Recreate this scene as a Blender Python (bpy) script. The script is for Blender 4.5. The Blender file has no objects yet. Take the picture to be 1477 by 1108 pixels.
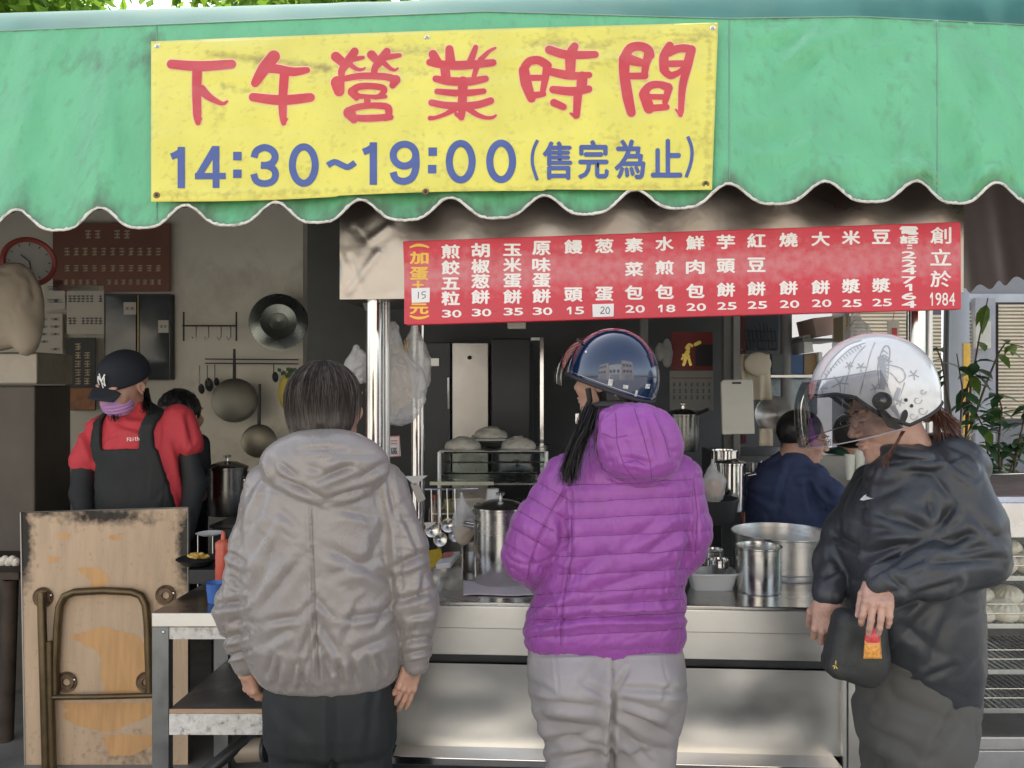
import bpy, bmesh, math, random
import numpy as np
from mathutils import Vector, Matrix
R = math.radians
random.seed(7); rng = np.random.default_rng(7)
S = bpy.context.scene
C = S.collection
# ------------------------------------------------------------ camera
FPX = 1107.0
EYE = 1.5
cam_d = bpy.data.cameras.new('camera'); cam = bpy.data.objects.new('camera', cam_d); C.objects.link(cam)
cam_d.sensor_width = 36; cam_d.lens = 36 * FPX / 1477; cam_d.clip_start = 0.05; cam_d.clip_end = 500
cam.location = (0, 0, EYE); cam.rotation_euler = (R(90), 0, 0); S.camera = cam
# ------------------------------------------------------------ light
SUN_EL, SUN_AZ = 44, 22          # sun ahead of the camera, a little to the left
w = bpy.data.worlds.new('World'); S.world = w; w.use_nodes = True
nt = w.node_tree; nt.nodes.clear()
sky = nt.nodes.new('ShaderNodeTexSky'); sky.sky_type = 'NISHITA'; sky.sun_disc = False
sky.sun_elevation = R(SUN_EL); sky.sun_rotation = R(-SUN_AZ); sky.dust_density = 2.0; sky.ozone_density = 0.6; sky.air_density = 1.0
bg = nt.nodes.new('ShaderNodeBackground'); bg.inputs[1].default_value = 0.15
hs = nt.nodes.new('ShaderNodeHueSaturation'); hs.inputs['Saturation'].default_value = .5
out = nt.nodes.new('ShaderNodeOutputWorld'); nt.links.new(sky.outputs[0], hs.inputs['Color']); nt.links.new(hs.outputs[0], bg.inputs[0]); nt.links.new(bg.outputs[0], out.inputs[0])
sd = bpy.data.lights.new('sun', 'SUN'); sun = bpy.data.objects.new('sun', sd); C.objects.link(sun)
sd.energy = 4.5; sd.angle = R(0.6); sd.color = (1, .95, .87)
sdir = Vector((-math.sin(R(SUN_AZ)) * math.cos(R(SUN_EL)), math.cos(R(SUN_AZ)) * math.cos(R(SUN_EL)), math.sin(R(SUN_EL))))
sun.rotation_euler = sdir.to_track_quat('Z', 'Y').to_euler(); sun.location = (-3, 6, 9)
S.view_settings.view_transform = 'Standard'; S.view_settings.look = 'None'; S.view_settings.gamma = 1
S.view_settings.use_curve_mapping = False; S.view_settings.exposure = 1.44
S.cycles.max_bounces = 8; S.cycles.diffuse_bounces = 5; S.cycles.glossy_bounces = 4; S.cycles.transparent_max_bounces = 10
# ------------------------------------------------------------ coordinates
YAW = 0.055
def at(px, py, Y): return Vector(((px - 738.5) / FPX * Y, Y, EYE - (py - 554) / FPX * Y))
def yw(Y0, px): return Y0 / (1 + YAW * (px - 738.5) / FPX)
def ap(px, py, Y0): return at(px, py, yw(Y0, px))      # a point on the stall's planes, turned a few degrees to the street
RZ = -math.atan(YAW)
AX = Vector((math.cos(RZ), math.sin(RZ), 0)); AY = Vector((-math.sin(RZ), math.cos(RZ), 0)); AZ = Vector((0, 0, 1))
def pm(Y): return Y / FPX                              # metres per photo pixel at depth Y
# ------------------------------------------------------------ noise
_perm = np.arange(256); np.random.default_rng(3).shuffle(_perm); _perm = np.concatenate([_perm] * 3)
_g = np.random.default_rng(5).normal(size=(256, 3)); _g /= np.linalg.norm(_g, axis=1)[:, None]
def noise(P):
    P = np.asarray(P, float); i = np.floor(P).astype(int); f = P - i; u = f * f * (3 - 2 * f); i &= 255
    r = 0
    for dx in (0, 1):
        for dy in (0, 1):
            for dz in (0, 1):
                h = _perm[_perm[_perm[(i[..., 0] + dx) & 255] + ((i[..., 1] + dy) & 255)] + ((i[..., 2] + dz) & 255)]
                d = ((f - np.array([dx, dy, dz])) * _g[h]).sum(-1)
                wt = (u[..., 0] if dx else 1 - u[..., 0]) * (u[..., 1] if dy else 1 - u[..., 1]) * (u[..., 2] if dz else 1 - u[..., 2])
                r = r + wt * d
    return r * 1.6
def fbm(P, n=3):
    P = np.asarray(P, float); r = 0; a = 1
    for k in range(n): r = r + a * noise(P * 2 ** k + 17.3 * k); a *= .5
    return r
# ------------------------------------------------------------ mesh builder
class MB:
    def __init__(s): s.v = []; s.f = []
    def add(s, vs, fs):
        n = len(s.v); s.v.extend([tuple(v) for v in vs]); s.f.extend([tuple(i + n for i in f) for f in fs]); return s
    def box(s, c, size, ax=AX, ay=AY, az=AZ):
        c = Vector(c); hx, hy, hz = [k / 2 for k in size]
        vs = [c + ax * (sx * hx) + ay * (sy * hy) + az * (sz * hz) for sx in (-1, 1) for sy in (-1, 1) for sz in (-1, 1)]
        return s.add(vs, [(0, 1, 3, 2), (4, 6, 7, 5), (0, 4, 5, 1), (2, 3, 7, 6), (0, 2, 6, 4), (1, 5, 7, 3)])
    def slab(s, pts, n):                                  # front polygon pts, extruded along n
        k = len(pts); pts = [Vector(p) for p in pts]; n = Vector(n)
        vs = pts + [p + n for p in pts]
        return s.add(vs, [tuple(range(k)), tuple(range(2 * k - 1, k - 1, -1))] + [(i, i + k, (i + 1) % k + k, (i + 1) % k) for i in range(k)])
    def tube(s, pts, r, n=10, cap=True):
        pts = [Vector(p) for p in pts]; m = len(pts)
        rs = r if isinstance(r, (list, tuple)) else [r] * m
        t0 = (pts[1] - pts[0]).normalized(); ref = Vector((0, 0, 1)) if abs(t0.z) < .9 else Vector((1, 0, 0))
        u = t0.cross(ref).normalized(); vs = []
        for i, p in enumerate(pts):
            t = (pts[min(i + 1, m - 1)] - pts[max(i - 1, 0)])
            t = t.normalized() if t.length > 1e-9 else t0
            u = (u - t * u.dot(t)).normalized(); q = t.cross(u)
            for k in range(n):
                a = 2 * math.pi * k / n; vs.append(p + (u * math.cos(a) + q * math.sin(a)) * rs[i])
        fs = [(i * n + k, i * n + (k + 1) % n, (i + 1) * n + (k + 1) % n, (i + 1) * n + k) for i in range(m - 1) for k in range(n)]
        if cap: fs += [tuple(range(n - 1, -1, -1)), tuple(range((m - 1) * n, m * n))]
        return s.add(vs, fs)
    def lathe(s, c, prof, n=32, axis=None, sx=1, sy=1):     # prof: (r, h) list
        c = Vector(c); az = Vector(axis or (0, 0, 1)).normalized()
        ref = Vector((1, 0, 0)) if abs(az.x) < .9 else Vector((0, 1, 0))
        ux = (ref - az * ref.dot(az)).normalized(); uy = az.cross(ux); vs = []; m = len(prof)
        for r, h in prof:
            for k in range(n):
                a = 2 * math.pi * k / n; vs.append(c + ux * (r * math.cos(a) * sx) + uy * (r * math.sin(a) * sy) + az * h)
        return s.add(vs, [(i * n + k, i * n + (k + 1) % n, (i + 1) * n + (k + 1) % n, (i + 1) * n + k) for i in range(m - 1) for k in range(n)])
    def grid(s, fn, nu, nv):
        vs = [fn(i / (nu - 1), j / (nv - 1)) for j in range(nv) for i in range(nu)]
        return s.add(vs, [(j * nu + i, j * nu + i + 1, (j + 1) * nu + i + 1, (j + 1) * nu + i) for j in range(nv - 1) for i in range(nu - 1)])
def mesh_of(name, vs, fs, mat, smooth=None, origin=(0, 0, 0)):
    me = bpy.data.meshes.new(name); vs = np.asarray([tuple(v) for v in vs] if not isinstance(vs, np.ndarray) else vs, float) - np.array(origin)[None]
    me.from_pydata(vs.tolist(), [], fs if isinstance(fs, list) else fs.tolist())
    me.materials.append(mat)
    if smooth is not None:
        me.shade_smooth()
        if smooth < 180: me.set_sharp_from_angle(angle=R(smooth))
    me.update(); return me
def put(name, mb, mat, parent=None, smooth=None, bevel=0, label=None, cat=None, group=None, kind=None, origin=None, thick=0):
    vs, fs = (mb.v, mb.f) if isinstance(mb, MB) else mb
    if parent is not None: org = parent['_o']
    elif origin is not None: org = tuple(origin)
    elif cat: a = np.asarray([tuple(v) for v in vs] if not isinstance(vs, np.ndarray) else vs); org = (float(a[:, 0].mean()), float(a[:, 1].mean()), float(a[:, 2].min()))
    else: org = (0, 0, 0)
    o = bpy.data.objects.new(name, mesh_of(name, vs, fs, mat, smooth, org)); C.objects.link(o)
    if parent is not None: o.parent = parent
    else: o.location = org
    o['_o'] = org
    if bevel:
        m = o.modifiers.new('bevel', 'BEVEL'); m.width = bevel; m.segments = 2; m.limit_method = 'ANGLE'; m.angle_limit = R(40); m.harden_normals = False
    if thick:
        m = o.modifiers.new('thick', 'SOLIDIFY'); m.thickness = thick; m.offset = 0
    for k, v in (('label', label), ('category', cat), ('group', group), ('kind', kind)):
        if v: o[k] = v
    return o
def thing(name, label, cat, base, group=None):
    o = bpy.data.objects.new(name, None); C.objects.link(o); o.location = base; o['_o'] = tuple(base); o.empty_display_size = .1
    o['label'] = label; o['category'] = cat
    if group: o['group'] = group
    return o
def dup_tree(o, delta, label=None, parent=None, rz=0):
    c = o.copy(); C.objects.link(c)
    if parent is None:
        c.location = Vector(o.location) + Vector(delta); c.rotation_euler.z += rz
        if label: c['label'] = label
    else: c.parent = parent
    for ch in list(o.children): dup_tree(ch, delta, None, c)
    return c
# ------------------------------------------------------------ signed distance modelling
def smin(a, b, k): h = np.clip(.5 + .5 * (b - a) / k, 0, 1); return b * (1 - h) + a * h - k * h * (1 - h)
def smax(a, b, k): return -smin(-a, -b, k)
def rcone(P, a, b, ra, rb):
    a = np.array(a, float); b = np.array(b, float); ab = b - a; t = np.clip(((P - a) @ ab) / (ab @ ab), 0, 1)
    return np.linalg.norm(P - a - t[..., None] * ab, axis=-1) - (ra + (rb - ra) * t)
def chain(P, pts, rs, k=.02):
    d = None
    for i in range(len(pts) - 1):
        e = rcone(P, pts[i], pts[i + 1], rs[i], rs[i + 1]); d = e if d is None else smin(d, e, k)
    return d
def ell(P, c, r, M=None):
    Q = P - np.array(c, float)
    if M is not None: Q = Q @ np.array(M)
    r = np.array(r, float); k0 = np.linalg.norm(Q / r, axis=-1); k1 = np.linalg.norm(Q / r ** 2, axis=-1) + 1e-9
    return k0 * (k0 - 1) / k1
def boxd(P, c, h, rr=0.01, M=None):
    Q = P - np.array(c, float)
    if M is not None: Q = Q @ np.array(M)
    q = np.abs(Q) - np.array(h) + rr
    return np.linalg.norm(np.maximum(q, 0), axis=-1) + np.minimum(q.max(-1), 0) - rr
def loft(P, zs, cx, cy, a, b, n=2.4, cap=.02):
    z = P[..., 2]; zs = np.array(zs); o = np.argsort(zs); zs = zs[o]
    I = lambda q: np.interp(z, zs, np.array(q, float)[o] if np.ndim(q) else np.full(len(zs), q))
    A = I(a); B = I(b); X = np.abs(P[..., 0] - I(cx)) / A; Yv = np.abs(P[..., 1] - I(cy)) / B
    d = ((X ** n + Yv ** n) ** (1 / n) - 1) * np.minimum(A, B)
    return smax(d, np.maximum(zs[0] - z, z - zs[-1]), cap)
def rotm(x=0, y=0, z=0):
    return np.array((Matrix.Rotation(R(z), 3, 'Z') @ Matrix.Rotation(R(y), 3, 'Y') @ Matrix.Rotation(R(x), 3, 'X')))
def nets(f, lo, hi, h):
    lo = np.array(lo, float); n = np.ceil((np.array(hi) - lo) / h).astype(int) + 1
    ax = [lo[i] + h * np.arange(n[i]) for i in range(3)]
    V = np.empty(n, np.float32); step = max(1, int(300000 / (n[1] * n[2])))
    for i in range(0, n[0], step):
        G = np.stack(np.meshgrid(ax[0][i:i + step], ax[1], ax[2], indexing='ij'), -1)
        V[i:i + step] = f(G)
    sgn = V < 0
    c = sum(sgn[dx:n[0] - 1 + dx, dy:n[1] - 1 + dy, dz:n[2] - 1 + dz].astype(np.int8) for dx in (0, 1) for dy in (0, 1) for dz in (0, 1))
    act = (c > 0) & (c < 8); ids = -np.ones(act.shape, int); I, J, K = np.nonzero(act); ids[I, J, K] = np.arange(len(I))
    acc = np.zeros((len(I), 3)); cnt = np.zeros(len(I))
    cor = [(dx, dy, dz) for dx in (0, 1) for dy in (0, 1) for dz in (0, 1)]
    for a in range(8):
        for b in range(a + 1, 8):
            df = np.array(cor[b]) - np.array(cor[a])
            if abs(df).sum() != 1: continue
            va = V[I + cor[a][0], J + cor[a][1], K + cor[a][2]]; vb = V[I + cor[b][0], J + cor[b][1], K + cor[b][2]]
            m = (va < 0) != (vb < 0); t = np.where(m, va / np.where(m, va - vb, 1), 0)
            acc += np.where(m[:, None], np.array(cor[a])[None] + t[:, None] * df[None], 0); cnt += m
    P = lo + h * (np.stack([I, J, K], 1) + acc / cnt[:, None])
    F = []
    for axn in range(3):
        o1, o2 = [(1, 2), (2, 0), (0, 1)][axn]
        s0 = [slice(None)] * 3; s1 = [slice(None)] * 3; s0[axn] = slice(0, -1); s1[axn] = slice(1, None)
        A = sgn[tuple(s0)]; B = sgn[tuple(s1)]; cr = A != B
        i, j, k = np.nonzero(cr); idx = np.stack([i, j, k], 1)
        ok = (idx[:, o1] > 0) & (idx[:, o2] > 0) & (idx[:, o1] < n[o1] - 1) & (idx[:, o2] < n[o2] - 1); idx = idx[ok]
        fl = A[idx[:, 0], idx[:, 1], idx[:, 2]]
        def q(d1, d2):
            t = idx.copy(); t[:, o1] -= d1; t[:, o2] -= d2; return ids[t[:, 0], t[:, 1], t[:, 2]]
        Q = np.stack([q(1, 1), q(0, 1), q(0, 0), q(1, 0)], 1); Q[~fl] = Q[~fl][:, ::-1]; F.append(Q)
    F = np.concatenate(F); F = F[(F >= 0).all(1)]
    return P, F
def gradn(f, P, e=.0015):
    g = np.stack([f(P + np.array(d) * e) - f(P - np.array(d) * e) for d in ((1, 0, 0), (0, 1, 0), (0, 0, 1))], -1) / (2 * e)
    return g / (np.linalg.norm(g, axis=1)[:, None] + 1e-9)
def sculpt(f, lo, hi, h, disp=None):
    P, F = nets(f, lo, hi, h)
    for _ in range(2): N = gradn(f, P); P = P - N * np.clip(f(P), -h, h)[:, None]
    if disp is not None: N = gradn(f, P, .003); P = P + N * disp(P, N)[:, None]
    return P, F
def seg_px(px, py, x0, y0, x1, y1):
    dx, dy = x1 - x0, y1 - y0; L = math.hypot(dx, dy) + 1e-6
    t = ((px - x0) * dx + (py - y0) * dy) / L ** 2; tc = np.clip(t, 0, 1)
    s = (px - x0 - tc * dx) * (-dy / L) + (py - y0 - tc * dy) * (dx / L)
    d = np.hypot(px - x0 - tc * dx, py - y0 - tc * dy)
    return t, tc, s, d
def folds(P, N, lst):                                   # hand-placed cloth folds: x0,y0,x1,y1,width,depth(mm)
    Y = P[:, 1]; px = P[:, 0] / Y * FPX + 738.5; py = 554 - (P[:, 2] - EYE) / Y * FPX
    h = np.zeros(len(P)); m = np.clip((.25 - N[:, 1]) / .3, 0, 1)
    for x0, y0, x1, y1, wd, dp in lst:
        t, tc, s, d = seg_px(px, py, x0, y0, x1, y1)
        end = np.clip(np.sin(np.pi * (tc * .86 + .07)), 0, 1) ** .7
        sg = np.where(s >= 0, 1, -1)
        prof = -np.exp(-(d / wd) ** 1.3) + .75 * np.exp(-((sg * d - 1.9 * wd) / (1.2 * wd)) ** 2) + .3 * np.exp(-((sg * d + 2 * wd) / (1.3 * wd)) ** 2)
        h += prof * end * dp * .0018
    return h * m
def cloth(P, sc=(9, 9, 14), amp=.003, rot=None, seed=0, sharp=.13):
    Q = P + .05 * np.stack([noise(P * 6 + seed), noise(P * 6 + 9 + seed), noise(P * 6 + 31 + seed)], -1)
    if rot is not None: Q = Q @ np.array(rot)
    h = .55 * noise(Q * np.array(sc) * .8 + seed + 3)
    for f, w_, g in ((1.0, 1.0, 1.0), (1.9, .6, 1.2), (3.4, .32, 1.5)):       # creases: short grooves with a soft lip on one side
        n = noise(Q * np.array(sc) * f + seed * 1.7 + f); m = np.clip(noise(Q * np.array(sc) * f * .45 + 50 + seed) * 2.2 + .45, 0, 1)
        h = h + w_ * m * (-np.exp(-(n / (sharp * g)) ** 2) + .55 * np.exp(-((n - .28) / .2) ** 2))
    return amp * h
# ------------------------------------------------------------ materials
def lin(c): return tuple(((x / 255 + .055) / 1.055) ** 2.4 if x > 10 else x / 255 / 12.92 for x in c) + (1,)
def rgba(c): return (c[0], c[1], c[2], 1)
_mats = {}
def mat(name, col, rough=.6, metal=0, var=.12, vs=6, bump=.0, bs=60, stretch=(1, 1, 1), dirt=0, dirtcol=(.05, .045, .04), ds=3, coat=0,
        trans=0, alpha=1, spec=.5, emis=None, rvar=.1, aniso=0, sheen=0, sub=0, bdist=.01, dthr=.5, tl=0):
    if name in _mats: return _mats[name]
    m = bpy.data.materials.new(name); m.use_nodes = True; t = m.node_tree; N = t.nodes; L = t.links
    b = N['Principled BSDF']; tc = N.new('ShaderNodeTexCoord'); mp = N.new('ShaderNodeMapping'); mp.inputs['Scale'].default_value = stretch
    L.new(tc.outputs['Object'], mp.inputs[0])
    n1 = N.new('ShaderNodeTexNoise'); n1.inputs['Scale'].default_value = vs; n1.inputs['Detail'].default_value = 6; L.new(mp.outputs[0], n1.inputs['Vector'])
    mx = N.new('ShaderNodeMix'); mx.data_type = 'RGBA'; mx.inputs[6].default_value = rgba([c * (1 - var) for c in col]); mx.inputs[7].default_value = rgba([min(1, c * (1 + var)) for c in col])
    mr = N.new('ShaderNodeMapRange'); mr.inputs[1].default_value = .3; mr.inputs[2].default_value = .7; L.new(n1.outputs[0], mr.inputs[0]); L.new(mr.outputs[0], mx.inputs[0])
    colout = mx.outputs[2]
    if dirt:
        n2 = N.new('ShaderNodeTexNoise'); n2.inputs['Scale'].default_value = ds; n2.inputs['Detail'].default_value = 9; n2.inputs['Roughness'].default_value = .7; L.new(tc.outputs['Object'], n2.inputs['Vector'])
        r2 = N.new('ShaderNodeMapRange'); r2.inputs[1].default_value = dthr; r2.inputs[2].default_value = dthr + .2; r2.inputs[4].default_value = dirt; L.new(n2.outputs[0], r2.inputs[0])
        m2 = N.new('ShaderNodeMix'); m2.data_type = 'RGBA'; L.new(r2.outputs[0], m2.inputs[0]); L.new(colout, m2.inputs[6]); m2.inputs[7].default_value = rgba(dirtcol); colout = m2.outputs[2]
    L.new(colout, b.inputs['Base Color'])
    rr = N.new('ShaderNodeMapRange'); rr.inputs[1].default_value = .3; rr.inputs[2].default_value = .7; rr.inputs[3].default_value = max(0, rough - rvar); rr.inputs[4].default_value = min(1, rough + rvar)
    L.new(n1.outputs[0], rr.inputs[0]); L.new(rr.outputs[0], b.inputs['Roughness'])
    b.inputs['Metallic'].default_value = metal; b.inputs['Specular IOR Level'].default_value = spec
    if coat: b.inputs['Coat Weight'].default_value = coat; b.inputs['Coat Roughness'].default_value = .04
    if trans: b.inputs['Transmission Weight'].default_value = trans; b.inputs['IOR'].default_value = 1.05
    if alpha < 1: b.inputs['Alpha'].default_value = alpha
    if sheen: b.inputs['Sheen Weight'].default_value = sheen
    if sub: b.inputs['Subsurface Weight'].default_value = sub; b.inputs['Subsurface Radius'].default_value = (.01, .004, .002)
    if aniso: b.inputs['Anisotropic'].default_value = aniso
    if emis: b.inputs['Emission Color'].default_value = rgba(emis[:3]); b.inputs['Emission Strength'].default_value = emis[3]
    if bump:
        nb = N.new('ShaderNodeTexNoise'); nb.inputs['Scale'].default_value = bs; nb.inputs['Detail'].default_value = 4; L.new(mp.outputs[0], nb.inputs['Vector'])
        bp = N.new('ShaderNodeBump'); bp.inputs['Strength'].default_value = bump; bp.inputs['Distance'].default_value = bdist; L.new(nb.outputs[0], bp.inputs['Height']); L.new(bp.outputs[0], b.inputs['Normal'])
    if tl:
        tr = N.new('ShaderNodeBsdfTranslucent'); L.new(colout, tr.inputs[0]); ms = N.new('ShaderNodeMixShader'); ms.inputs[0].default_value = tl
        L.new(b.outputs[0], ms.inputs[1]); L.new(tr.outputs[0], ms.inputs[2]); L.new(ms.outputs[0], N['Material Output'].inputs[0])
    _mats[name] = m; return m
def attr_mat(name, base, burn, var=.1, rough=.75, stretch=(1, 1, 1), vs=12, bump=.3, gs=(1, 1, 1)):
    m = mat(name, base, rough, var=var, vs=vs, stretch=stretch, bump=bump, bs=40); t = m.node_tree; b = t.nodes['Principled BSDF']
    src = b.inputs['Base Color'].links[0].from_socket; a = t.nodes.new('ShaderNodeAttribute'); a.attribute_name = 'wear_shade'
    n = t.nodes.new('ShaderNodeTexNoise'); n.inputs['Scale'].default_value = 45; n.inputs['Detail'].default_value = 8
    tc = t.nodes.new('ShaderNodeTexCoord'); mg = t.nodes.new('ShaderNodeMapping'); mg.inputs['Scale'].default_value = gs; t.links.new(tc.outputs['Object'], mg.inputs[0]); t.links.new(mg.outputs[0], n.inputs[0])
    ad = t.nodes.new('ShaderNodeMath'); ad.operation = 'MULTIPLY_ADD'; ad.inputs[1].default_value = .9; t.links.new(n.outputs[0], ad.inputs[0]); sb = t.nodes.new('ShaderNodeMath'); sb.operation = 'SUBTRACT'; t.links.new(a.outputs['Fac'], sb.inputs[0]); sb.inputs[1].default_value = .45; t.links.new(sb.outputs[0], ad.inputs[2])
    cl = t.nodes.new('ShaderNodeMapRange'); cl.inputs[1].default_value = .1; cl.inputs[2].default_value = .65; t.links.new(ad.outputs[0], cl.inputs[0])
    mx = t.nodes.new('ShaderNodeMix'); mx.data_type = 'RGBA'; t.links.new(cl.outputs[0], mx.inputs[0]); t.links.new(src, mx.inputs[6]); mx.inputs[7].default_value = rgba(burn); t.links.new(mx.outputs[2], b.inputs['Base Color']); return m
def wear_shade(o, fn):
    me = o.data; at_ = me.attributes.new('wear_shade', 'FLOAT', 'POINT'); off = Vector(o['_o']); at_.data.foreach_set('value', [fn(v.co + off) for v in me.vertices])
def to_px(p): return p[0] / p[1] * FPX + 738.5, 554 - (p[2] - EYE) / p[1] * FPX
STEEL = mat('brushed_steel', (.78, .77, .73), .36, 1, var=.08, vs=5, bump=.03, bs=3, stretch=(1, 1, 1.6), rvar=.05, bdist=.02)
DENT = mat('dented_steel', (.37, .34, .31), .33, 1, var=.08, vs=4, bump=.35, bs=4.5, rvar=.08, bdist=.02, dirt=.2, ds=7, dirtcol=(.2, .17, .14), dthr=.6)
CHROME = mat('polished_steel', (.7, .69, .67), .14, 1, var=.05, rvar=.06, bump=.05, bs=8)
POT = mat('pot_steel', (.66, .65, .62), .24, 1, var=.06, rvar=.07, bump=.05, bs=10, stretch=(1, 1, 4))
ALU = mat('dull_aluminium', (.6, .6, .59), .4, 1, var=.08, rvar=.08, bump=.1, bs=20, stretch=(1, 1, 5))
BLACKM = mat('black_paint', (.02, .02, .022), .5)
RUBBER = mat('black_rubber', (.025, .025, .027), .7)
WHITEP = mat('white_plastic', (.72, .72, .70), .45, var=.04)
DARKM = mat('dark_metal', (.06, .065, .07), .45, .6, var=.3)
# ------------------------------------------------------------ strokes and glyphs
def ribbon(pts, ws, fn, off, cap=True, closed=False, sub=4):
    P = [np.array(p, float) for p in pts]; n = len(P)
    out = []; W = []
    seg = n if closed else n - 1
    for i in range(seg):
        g = lambda k: P[k % n] if closed else P[min(max(k, 0), n - 1)]
        gw = lambda k: ws[k % n] if closed else ws[min(max(k, 0), n - 1)]
        for j in range(sub):
            t = j / sub; a, b, c, d = g(i - 1), g(i), g(i + 1), g(i + 2)
            out.append(.5 * ((2 * b) + (c - a) * t + (2 * a - 5 * b + 4 * c - d) * t * t + (3 * b - a - 3 * c + d) * t ** 3)); W.append(gw(i) * (1 - t) + gw(i + 1) * t)
    if not closed: out.append(P[-1]); W.append(ws[-1])
    m = len(out); L = []; Rr = []
    for i in range(m):
        t = (out[(i + 1) % m] - out[i - 1]) if closed else out[min(i + 1, m - 1)] - out[max(i - 1, 0)]
        t = t / (np.linalg.norm(t) + 1e-9); nn = np.array([-t[1], t[0]]); L.append(out[i] + nn * W[i] / 2); Rr.append(out[i] - nn * W[i] / 2)
    vs = []; fs = []
    for i in range(m):
        for k in range(4): q = L[i] * (1 - k / 3) + Rr[i] * k / 3; vs.append(fn(q[0], q[1], off))
    for i in range(m if closed else m - 1):
        a = i * 4; b = ((i + 1) % m) * 4
        for k in range(3): fs.append((a + k, b + k, b + k + 1, a + k + 1))
    if cap and not closed:
        for end, o_, r_, sg in ((0, out[0], W[0] / 2, -1), (m - 1, out[-1], W[-1] / 2, 1)):
            nb = out[1] - out[0] if end == 0 else out[-1] - out[-2]; a0 = math.atan2(nb[1], nb[0]) + (math.pi if end == 0 else 0)
            base = len(vs); vs.append(fn(o_[0], o_[1], off))
            for k in range(9): a = a0 - math.pi / 2 + math.pi * k / 8; vs.append(fn(o_[0] + r_ * math.cos(a), o_[1] + r_ * math.sin(a), off))
            fs += [(base, base + 1 + k, base + 2 + k) for k in range(8)]
    return vs, fs
_gl = {}
def glyph(ch, off=0.0, res=3):                          # outline of one character, centred, width and height 1
    if (ch, off) in _gl: return _gl[(ch, off)]
    cu = bpy.data.curves.new('lettering', 'FONT'); cu.body = ch; cu.resolution_u = res; cu.offset = off; cu.fill_mode = 'FRONT'
    o = bpy.data.objects.new('lettering', cu); C.objects.link(o)
    dg = bpy.context.evaluated_depsgraph_get(); me = bpy.data.meshes.new_from_object(o.evaluated_get(dg))
    v = np.array([p.co[:2] for p in me.vertices]); f = [tuple(p.vertices) for p in me.polygons]
    bpy.data.objects.remove(o); bpy.data.curves.remove(cu); bpy.data.meshes.remove(me)
    lo, hi = v.min(0), v.max(0); v = (v - (lo + hi) / 2) / np.maximum(hi - lo, 1e-6); _gl[(ch, off)] = (v, f); return v, f
def lettering(mb, ch, cx, cy, wd, ht, fn, off=0.0, h=.0005, sub=False):
    if ch == '1':
        for q in ([(.02, -.5), (.36, -.5), (.36, .5), (.02, .5)], [(-.42, -.24), (.02, -.5), (.0201, -.2), (-.42, -.02)]): mb.add([fn(cx + a * wd, cy + c * ht, h) for a, c in q[::-1]], [(0, 1, 2, 3)])
        return
    v, f = glyph(ch); b = off * wd * .7
    for k, (dx, dy) in enumerate(((0, 0), (-b, 0), (b, 0), (0, -b * .7), (0, b * .7)) if off else ((0, 0),)):
        mb.add([fn(cx + a * wd * (1 - off) + dx, cy - q * ht * (1 - off) + dy, h + k * 1.5e-5) for a, q in v], f)
# ============================================================ setting
ASPH = mat('asphalt', (.27, .26, .24), .9, var=.25, vs=20, bump=.5, bs=220)
CONC = mat('kitchen_floor_concrete', (.20, .19, .17), .6, var=.25, vs=3, dirt=.6, ds=4)
m_ = MB().add([(-60, -60, 0), (60, -60, 0), (60, 60, 0), (-60, 60, 0)], [(0, 1, 2, 3)]); put('road', m_, ASPH, kind='structure')
m_ = MB().box((-.6, 3.95, .03), (6.4, 3.3, .06)); put('kitchen_floor', m_, CONC, kind='structure')
m_ = MB().box((6, 8.4, .07), (9, 2.4, .14), Vector((1, 0, 0)), Vector((0, 1, 0))); put('pavement', m_, mat('paving', (.34, .33, .31), .85, var=.15, vs=9), kind='structure')
# sunlit houses on the other side of the street, behind the camera (seen in the steel)
def facade(x0, x1, h, col, nm, lab, grp):
    t = thing(nm, lab, 'building', ((x0 + x1) / 2, -11, 0), grp)
    put('wall', MB().box(((x0 + x1) / 2, -13.6, h / 2), (x1 - x0, 5, h), Vector((1, 0, 0)), Vector((0, 1, 0))), mat('render_' + str(col[0]), col, .85, dirt=.3, ds=1), t)
    fr = MB(); gl = MB()
    for zf in np.arange(1.6 + 2.4, h - 1, 3.1):
        for xx in np.arange(x0 + 1.2, x1 - .8, 2.1):
            wf = put('window', MB().box((xx, -11.08, zf), (1.3, .1, 1.4), Vector((1, 0, 0)), Vector((0, 1, 0))), mat('window_frame', (.4, .4, .4), .4, .5), t)
            put('pane', MB().box((xx, -11.03, zf), (1.16, .03, 1.26), Vector((1, 0, 0)), Vector((0, 1, 0))), mat('window_glass', (.03, .04, .05), .05, spec=1), wf)
    put('door', MB().box(((x0 + x1) / 2, -11.06, 1.3), ((x1 - x0) * .7, .12, 2.6), Vector((1, 0, 0)), Vector((0, 1, 0))), mat('roller_shutter_far', (.38, .36, .33), .6, .2), t)
facade(-14, -6.2, 9, (.52, .47, .38), 'house', 'cream rendered house across the street with dark windows', None)
facade(-6, 1.2, 7.5, (.60, .57, .52), 'house', 'pale grey rendered house across the street, middle of the row', None)
facade(1.4, 9, 10, (.50, .42, .34), 'house', 'tan rendered house across the street, tallest of the row', None)
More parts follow.
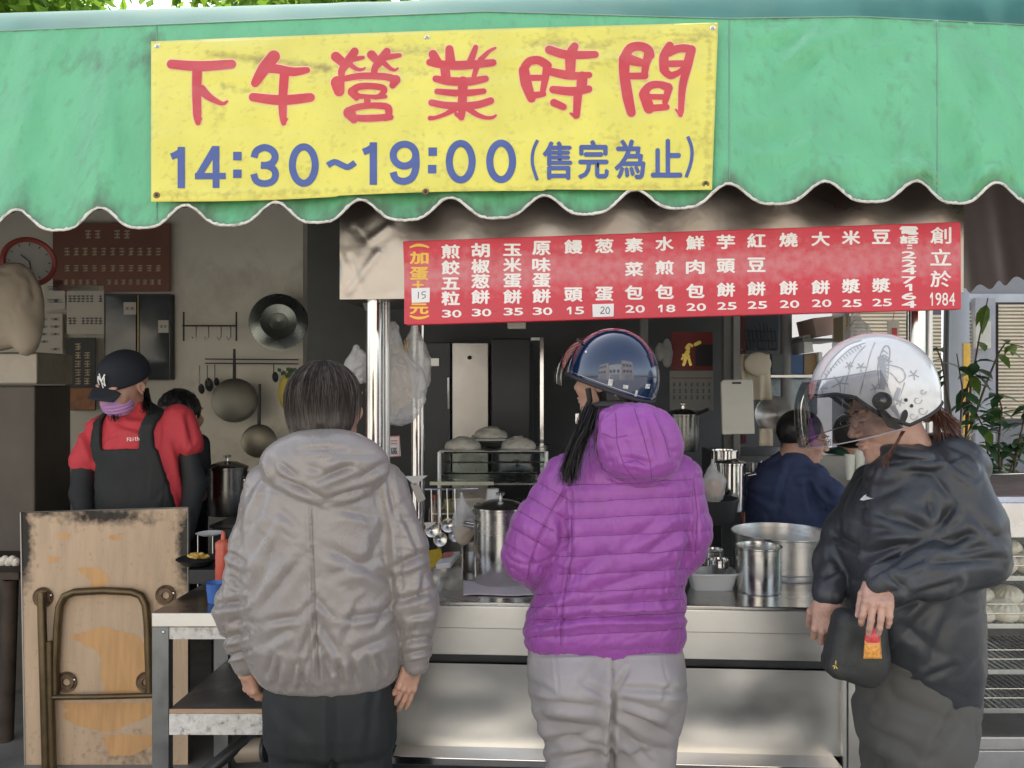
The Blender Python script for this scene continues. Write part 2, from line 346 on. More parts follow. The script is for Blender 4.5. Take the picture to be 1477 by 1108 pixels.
# kitchen shell
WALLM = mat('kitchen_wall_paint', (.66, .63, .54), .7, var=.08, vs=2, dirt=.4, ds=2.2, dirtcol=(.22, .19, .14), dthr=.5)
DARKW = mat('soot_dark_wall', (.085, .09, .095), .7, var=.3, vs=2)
t = thing('kitchen_wall', 'pale grimy kitchen wall behind the woman in the cap', 'wall', at(200, 700, 4.42))
def wallbox(x0, x1, y0, y1, Y, d=.08): return MB().slab([ap(x0, y1, Y), ap(x1, y1, Y), ap(x1, y0, Y), ap(x0, y0, Y)], AY * d)
put('upper_wall', wallbox(-420, 437, 40, 680, 4.4), WALLM, t)
put('lower_wall', wallbox(-420, 437, 681, 935, 4.39), mat('grey_tile_wall', (.16, .17, .16), .5, var=.15), t)
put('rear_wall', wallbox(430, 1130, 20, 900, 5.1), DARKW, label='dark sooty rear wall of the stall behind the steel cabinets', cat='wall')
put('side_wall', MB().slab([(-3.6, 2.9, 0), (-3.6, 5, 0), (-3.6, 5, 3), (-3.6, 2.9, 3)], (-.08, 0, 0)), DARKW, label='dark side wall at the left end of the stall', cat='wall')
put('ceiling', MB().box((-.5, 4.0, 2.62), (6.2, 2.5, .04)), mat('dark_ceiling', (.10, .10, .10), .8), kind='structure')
# ============================================================ awning
CANVAS = attr_mat('green_canvas', (.14, .46, .235), (.10, .19, .11), var=.10, rough=.5, stretch=(1.6, 1.6, .25), vs=5, bump=.3, gs=(.7, .7, .10))
LINING = mat('brown_lining', (.15, .11, .10), .8, var=.2)
TAPE = mat('white_tape', (.70, .68, .62), .6, dirt=.85, ds=30, dthr=.47, dirtcol=(.3, .27, .22))
ytop = lambda x: np.interp(x, [-700, 0, 350, 700, 1050, 1240, 1477, 2100], [70, 45, 31, 17, 27, 24, 36, 60])
ymid = lambda x: np.interp(x, [-700, 0, 268, 520, 785, 1050, 1255, 1477, 2100], [346, 324, 317, 309, 303, 286, 281, 285, 300])
PK = [-820, -700, -580, -460, -340, -220, -98, 25, 145, 268, 398, 520, 650, 785, 915, 1050, 1190, 1322, 1437, 1560, 1700, 1840, 1980, 2120]
def sc_off(x):
    ph = np.interp(x, PK, np.arange(len(PK))); c = math.cos(2 * math.pi * ph); return -15.5 * c - 3.5 * math.cos(4 * math.pi * ph)
def aw_disp(x, v):
    a = noise(np.array([x / 75., v * 1.6, 3.])) * .006 + noise(np.array([x / 28., v * 2.2, 8.])) * .003
    ot = min(1, max(0, (200 - x) / 60, (x - 1045) / 60)); a += ot * 1.7 * (.010 * noise(np.array([x / 60. + v, v * 1.2, 13.])) + .006 * noise(np.array([x / 26. - v * 2, v * 1.8, 23.])) - .005 * math.exp(-(noise(np.array([x / 50. + v * 1.5, v * 2.2, 33.])) / .07) ** 2))
    if x > 1040:
        k = min(1, (x - 1040) / 60)
        for x0, y0, x1, y1, wd, dp in ((1055, 60, 1180, 35, 9, 5), (1120, 110, 1180, 45, 11, 6), (1060, 190, 1140, 150, 10, 4), (1055, 225, 1180, 205, 9, 3), (1090, 150, 1100, 260, 9, 3),
                                       (1365, 60, 1430, 250, 17, 7), (1395, 70, 1470, 170, 14, 5), (1190, 262, 1240, 225, 10, 4), (1322, 262, 1360, 240, 9, 6), (1437, 262, 1400, 255, 9, 5), (1437, 262, 1470, 240, 9, 5),
                                       (1320, 255, 1270, 235, 10, 4), (1300, 60, 1235, 75, 10, 4), (1250, 40, 1090, 90, 12, 4)):
            yb = ymid(x); yy = ytop(x) + (yb - ytop(x)) * v; tt, tc_, s, d = seg_px(np.array(x), np.array(yy), x0, y0, x1, y1)
            a += float(np.sin(np.pi * (tc_ * .8 + .1)) * (-np.exp(-(d / wd) ** 2) + .5 * np.exp(-((d - 2 * wd) / wd) ** 2))) * dp * .001 * k * 4.5
    return a
def aw_pt(x, v, ex=0, wav=True):                         # v 0 seam .. 1 scalloped edge
    yt = ytop(x); yb = ymid(x) + sc_off(x) * 1.0; y = yt + (yb - yt) * v
    iY = (1 - v) / 2.74 + v / 2.34; d = aw_disp(x, v) if wav else 0
    ph = np.interp(x, PK, np.arange(len(PK))); hang = max(0, (v - .82) / .18)
    d += hang ** 1.5 * .011 * math.cos(2 * math.pi * ph)
    return ap(x, y, 1 / iY + d - ex)
aw = thing('awning', 'long green canvas awning with scalloped white-taped edge over the stall', 'awning', (0, 2.3, 2))
XS0, XS1 = -700, 2030
def awf(ex): return lambda u, v: aw_pt(XS0 + (XS1 - XS0) * u, v, ex)
cv_ = put('canvas', MB().grid(awf(0), 430, 36), CANVAS, aw, smooth=180)
def grime_and_shade(p):
    x, y = to_px(p); yb = ymid(x) + sc_off(x); e = (yb - y); ph = np.interp(x, PK, np.arange(len(PK))); pk = .5 + .5 * math.cos(2 * math.pi * ph)
    g = .42 * math.exp(-max(e, 0) / 7) + (.28 + .3 * pk) * math.exp(-max(e, 0) / 22) * .8 + .16 * max(0, noise(np.array([x / 55., y / 190., 4.]))) + .14 * max(0, noise(np.array([x / 8., y / 260., 9.])))
    for cx, cy, rx, ry, a in ((222, 58, 12, 8, .6), (215, 90, 14, 30, .35), (600, 300, 380, 12, .25), (1130, 26, 60, 4, .45), (1380, 38, 60, 3, .4), (610, 12, 300, 14, .15), (120, 90, 70, 20, .2)): g += a * math.exp(-(((x - cx) / rx) ** 2 + ((y - cy) / ry) ** 2))  # banner's shade beside and below it is painted in among the dirt
    return min(.95, g)
wear_shade(cv_, grime_and_shade)
put('lining', MB().grid(awf(-.06), 200, 12), LINING, aw, smooth=180)
tr = MB()
def edge(dx): 
    pts = []
    for i in range(0, 1100): 
        x = XS0 + (XS1 - XS0) * i / 1099; pts.append(x)
    return pts
vs_ = []; ex_ = edge(0)
for i, x in enumerate(ex_):
    wj = 3.6 + 1.6 * noise(np.array([x / 5., 1, 1])) + 1.2 * noise(np.array([x / 17., 4, 1])); p = aw_pt(x, 1) + AZ * (pm(2.34) * (.9 * noise(np.array([x / 6., 3, 2])))); up = AZ * (pm(2.34) * wj); jd = AY * -(.004 + .001 * noise(np.array([x / 14., 5, 1])))
    e = aw_pt(x + 1, 1) - aw_pt(x - 1, 1); e.normalize(); nn = Vector((-e.z, 0, e.x)).normalized()
    vs_ += [p + jd + nn * (pm(2.34) * wj), p + jd * 1.5 + nn * (pm(2.34) * wj * .5), p + jd - nn * .001, p - jd + nn * (pm(2.34) * 3)]
tr.add(vs_, [(4 * i + k, 4 * i + k + 1, 4 * i + k + 5, 4 * i + k + 4) for i in range(len(ex_) - 1) for k in range(3)]); put('edge_tape', tr, TAPE, aw, smooth=180)
yrt = lambda x: 19 - .030 * x
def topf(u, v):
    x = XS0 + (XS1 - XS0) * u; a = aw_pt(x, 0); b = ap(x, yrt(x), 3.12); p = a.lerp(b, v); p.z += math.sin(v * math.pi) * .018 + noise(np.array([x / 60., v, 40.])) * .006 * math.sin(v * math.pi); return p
put('top_panel', MB().grid(topf, 200, 8), mat('canvas_dimmed_for_sun', (.055, .17, .15), .95, spec=.05, rvar=.02, var=.1, vs=3, dirt=.4, ds=2, dirtcol=(.1, .16, .14), bump=.2, bs=300, bdist=.002), aw, smooth=180)  # canvas colour darkened and turned teal to offset the sun on this panel
sm = MB(); sm.tube([aw_pt(x, .0, .004) for x in np.linspace(-300, 1600, 120)], .0022, 6); put('seam', sm, mat('seam_thread', (.22, .33, .27), .7), aw, smooth=180)
for xx in (1052, 1352, 226, -90): put('seam', MB().tube([aw_pt(xx, k / 30, .0015) for k in range(30)], .0016, 6), mat('seam_thread', (0, 0, 0)), aw, smooth=180)
rf = [ap(XS0, yrt(XS0), 3.12), ap(XS1, yrt(XS1), 3.12)]
put('roof_sheet', MB().add([rf[0], rf[1], rf[1] + AY * 1.9, rf[0] + AY * 1.9], [(0, 1, 2, 3)]), mat('canvas_dimmed_for_sun', (0, 0, 0)), aw)
def sidef(u, v):
    Yb = 2.25 + u * 2.9; ph = Yb / .155; zb = 2.035 - .018 * math.cos(2 * math.pi * ph) + .0; zt = 2.85; z = zb + (zt - zb) * v
    return Vector((2.60 - v * .12 + .01 * math.sin(Yb * 20) * (1 - v), Yb, z))
put('side_panel', MB().grid(sidef, 160, 8), LINING, aw, smooth=180)
# ------------------------------------------------------------ banner
YEL = attr_mat('yellow_vinyl', (.74, .67, .12), (.36, .29, .07), var=.07, rough=.42, stretch=(1, 1, .4), vs=7, bump=.15)
RED_L = mat('faded_red_print', (.55, .055, .06), .5, var=.05, dirt=.25, ds=8, dirtcol=(.75, .2, .15), dthr=.5)
PINK_L = mat('pale_print_halo', (.82, .50, .32), .5)
BLUE_L = mat('faded_blue_print', (.075, .11, .30), .5, var=.08, vs=20)
TL, TR, BR, BL = (218, 60), (1036, 33), (1027, 272), (218, 291)
def bn_wave(u, v):
    x = 218 + 815 * u
    return 1.0 * (.0045 * math.sin(u * 9 + v * 3) + .0022 * noise(np.array([u * 12., v * 3, 1])) + .0055 * noise(np.array([u * 4. + v * 2.5, v * 9 - u * 3, 7])) + .004 * noise(np.array([u * 9. - v * 1.5, v * 12 + u * 5, 2])) +
            .006 * math.exp(-((v - .12 - .18 * abs(math.sin(u * 4.4))) / .035) ** 2) * .6 - .005 * math.exp(-((u - 1) ** 2 + v ** 2) / .01))
def bpx(x, y, h=0):
    # photo position on the banner -> the banner's own surface
    yt = 60 - 27 * (x - 218) / 818; yb = 291 - 19 * (x - 218) / 809; v = min(1, max(0, (y - yt) / (yb - yt))); u = min(1, max(0, (x - 218) / 815))
    va = (y - ytop(x)) / (ymid(x) - ytop(x)); iY = (1 - va) / 2.74 + va / 2.34
    e = 1 if h else 0
    return ap(x, y + 2.0 * math.sin(u * 7) * (v > .99) * (1 - e), 1 / iY - .030 - .006 * math.sin(v * math.pi) - bn_wave(u, v) - h)
bn = thing('banner', 'yellow vinyl banner with red characters and blue opening hours on the awning', 'banner', bpx(620, 290))
def bgrid(u, v):
    yt = 60 - 27 * u - 2 * math.sin(u * math.pi) ; yb = 291 - 19 * u + 1.5 * math.sin(u * 9) - 3 * math.sin(u * math.pi); x = 218 + (818 - 9 * v) * u
    return bpx(x, yt + (yb - yt) * v)
bs0 = put('sheet', MB().grid(bgrid, 150, 50), YEL, bn, smooth=180, thick=.0012)
def bgrime(p):
    x, y = to_px(p); g = .22 * max(0, noise(np.array([x / 30., y / 45., 6.]))) + .16 * max(0, noise(np.array([x / 5., y / 80., 2.])))
    for x0, y0, x1, y1, w_, a in ((300, 78, 470, 98, 6, .45), (470, 98, 620, 105, 5, .25), (560, 75, 640, 72, 8, .3), (850, 95, 1020, 52, 5, .3), (880, 60, 1015, 45, 4, .25), (235, 282, 1010, 268, 5, .22), (760, 62, 870, 66, 9, .3), (320, 125, 370, 133, 5, .25), (500, 75, 520, 115, 3, .5), (1024, 60, 1020, 260, 5, .25)):
        d = float(seg_px(np.array(x), np.array(y), x0, y0, x1, y1)[3]); g += a * math.exp(-(d / w_) ** 2)
    return min(.8, g)
wear_shade(bs0, bgrime)
CH = [((230, 50), 6.154, [([(105, 262), (360, 280), (640, 262)], [80, 90, 80]), ([(335, 300), (330, 500), (335, 700), (342, 780)], [88, 80, 75, 50]), ([(345, 770), (368, 745)], [40, 22]),
   ([(370, 490), (450, 560), (555, 612), (600, 592)], [90, 62, 35, 20]),
   ([(1015, 195), (930, 300), (850, 430)], [110, 110, 75]), ([(950, 300), (1050, 305), (1180, 330), (1310, 315)], [80, 80, 80, 55]), ([(830, 555), (1080, 582), (1340, 558)], [75, 92, 78]),
   ([(1110, 340), (1095, 560), (1095, 700), (1102, 785)], [85, 78, 70, 45]), ([(1105, 775), (1130, 748)], [40, 20])]),
 ((460, 50), 7.3875, [([(180, 235), (280, 320)], [105, 90]), ([(380, 180), (330, 260), (250, 370), (240, 430)], [85, 100, 80, 70]), ([(350, 265), (470, 245)], [60, 38]),
   ([(320, 310), (400, 365), (460, 372), (490, 355)], [60, 45, 30, 20]), ([(560, 215), (640, 300)], [95, 80]), ([(725, 180), (670, 260), (600, 350), (585, 430)], [80, 100, 75, 70]),
   ([(720, 240), (860, 220)], [70, 45]), ([(690, 300), (760, 360), (810, 378), (840, 360)], [60, 45, 30, 20]), ([(230, 480), (400, 445), (560, 440), (720, 450), (815, 480)], [60, 70, 75, 75, 90]),
   ([(200, 515), (215, 600)], [150, 115]), ([(820, 480), (785, 540)], [100, 70]), ([(360, 600), (430, 555), (560, 548), (680, 568), (690, 610), (630, 660), (520, 660), (410, 650)], [75, 75, 68, 70, 65, 50, 45, 60]),
   ([(360, 610), (400, 670)], [110, 70]), ([(600, 668), (710, 660)], [50, 38]), ([(515, 680), (515, 740)], [70, 70]),
   ([(320, 830), (400, 775), (560, 755), (720, 768), (745, 820), (720, 875), (560, 890), (390, 885)], [90, 70, 65, 75, 80, 70, 75, 70]), ([(325, 835), (372, 900)], [130, 90]), ([(700, 885), (765, 880)], [75, 62])]),
 ((590, 50), 7.3875, [([(255, 210), (300, 300)], [95, 110]), ([(430, 155), (440, 290)], [85, 110]), ([(710, 135), (650, 300)], [55, 80]), ([(920, 142), (850, 180), (760, 270)], [25, 40, 60]),
   ([(220, 295), (400, 325), (600, 325), (895, 298)], [75, 95, 95, 75]), ([(380, 340), (395, 470)], [100, 100]), ([(720, 350), (690, 450)], [60, 50]), ([(285, 470), (420, 495), (640, 500), (815, 470)], [70, 90, 90, 70]),
   ([(575, 500), (565, 780), (560, 885)], [110, 90, 60]), ([(300, 605), (560, 625), (795, 603)], [60, 78, 60]), ([(240, 725), (420, 755), (700, 752), (870, 705)], [70, 75, 80, 75]),
   ([(490, 790), (380, 850), (280, 885), (225, 890)], [70, 45, 40, 50]), ([(500, 845), (555, 890)], [40, 50]), ([(620, 780), (720, 850), (820, 885), (890, 882), (925, 860)], [70, 55, 40, 35, 22])]),
 ((730, 50), 7.3875, [([(190, 380), (215, 520), (270, 680)], [110, 120, 90]), ([(200, 345), (250, 285), (350, 275), (435, 325)], [90, 90, 90, 95]), ([(440, 330), (420, 450), (390, 610)], [95, 80, 60]),
   ([(240, 460), (400, 460)], [65, 65]), ([(280, 650), (400, 632)], [80, 58]), ([(460, 160), (650, 215), (950, 212)], [90, 95, 75]), ([(730, 125), (690, 220), (685, 400)], [85, 120, 100]),
   ([(480, 395), (640, 430), (760, 440), (885, 430)], [85, 95, 80, 65]), ([(810, 450), (805, 580)], [115, 110]), ([(500, 585), (700, 605), (880, 580)], [80, 95, 78]), ([(510, 725), (610, 770)], [82, 72]),
   ([(765, 630), (755, 780), (750, 860)], [95, 80, 72]), ([(740, 870), (685, 838)], [55, 18])]),
 ((870, 50), 7.3875, [([(230, 260), (225, 400), (260, 650), (300, 830)], [125, 110, 115, 95]), ([(230, 240), (290, 145), (400, 125), (480, 165), (500, 220)], [100, 100, 95, 100, 95]), ([(490, 200), (455, 320), (440, 430)], [110, 80, 70]),
   ([(290, 230), (440, 300)], [40, 60]), ([(260, 275), (440, 310)], [90, 70]), ([(270, 442), (445, 440)], [72, 75]), ([(710, 120), (650, 230), (650, 370)], [90, 100, 100]), ([(655, 390), (720, 435), (810, 400), (865, 350)], [85, 80, 60, 60]),
   ([(700, 190), (800, 150), (900, 150), (940, 180)], [90, 85, 90, 90]), ([(940, 160), (900, 320), (845, 560), (830, 825)], [95, 100, 80, 60]), ([(825, 855), (772, 795)], [50, 15]), ([(700, 310), (880, 308)], [70, 70]),
   ([(440, 640), (490, 785)], [120, 115]), ([(440, 610), (500, 545), (600, 532), (690, 562)], [95, 85, 75, 95]), ([(700, 570), (660, 720)], [85, 62]), ([(490, 662), (670, 665)], [60, 60]), ([(500, 785), (675, 772)], [78, 68])])]
mr_ = MB(); mk_ = MB(); k_ = 0
for (ox, oy), sc_, strokes in CH:
    for pts, ws in strokes:
        q = [(ox + a / sc_, oy + b / sc_) for a, b in pts]; cl = len(pts) == 8
        a, b = ribbon(q, [w_ / sc_ + 2.6 for w_ in ws], bpx, .0017 + k_ * 4e-6, closed=cl); mk_.add(a, b)
        a, b = ribbon(q, [w_ / sc_ for w_ in ws], bpx, .0027 + k_ * 6e-6, closed=cl); mr_.add(a, b); k_ += 1
put('lettering_halo', mk_, PINK_L, bn, smooth=180, kind='stuff'); put('lettering', mr_, RED_L, bn, smooth=180, kind='stuff', label='red printed characters 下午營業時間')
def ellp(cx, cy, rx, ry, n=16): return [(cx + rx * math.cos(2 * math.pi * k / n), cy + ry * math.sin(2 * math.pi * k / n)) for k in range(n)]
mb_ = MB(); z0 = (230, 190); z1 = (510, 190); z2 = (750, 190); s5 = 5.093; k_ = 0
def bl(o, pts, w_, closed=False):
    global k_
    q = [(o[0] + a / s5, o[1] + b / s5) for a, b in pts]
    ws = [x / s5 for x in w_] if isinstance(w_, list) else [w_ / s5] * len(q)
    a, b = ribbon(q, ws, bpx, .0024 + k_ * 8e-6, cap=False, closed=closed, sub=3); mb_.add(a, b); k_ += 1
for o, x, y0, y1 in ((z0, 160, 112, 415), (z1, 145, 78, 390)):
    bl(o, [(x, y0), (x, (y0 + y1) / 2), (x, y1)], 54); bl(o, [(x - 74, y0 + 72), (x - 30, y0 + 52), (x + 2, y0 + 20)], [50, 50, 40])
bl(z0, [(412, 118), (345, 228), (282, 330)], [55, 52, 46]); bl(z0, [(260, 327), (370, 326), (487, 325)], 46); bl(z0, [(415, 105), (415, 260), (415, 413)], 50)
for o, x, y in ((z0, 572, 179), (z0, 572, 309), (z1, 581, 147), (z1, 577, 275)): bl(o, [(x - 31, y), (x, y), (x + 31, y)], 62)
bl(z0, [(695, 190), (712, 142), (770, 116), (828, 138), (850, 182), (832, 226), (790, 246), (745, 247)], [52] * 8); bl(z0, [(745, 246), (800, 252), (842, 280), (852, 322), (830, 364), (770, 382), (712, 362), (692, 310)], [50] * 8)
for o, cx, cy in ((z0, 1060, 245), (z1, 787, 220), (z1, 1084, 218)): bl(o, ellp(cx, cy, 84, 134), 52, True)
bl(z0, [(1235, 248), (1285, 222), (1335, 242), (1385, 260), (1437, 226)], 44)
bl(z1, ellp(374, 172, 83, 80), 52, True); bl(z1, [(457, 180), (458, 260), (432, 335), (372, 365), (312, 348), (290, 297)], 52)
bl(z2, [(130, 62), (97, 140), (92, 240), (128, 358)], 24); bl(z2, [(1232, 35), (1262, 120), (1258, 220), (1220, 335)], 25)
for ch, cx, cy, wd, ht in (('售', 275, 212, 215, 285), ('完', 540, 205, 225, 290), ('為', 808, 203, 225, 295), ('止', 1077, 195, 228, 285)):
    v, f = glyph(ch); bmm = bmesh.new(); vv = [bmm.verts.new((a, b, 0)) for a, b in v]
    for g in f:
        try: bmm.faces.new([vv[i] for i in g])
        except Exception: pass
    ed = [e for e in bmm.edges if e.calc_length() > .3]; bmesh.ops.subdivide_edges(bmm, edges=ed, cuts=2); bmesh.ops.triangulate(bmm, faces=bmm.faces)
    bmm.verts.ensure_lookup_table(); bmm.verts.index_update()
    vp_ = [tuple(p.co) for p in bmm.verts]; fp_ = [tuple(p.index for p in q.verts) for q in bmm.faces]; bmm.free()
    for kq, (sx_, sy_) in enumerate(((-7, 0), (7, 0), (0, -7), (0, 7), (0, 0))): mb_.add([bpx(z2[0] + (cx + p[0] * wd * .95 + sx_) / s5, z2[1] + (cy - p[1] * ht * .95 + sy_) / s5, .0026 + kq * 2e-5) for p in vp_], fp_)
put('lettering', mb_, BLUE_L, bn, smooth=180, kind='stuff', label='blue printed opening hours 14:30~19:00 (售完為止)')
for x, y, dk in ((227, 68, 0), (616, 55, 0), (1028, 42, 0), (226, 282, 1), (614, 277, 1), (1018, 266, 1)):
    g = put('grommet', MB().lathe(bpx(x, y, .001), [(.0045, 0), (.0055, .002), (.0095, .003), (.011, .001), (.011, -.001)], 20, axis=-AY), CHROME if not dk else mat('rusty_brass', (.25, .17, .09), .4, .8), bn, smooth=60)
    put('screw', MB().lathe(bpx(x, y, .001), [(0, .004 if not dk else .0005), (.003, .0035 if not dk else .0005), (.0046, .001), (.0046, 0)], 12, axis=-AY), mat('zinc', (.45, .45, .47), .3, 1) if not dk else BLACKM, g, smooth=60)
# ------------------------------------------------------------ steel fascia and price board
fa = thing('steel_fascia', 'dented stainless steel fascia box hanging behind the price board', 'fascia', ap(940, 440, 2.6))
def fasf(u, v):
    x = 490 + u * 900; y = 285 + v * (147 - 0 * u); yb = 432 - 10 * u
    y = 262 + (yb - 262) * v; d = 0
    dn = .004 * noise(np.array([x / 38., y / 34., 2.])) * math.exp(-max(0, x - 560) / 60) + .005 * noise(np.array([x / 90., y / 60., 5.]))
    for a, b, c, e, wd, dp in ((497, 430, 545, 365, 5, -6), (505, 372, 518, 410, 4, 5), (512, 330, 530, 352, 4, 5), (530, 350, 562, 325, 5, -5)):
        tt, tc_, s, dd = seg_px(np.array(x), np.array(y), a, b, c, e); d += float(np.exp(-(dd / wd) ** 2)) * dp * .001
    return ap(x, y, 2.55 + (dn + d) * (0 if (v > .97 or u == 0) else 1))
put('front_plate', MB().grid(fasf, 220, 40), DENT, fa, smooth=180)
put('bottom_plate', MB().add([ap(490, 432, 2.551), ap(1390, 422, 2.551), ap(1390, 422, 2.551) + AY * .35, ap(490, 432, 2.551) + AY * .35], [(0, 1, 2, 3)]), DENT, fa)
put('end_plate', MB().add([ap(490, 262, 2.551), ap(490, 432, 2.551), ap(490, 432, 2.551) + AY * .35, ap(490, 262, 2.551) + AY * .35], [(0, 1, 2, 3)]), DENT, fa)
put('rivet', MB().lathe(ap(530, 384, 2.55), [(0, .006), (.006, .005), (.014, .002), (.017, 0)], 20, axis=-AY), DENT, fa, smooth=60)
REDB = mat('red_board_vinyl', (.60, .035, .06), .4, var=.08, vs=3, dirt=.22, ds=14, dirtcol=(.55, .16, .16), dthr=.58, stretch=(.3, 1, 3), rvar=.15, bump=.15, bs=30, bdist=.004)
WL = mat('white_print', (.80, .78, .74), .5, var=.05, dirt=.25, ds=30, dirtcol=(.6, .4, .38), dthr=.55)
pb = thing('price_board', 'long red price board of white characters and prices under the awning', 'sign', ap(980, 460, 2.46))
def bpt(x, y, h=0): return ap(x, y, 2.45 - (y - 400) * .00012 - h)
cr = [(581, 348), (1386, 320), (1387, 446), (586, 469)]
put('board', MB().slab([bpt(*c) for c in (cr[3], cr[2], cr[1], cr[0])], AY * .028), REDB, pb, bevel=.003)
RBF = attr_mat('faded_board_face', (.56, .03, .055), (.58, .17, .19), var=.08, rough=.36, stretch=(.3, 1, 4), vs=5, bump=.12)
def bfp(u, v): x = 583 + 802 * u; yt = 349.5 - 27.5 * u; ybb = 467.5 - 22.5 * u; return bpt(x, yt + (ybb - yt) * v, .0002)
bf_ = put('face_vinyl', MB().grid(bfp, 120, 18), RBF, pb)
def fade(p):
    x, y = to_px(p); t = (y - (349 - .034 * (x - 583))) / 119; return .62 * math.exp(-((t - .42) / .26) ** 2) + .35 * max(0, noise(np.array([x / 60., y / 7., 2.]))) + .12 * max(0, noise(np.array([x / 20., y / 3., 5.]))) - .15
wear_shade(bf_, fade)
ml = MB(); cols = [(650, [363, 386, 409, 430.5, 452.6], '煎餃五粒', '30'), (693, [361, 384, 405.6, 428.4, 451], '胡椒葱餅', '30'), (739, [360.4, 382, 405, 428, 449.6], '玉米蛋餅', '35'), (781, [358, 382, 404.5, 427, 449], '原味蛋餅', '30'),
 (827, [356, 425, 448], '饅頭', '15'), (871.5, [354.7, 424], '葱蛋', None), (914.5, [353.6, 388.3, 422, 445.7], '素菜包', '20'), (958.5, [351.5, 386, 421, 445], '水煎包', '18'), (1002.8, [350.4, 385, 419.7, 443], '鮮肉包', '20'),
 (1047, [349, 383.5, 418, 441.4], '芋頭餅', '25'), (1091, [347, 382, 416.5, 440], '紅豆餅', '25'), (1137.3, [346, 415.4, 438.8], '燒餅', '20'), (1183.6, [344.6, 414.3, 437.5], '大餅', '20'), (1227.5, [342.8, 412.6, 437.5], '米漿', '25'), (1271, [341.7, 411.5, 436.4], '豆漿', '25')]
def digits(mb, s, cx, cy, wd, ht, fn=bpt, off=.05, gap=.12):
    n = len(s); cw = wd / (n + gap * (n - 1))
    for i, c in enumerate(s): lettering(mb, c, cx - wd / 2 + cw / 2 + i * cw * (1 + gap), cy, cw * (.62 if c == '1' else 1), ht, fn, off)
for x, ys, cs, pr in cols:
    for c, y in zip(cs, ys): lettering(ml, c, x, y, 26.5 if len(cs) == 4 or 1 else 25, 20.5 if c not in '玉五' else 17, bpt, .05)
    if pr: digits(ml, pr, x + 1.5, ys[-1], 28, 10.8)
for c, y, hh in (('電', 332.6, 11.5), ('話', 345.8, 11.5)): lettering(ml, c, 1311.4, y, 27, hh, bpt, .05)
for yy in (354, 358): ml.box(bpt(1312, yy, .0006), (pm(2.45) * 7, .0006, pm(2.45) * 1.8))
for c, y in zip('2247164', (367.7, 379.6, 390.5, 404, 414.7, 427.3, 438.8)): lettering(ml, c, 1311, y, 21 if c != '1' else 13, 10, bpt, .04)
for c, y in zip('創立於', (339.6, 371, 402.4)): lettering(ml, c, 1357, y, 30, 24, bpt, .03)
digits(ml, '1984', 1358.4, 431.6, 38, 19, off=.025, gap=.15)
put('lettering', ml, WL, pb, kind='stuff')
my = MB()
for c, y, hh in (('加', 372, 18), ('蛋', 394.8, 19), ('元', 445.5, 15)): lettering(my, c, 604.5, y, 27, hh, bpt, .05)
lettering(my, '+', 603, 411, 16, 12, bpt, .03)
for y0, sg in ((357, -1), (455.5, 1)):
    a, b = ribbon([(591, y0), (598, y0 + 2.6 * sg), (604, y0 + 3.4 * sg), (611, y0 + 2.6 * sg), (619, y0)], [2, 3.4, 4, 3.4, 2], bpt, .0006, cap=False); my.add(a, b)
put('lettering', my, mat('yellow_print', (.80, .50, .07), .5), pb, label='yellow characters at the left end (加蛋+元)')
SH = lambda: mat('paper_white', (.78, .77, .76), .6, var=.03)
for (x0, y0, x1, y1), tx, nm in (((594, 415, 619.5, 437), '15', 'small white paper sticker with handwritten 15'), ((855, 438, 885, 457.5), '20', 'white paper sticker with handwritten 20 under 葱蛋')):
    s_ = put('price_sticker', MB().slab([bpt(x0, y1, .0022), bpt(x1, y1 - 1, .0022), bpt(x1 + .5, y0, .0022), bpt(x0 - .5, y0 + 1, .0022)], AY * .0012), SH(), pb, label=nm)
    hm = MB(); cx = (x0 + x1) / 2 + (1 if tx == '15' else 3); cy = (y0 + y1) / 2
    for i, c in enumerate(tx):
        st = {'1': [[(0, -5), (-.6, 5)]], '5': [[(3, -5), (-2, -4.6), (-2.4, -1), (1.6, -.5), (2, 2.6), (-2.4, 5)]], '2': [[(-2.6, -3.2), (0, -5), (2.2, -3.4), (1.4, -.2), (-2.8, 4.4), (3.2, 4.2)]], '0': [[(0, -5), (-2.6, -1), (-1.6, 4), (1.6, 4), (2.6, -1), (.4, -5)]]}[c]
        for q in st: a, b = ribbon([(cx - 4 + i * 7.5 + p, cy + r_) for p, r_ in q], [1.1] * len(q), bpt, .0027, cap=False); hm.add(a, b)
    put('handwriting', hm, mat('ink', (.04, .04, .06), .6), s_)
# ------------------------------------------------------------ posts
def post(px, Y0, r, ytop_, zb, lab, nm='post', m=CHROME, grp=None):
    p = ap(px, ytop_, Y0); return put(nm, MB().lathe((p.x, p.y, zb), [(r, 0), (r, p.z - zb)], 28), m, smooth=60, label=lab, cat='post', origin=(p.x, p.y, zb))
post(540, 2.60, .0285, 425, .762, 'thick polished steel post behind the shoulder of the grey jacket')
post(557, 2.66, .014, 425, .762, 'thin steel tube close beside the thick polished post', m=ALU)
post(603, 2.95, .026, 415, .762, 'steel post behind the hanging plastic bags')
post(1321, 2.72, .030, 415, .05, 'polished steel post at the right end, behind the white helmet')
post(1340, 2.80, .012, 415, .05, 'slim steel tube just right of the right end post', m=ALU)
post(1134, 3.85, .027, 400, .06, 'dull grey post in front of the cluttered shelves', m=mat('grey_paint', (.20, .20, .20), .5))
bk = put('lamp_bracket', MB().slab([ap(522, 436, 2.58), ap(548, 436, 2.58), ap(545, 452, 2.58), ap(527, 450, 2.58)], AY * .03), DARKM, label='small dark clamp under the corner of the steel fascia', cat='bracket', bevel=.003)
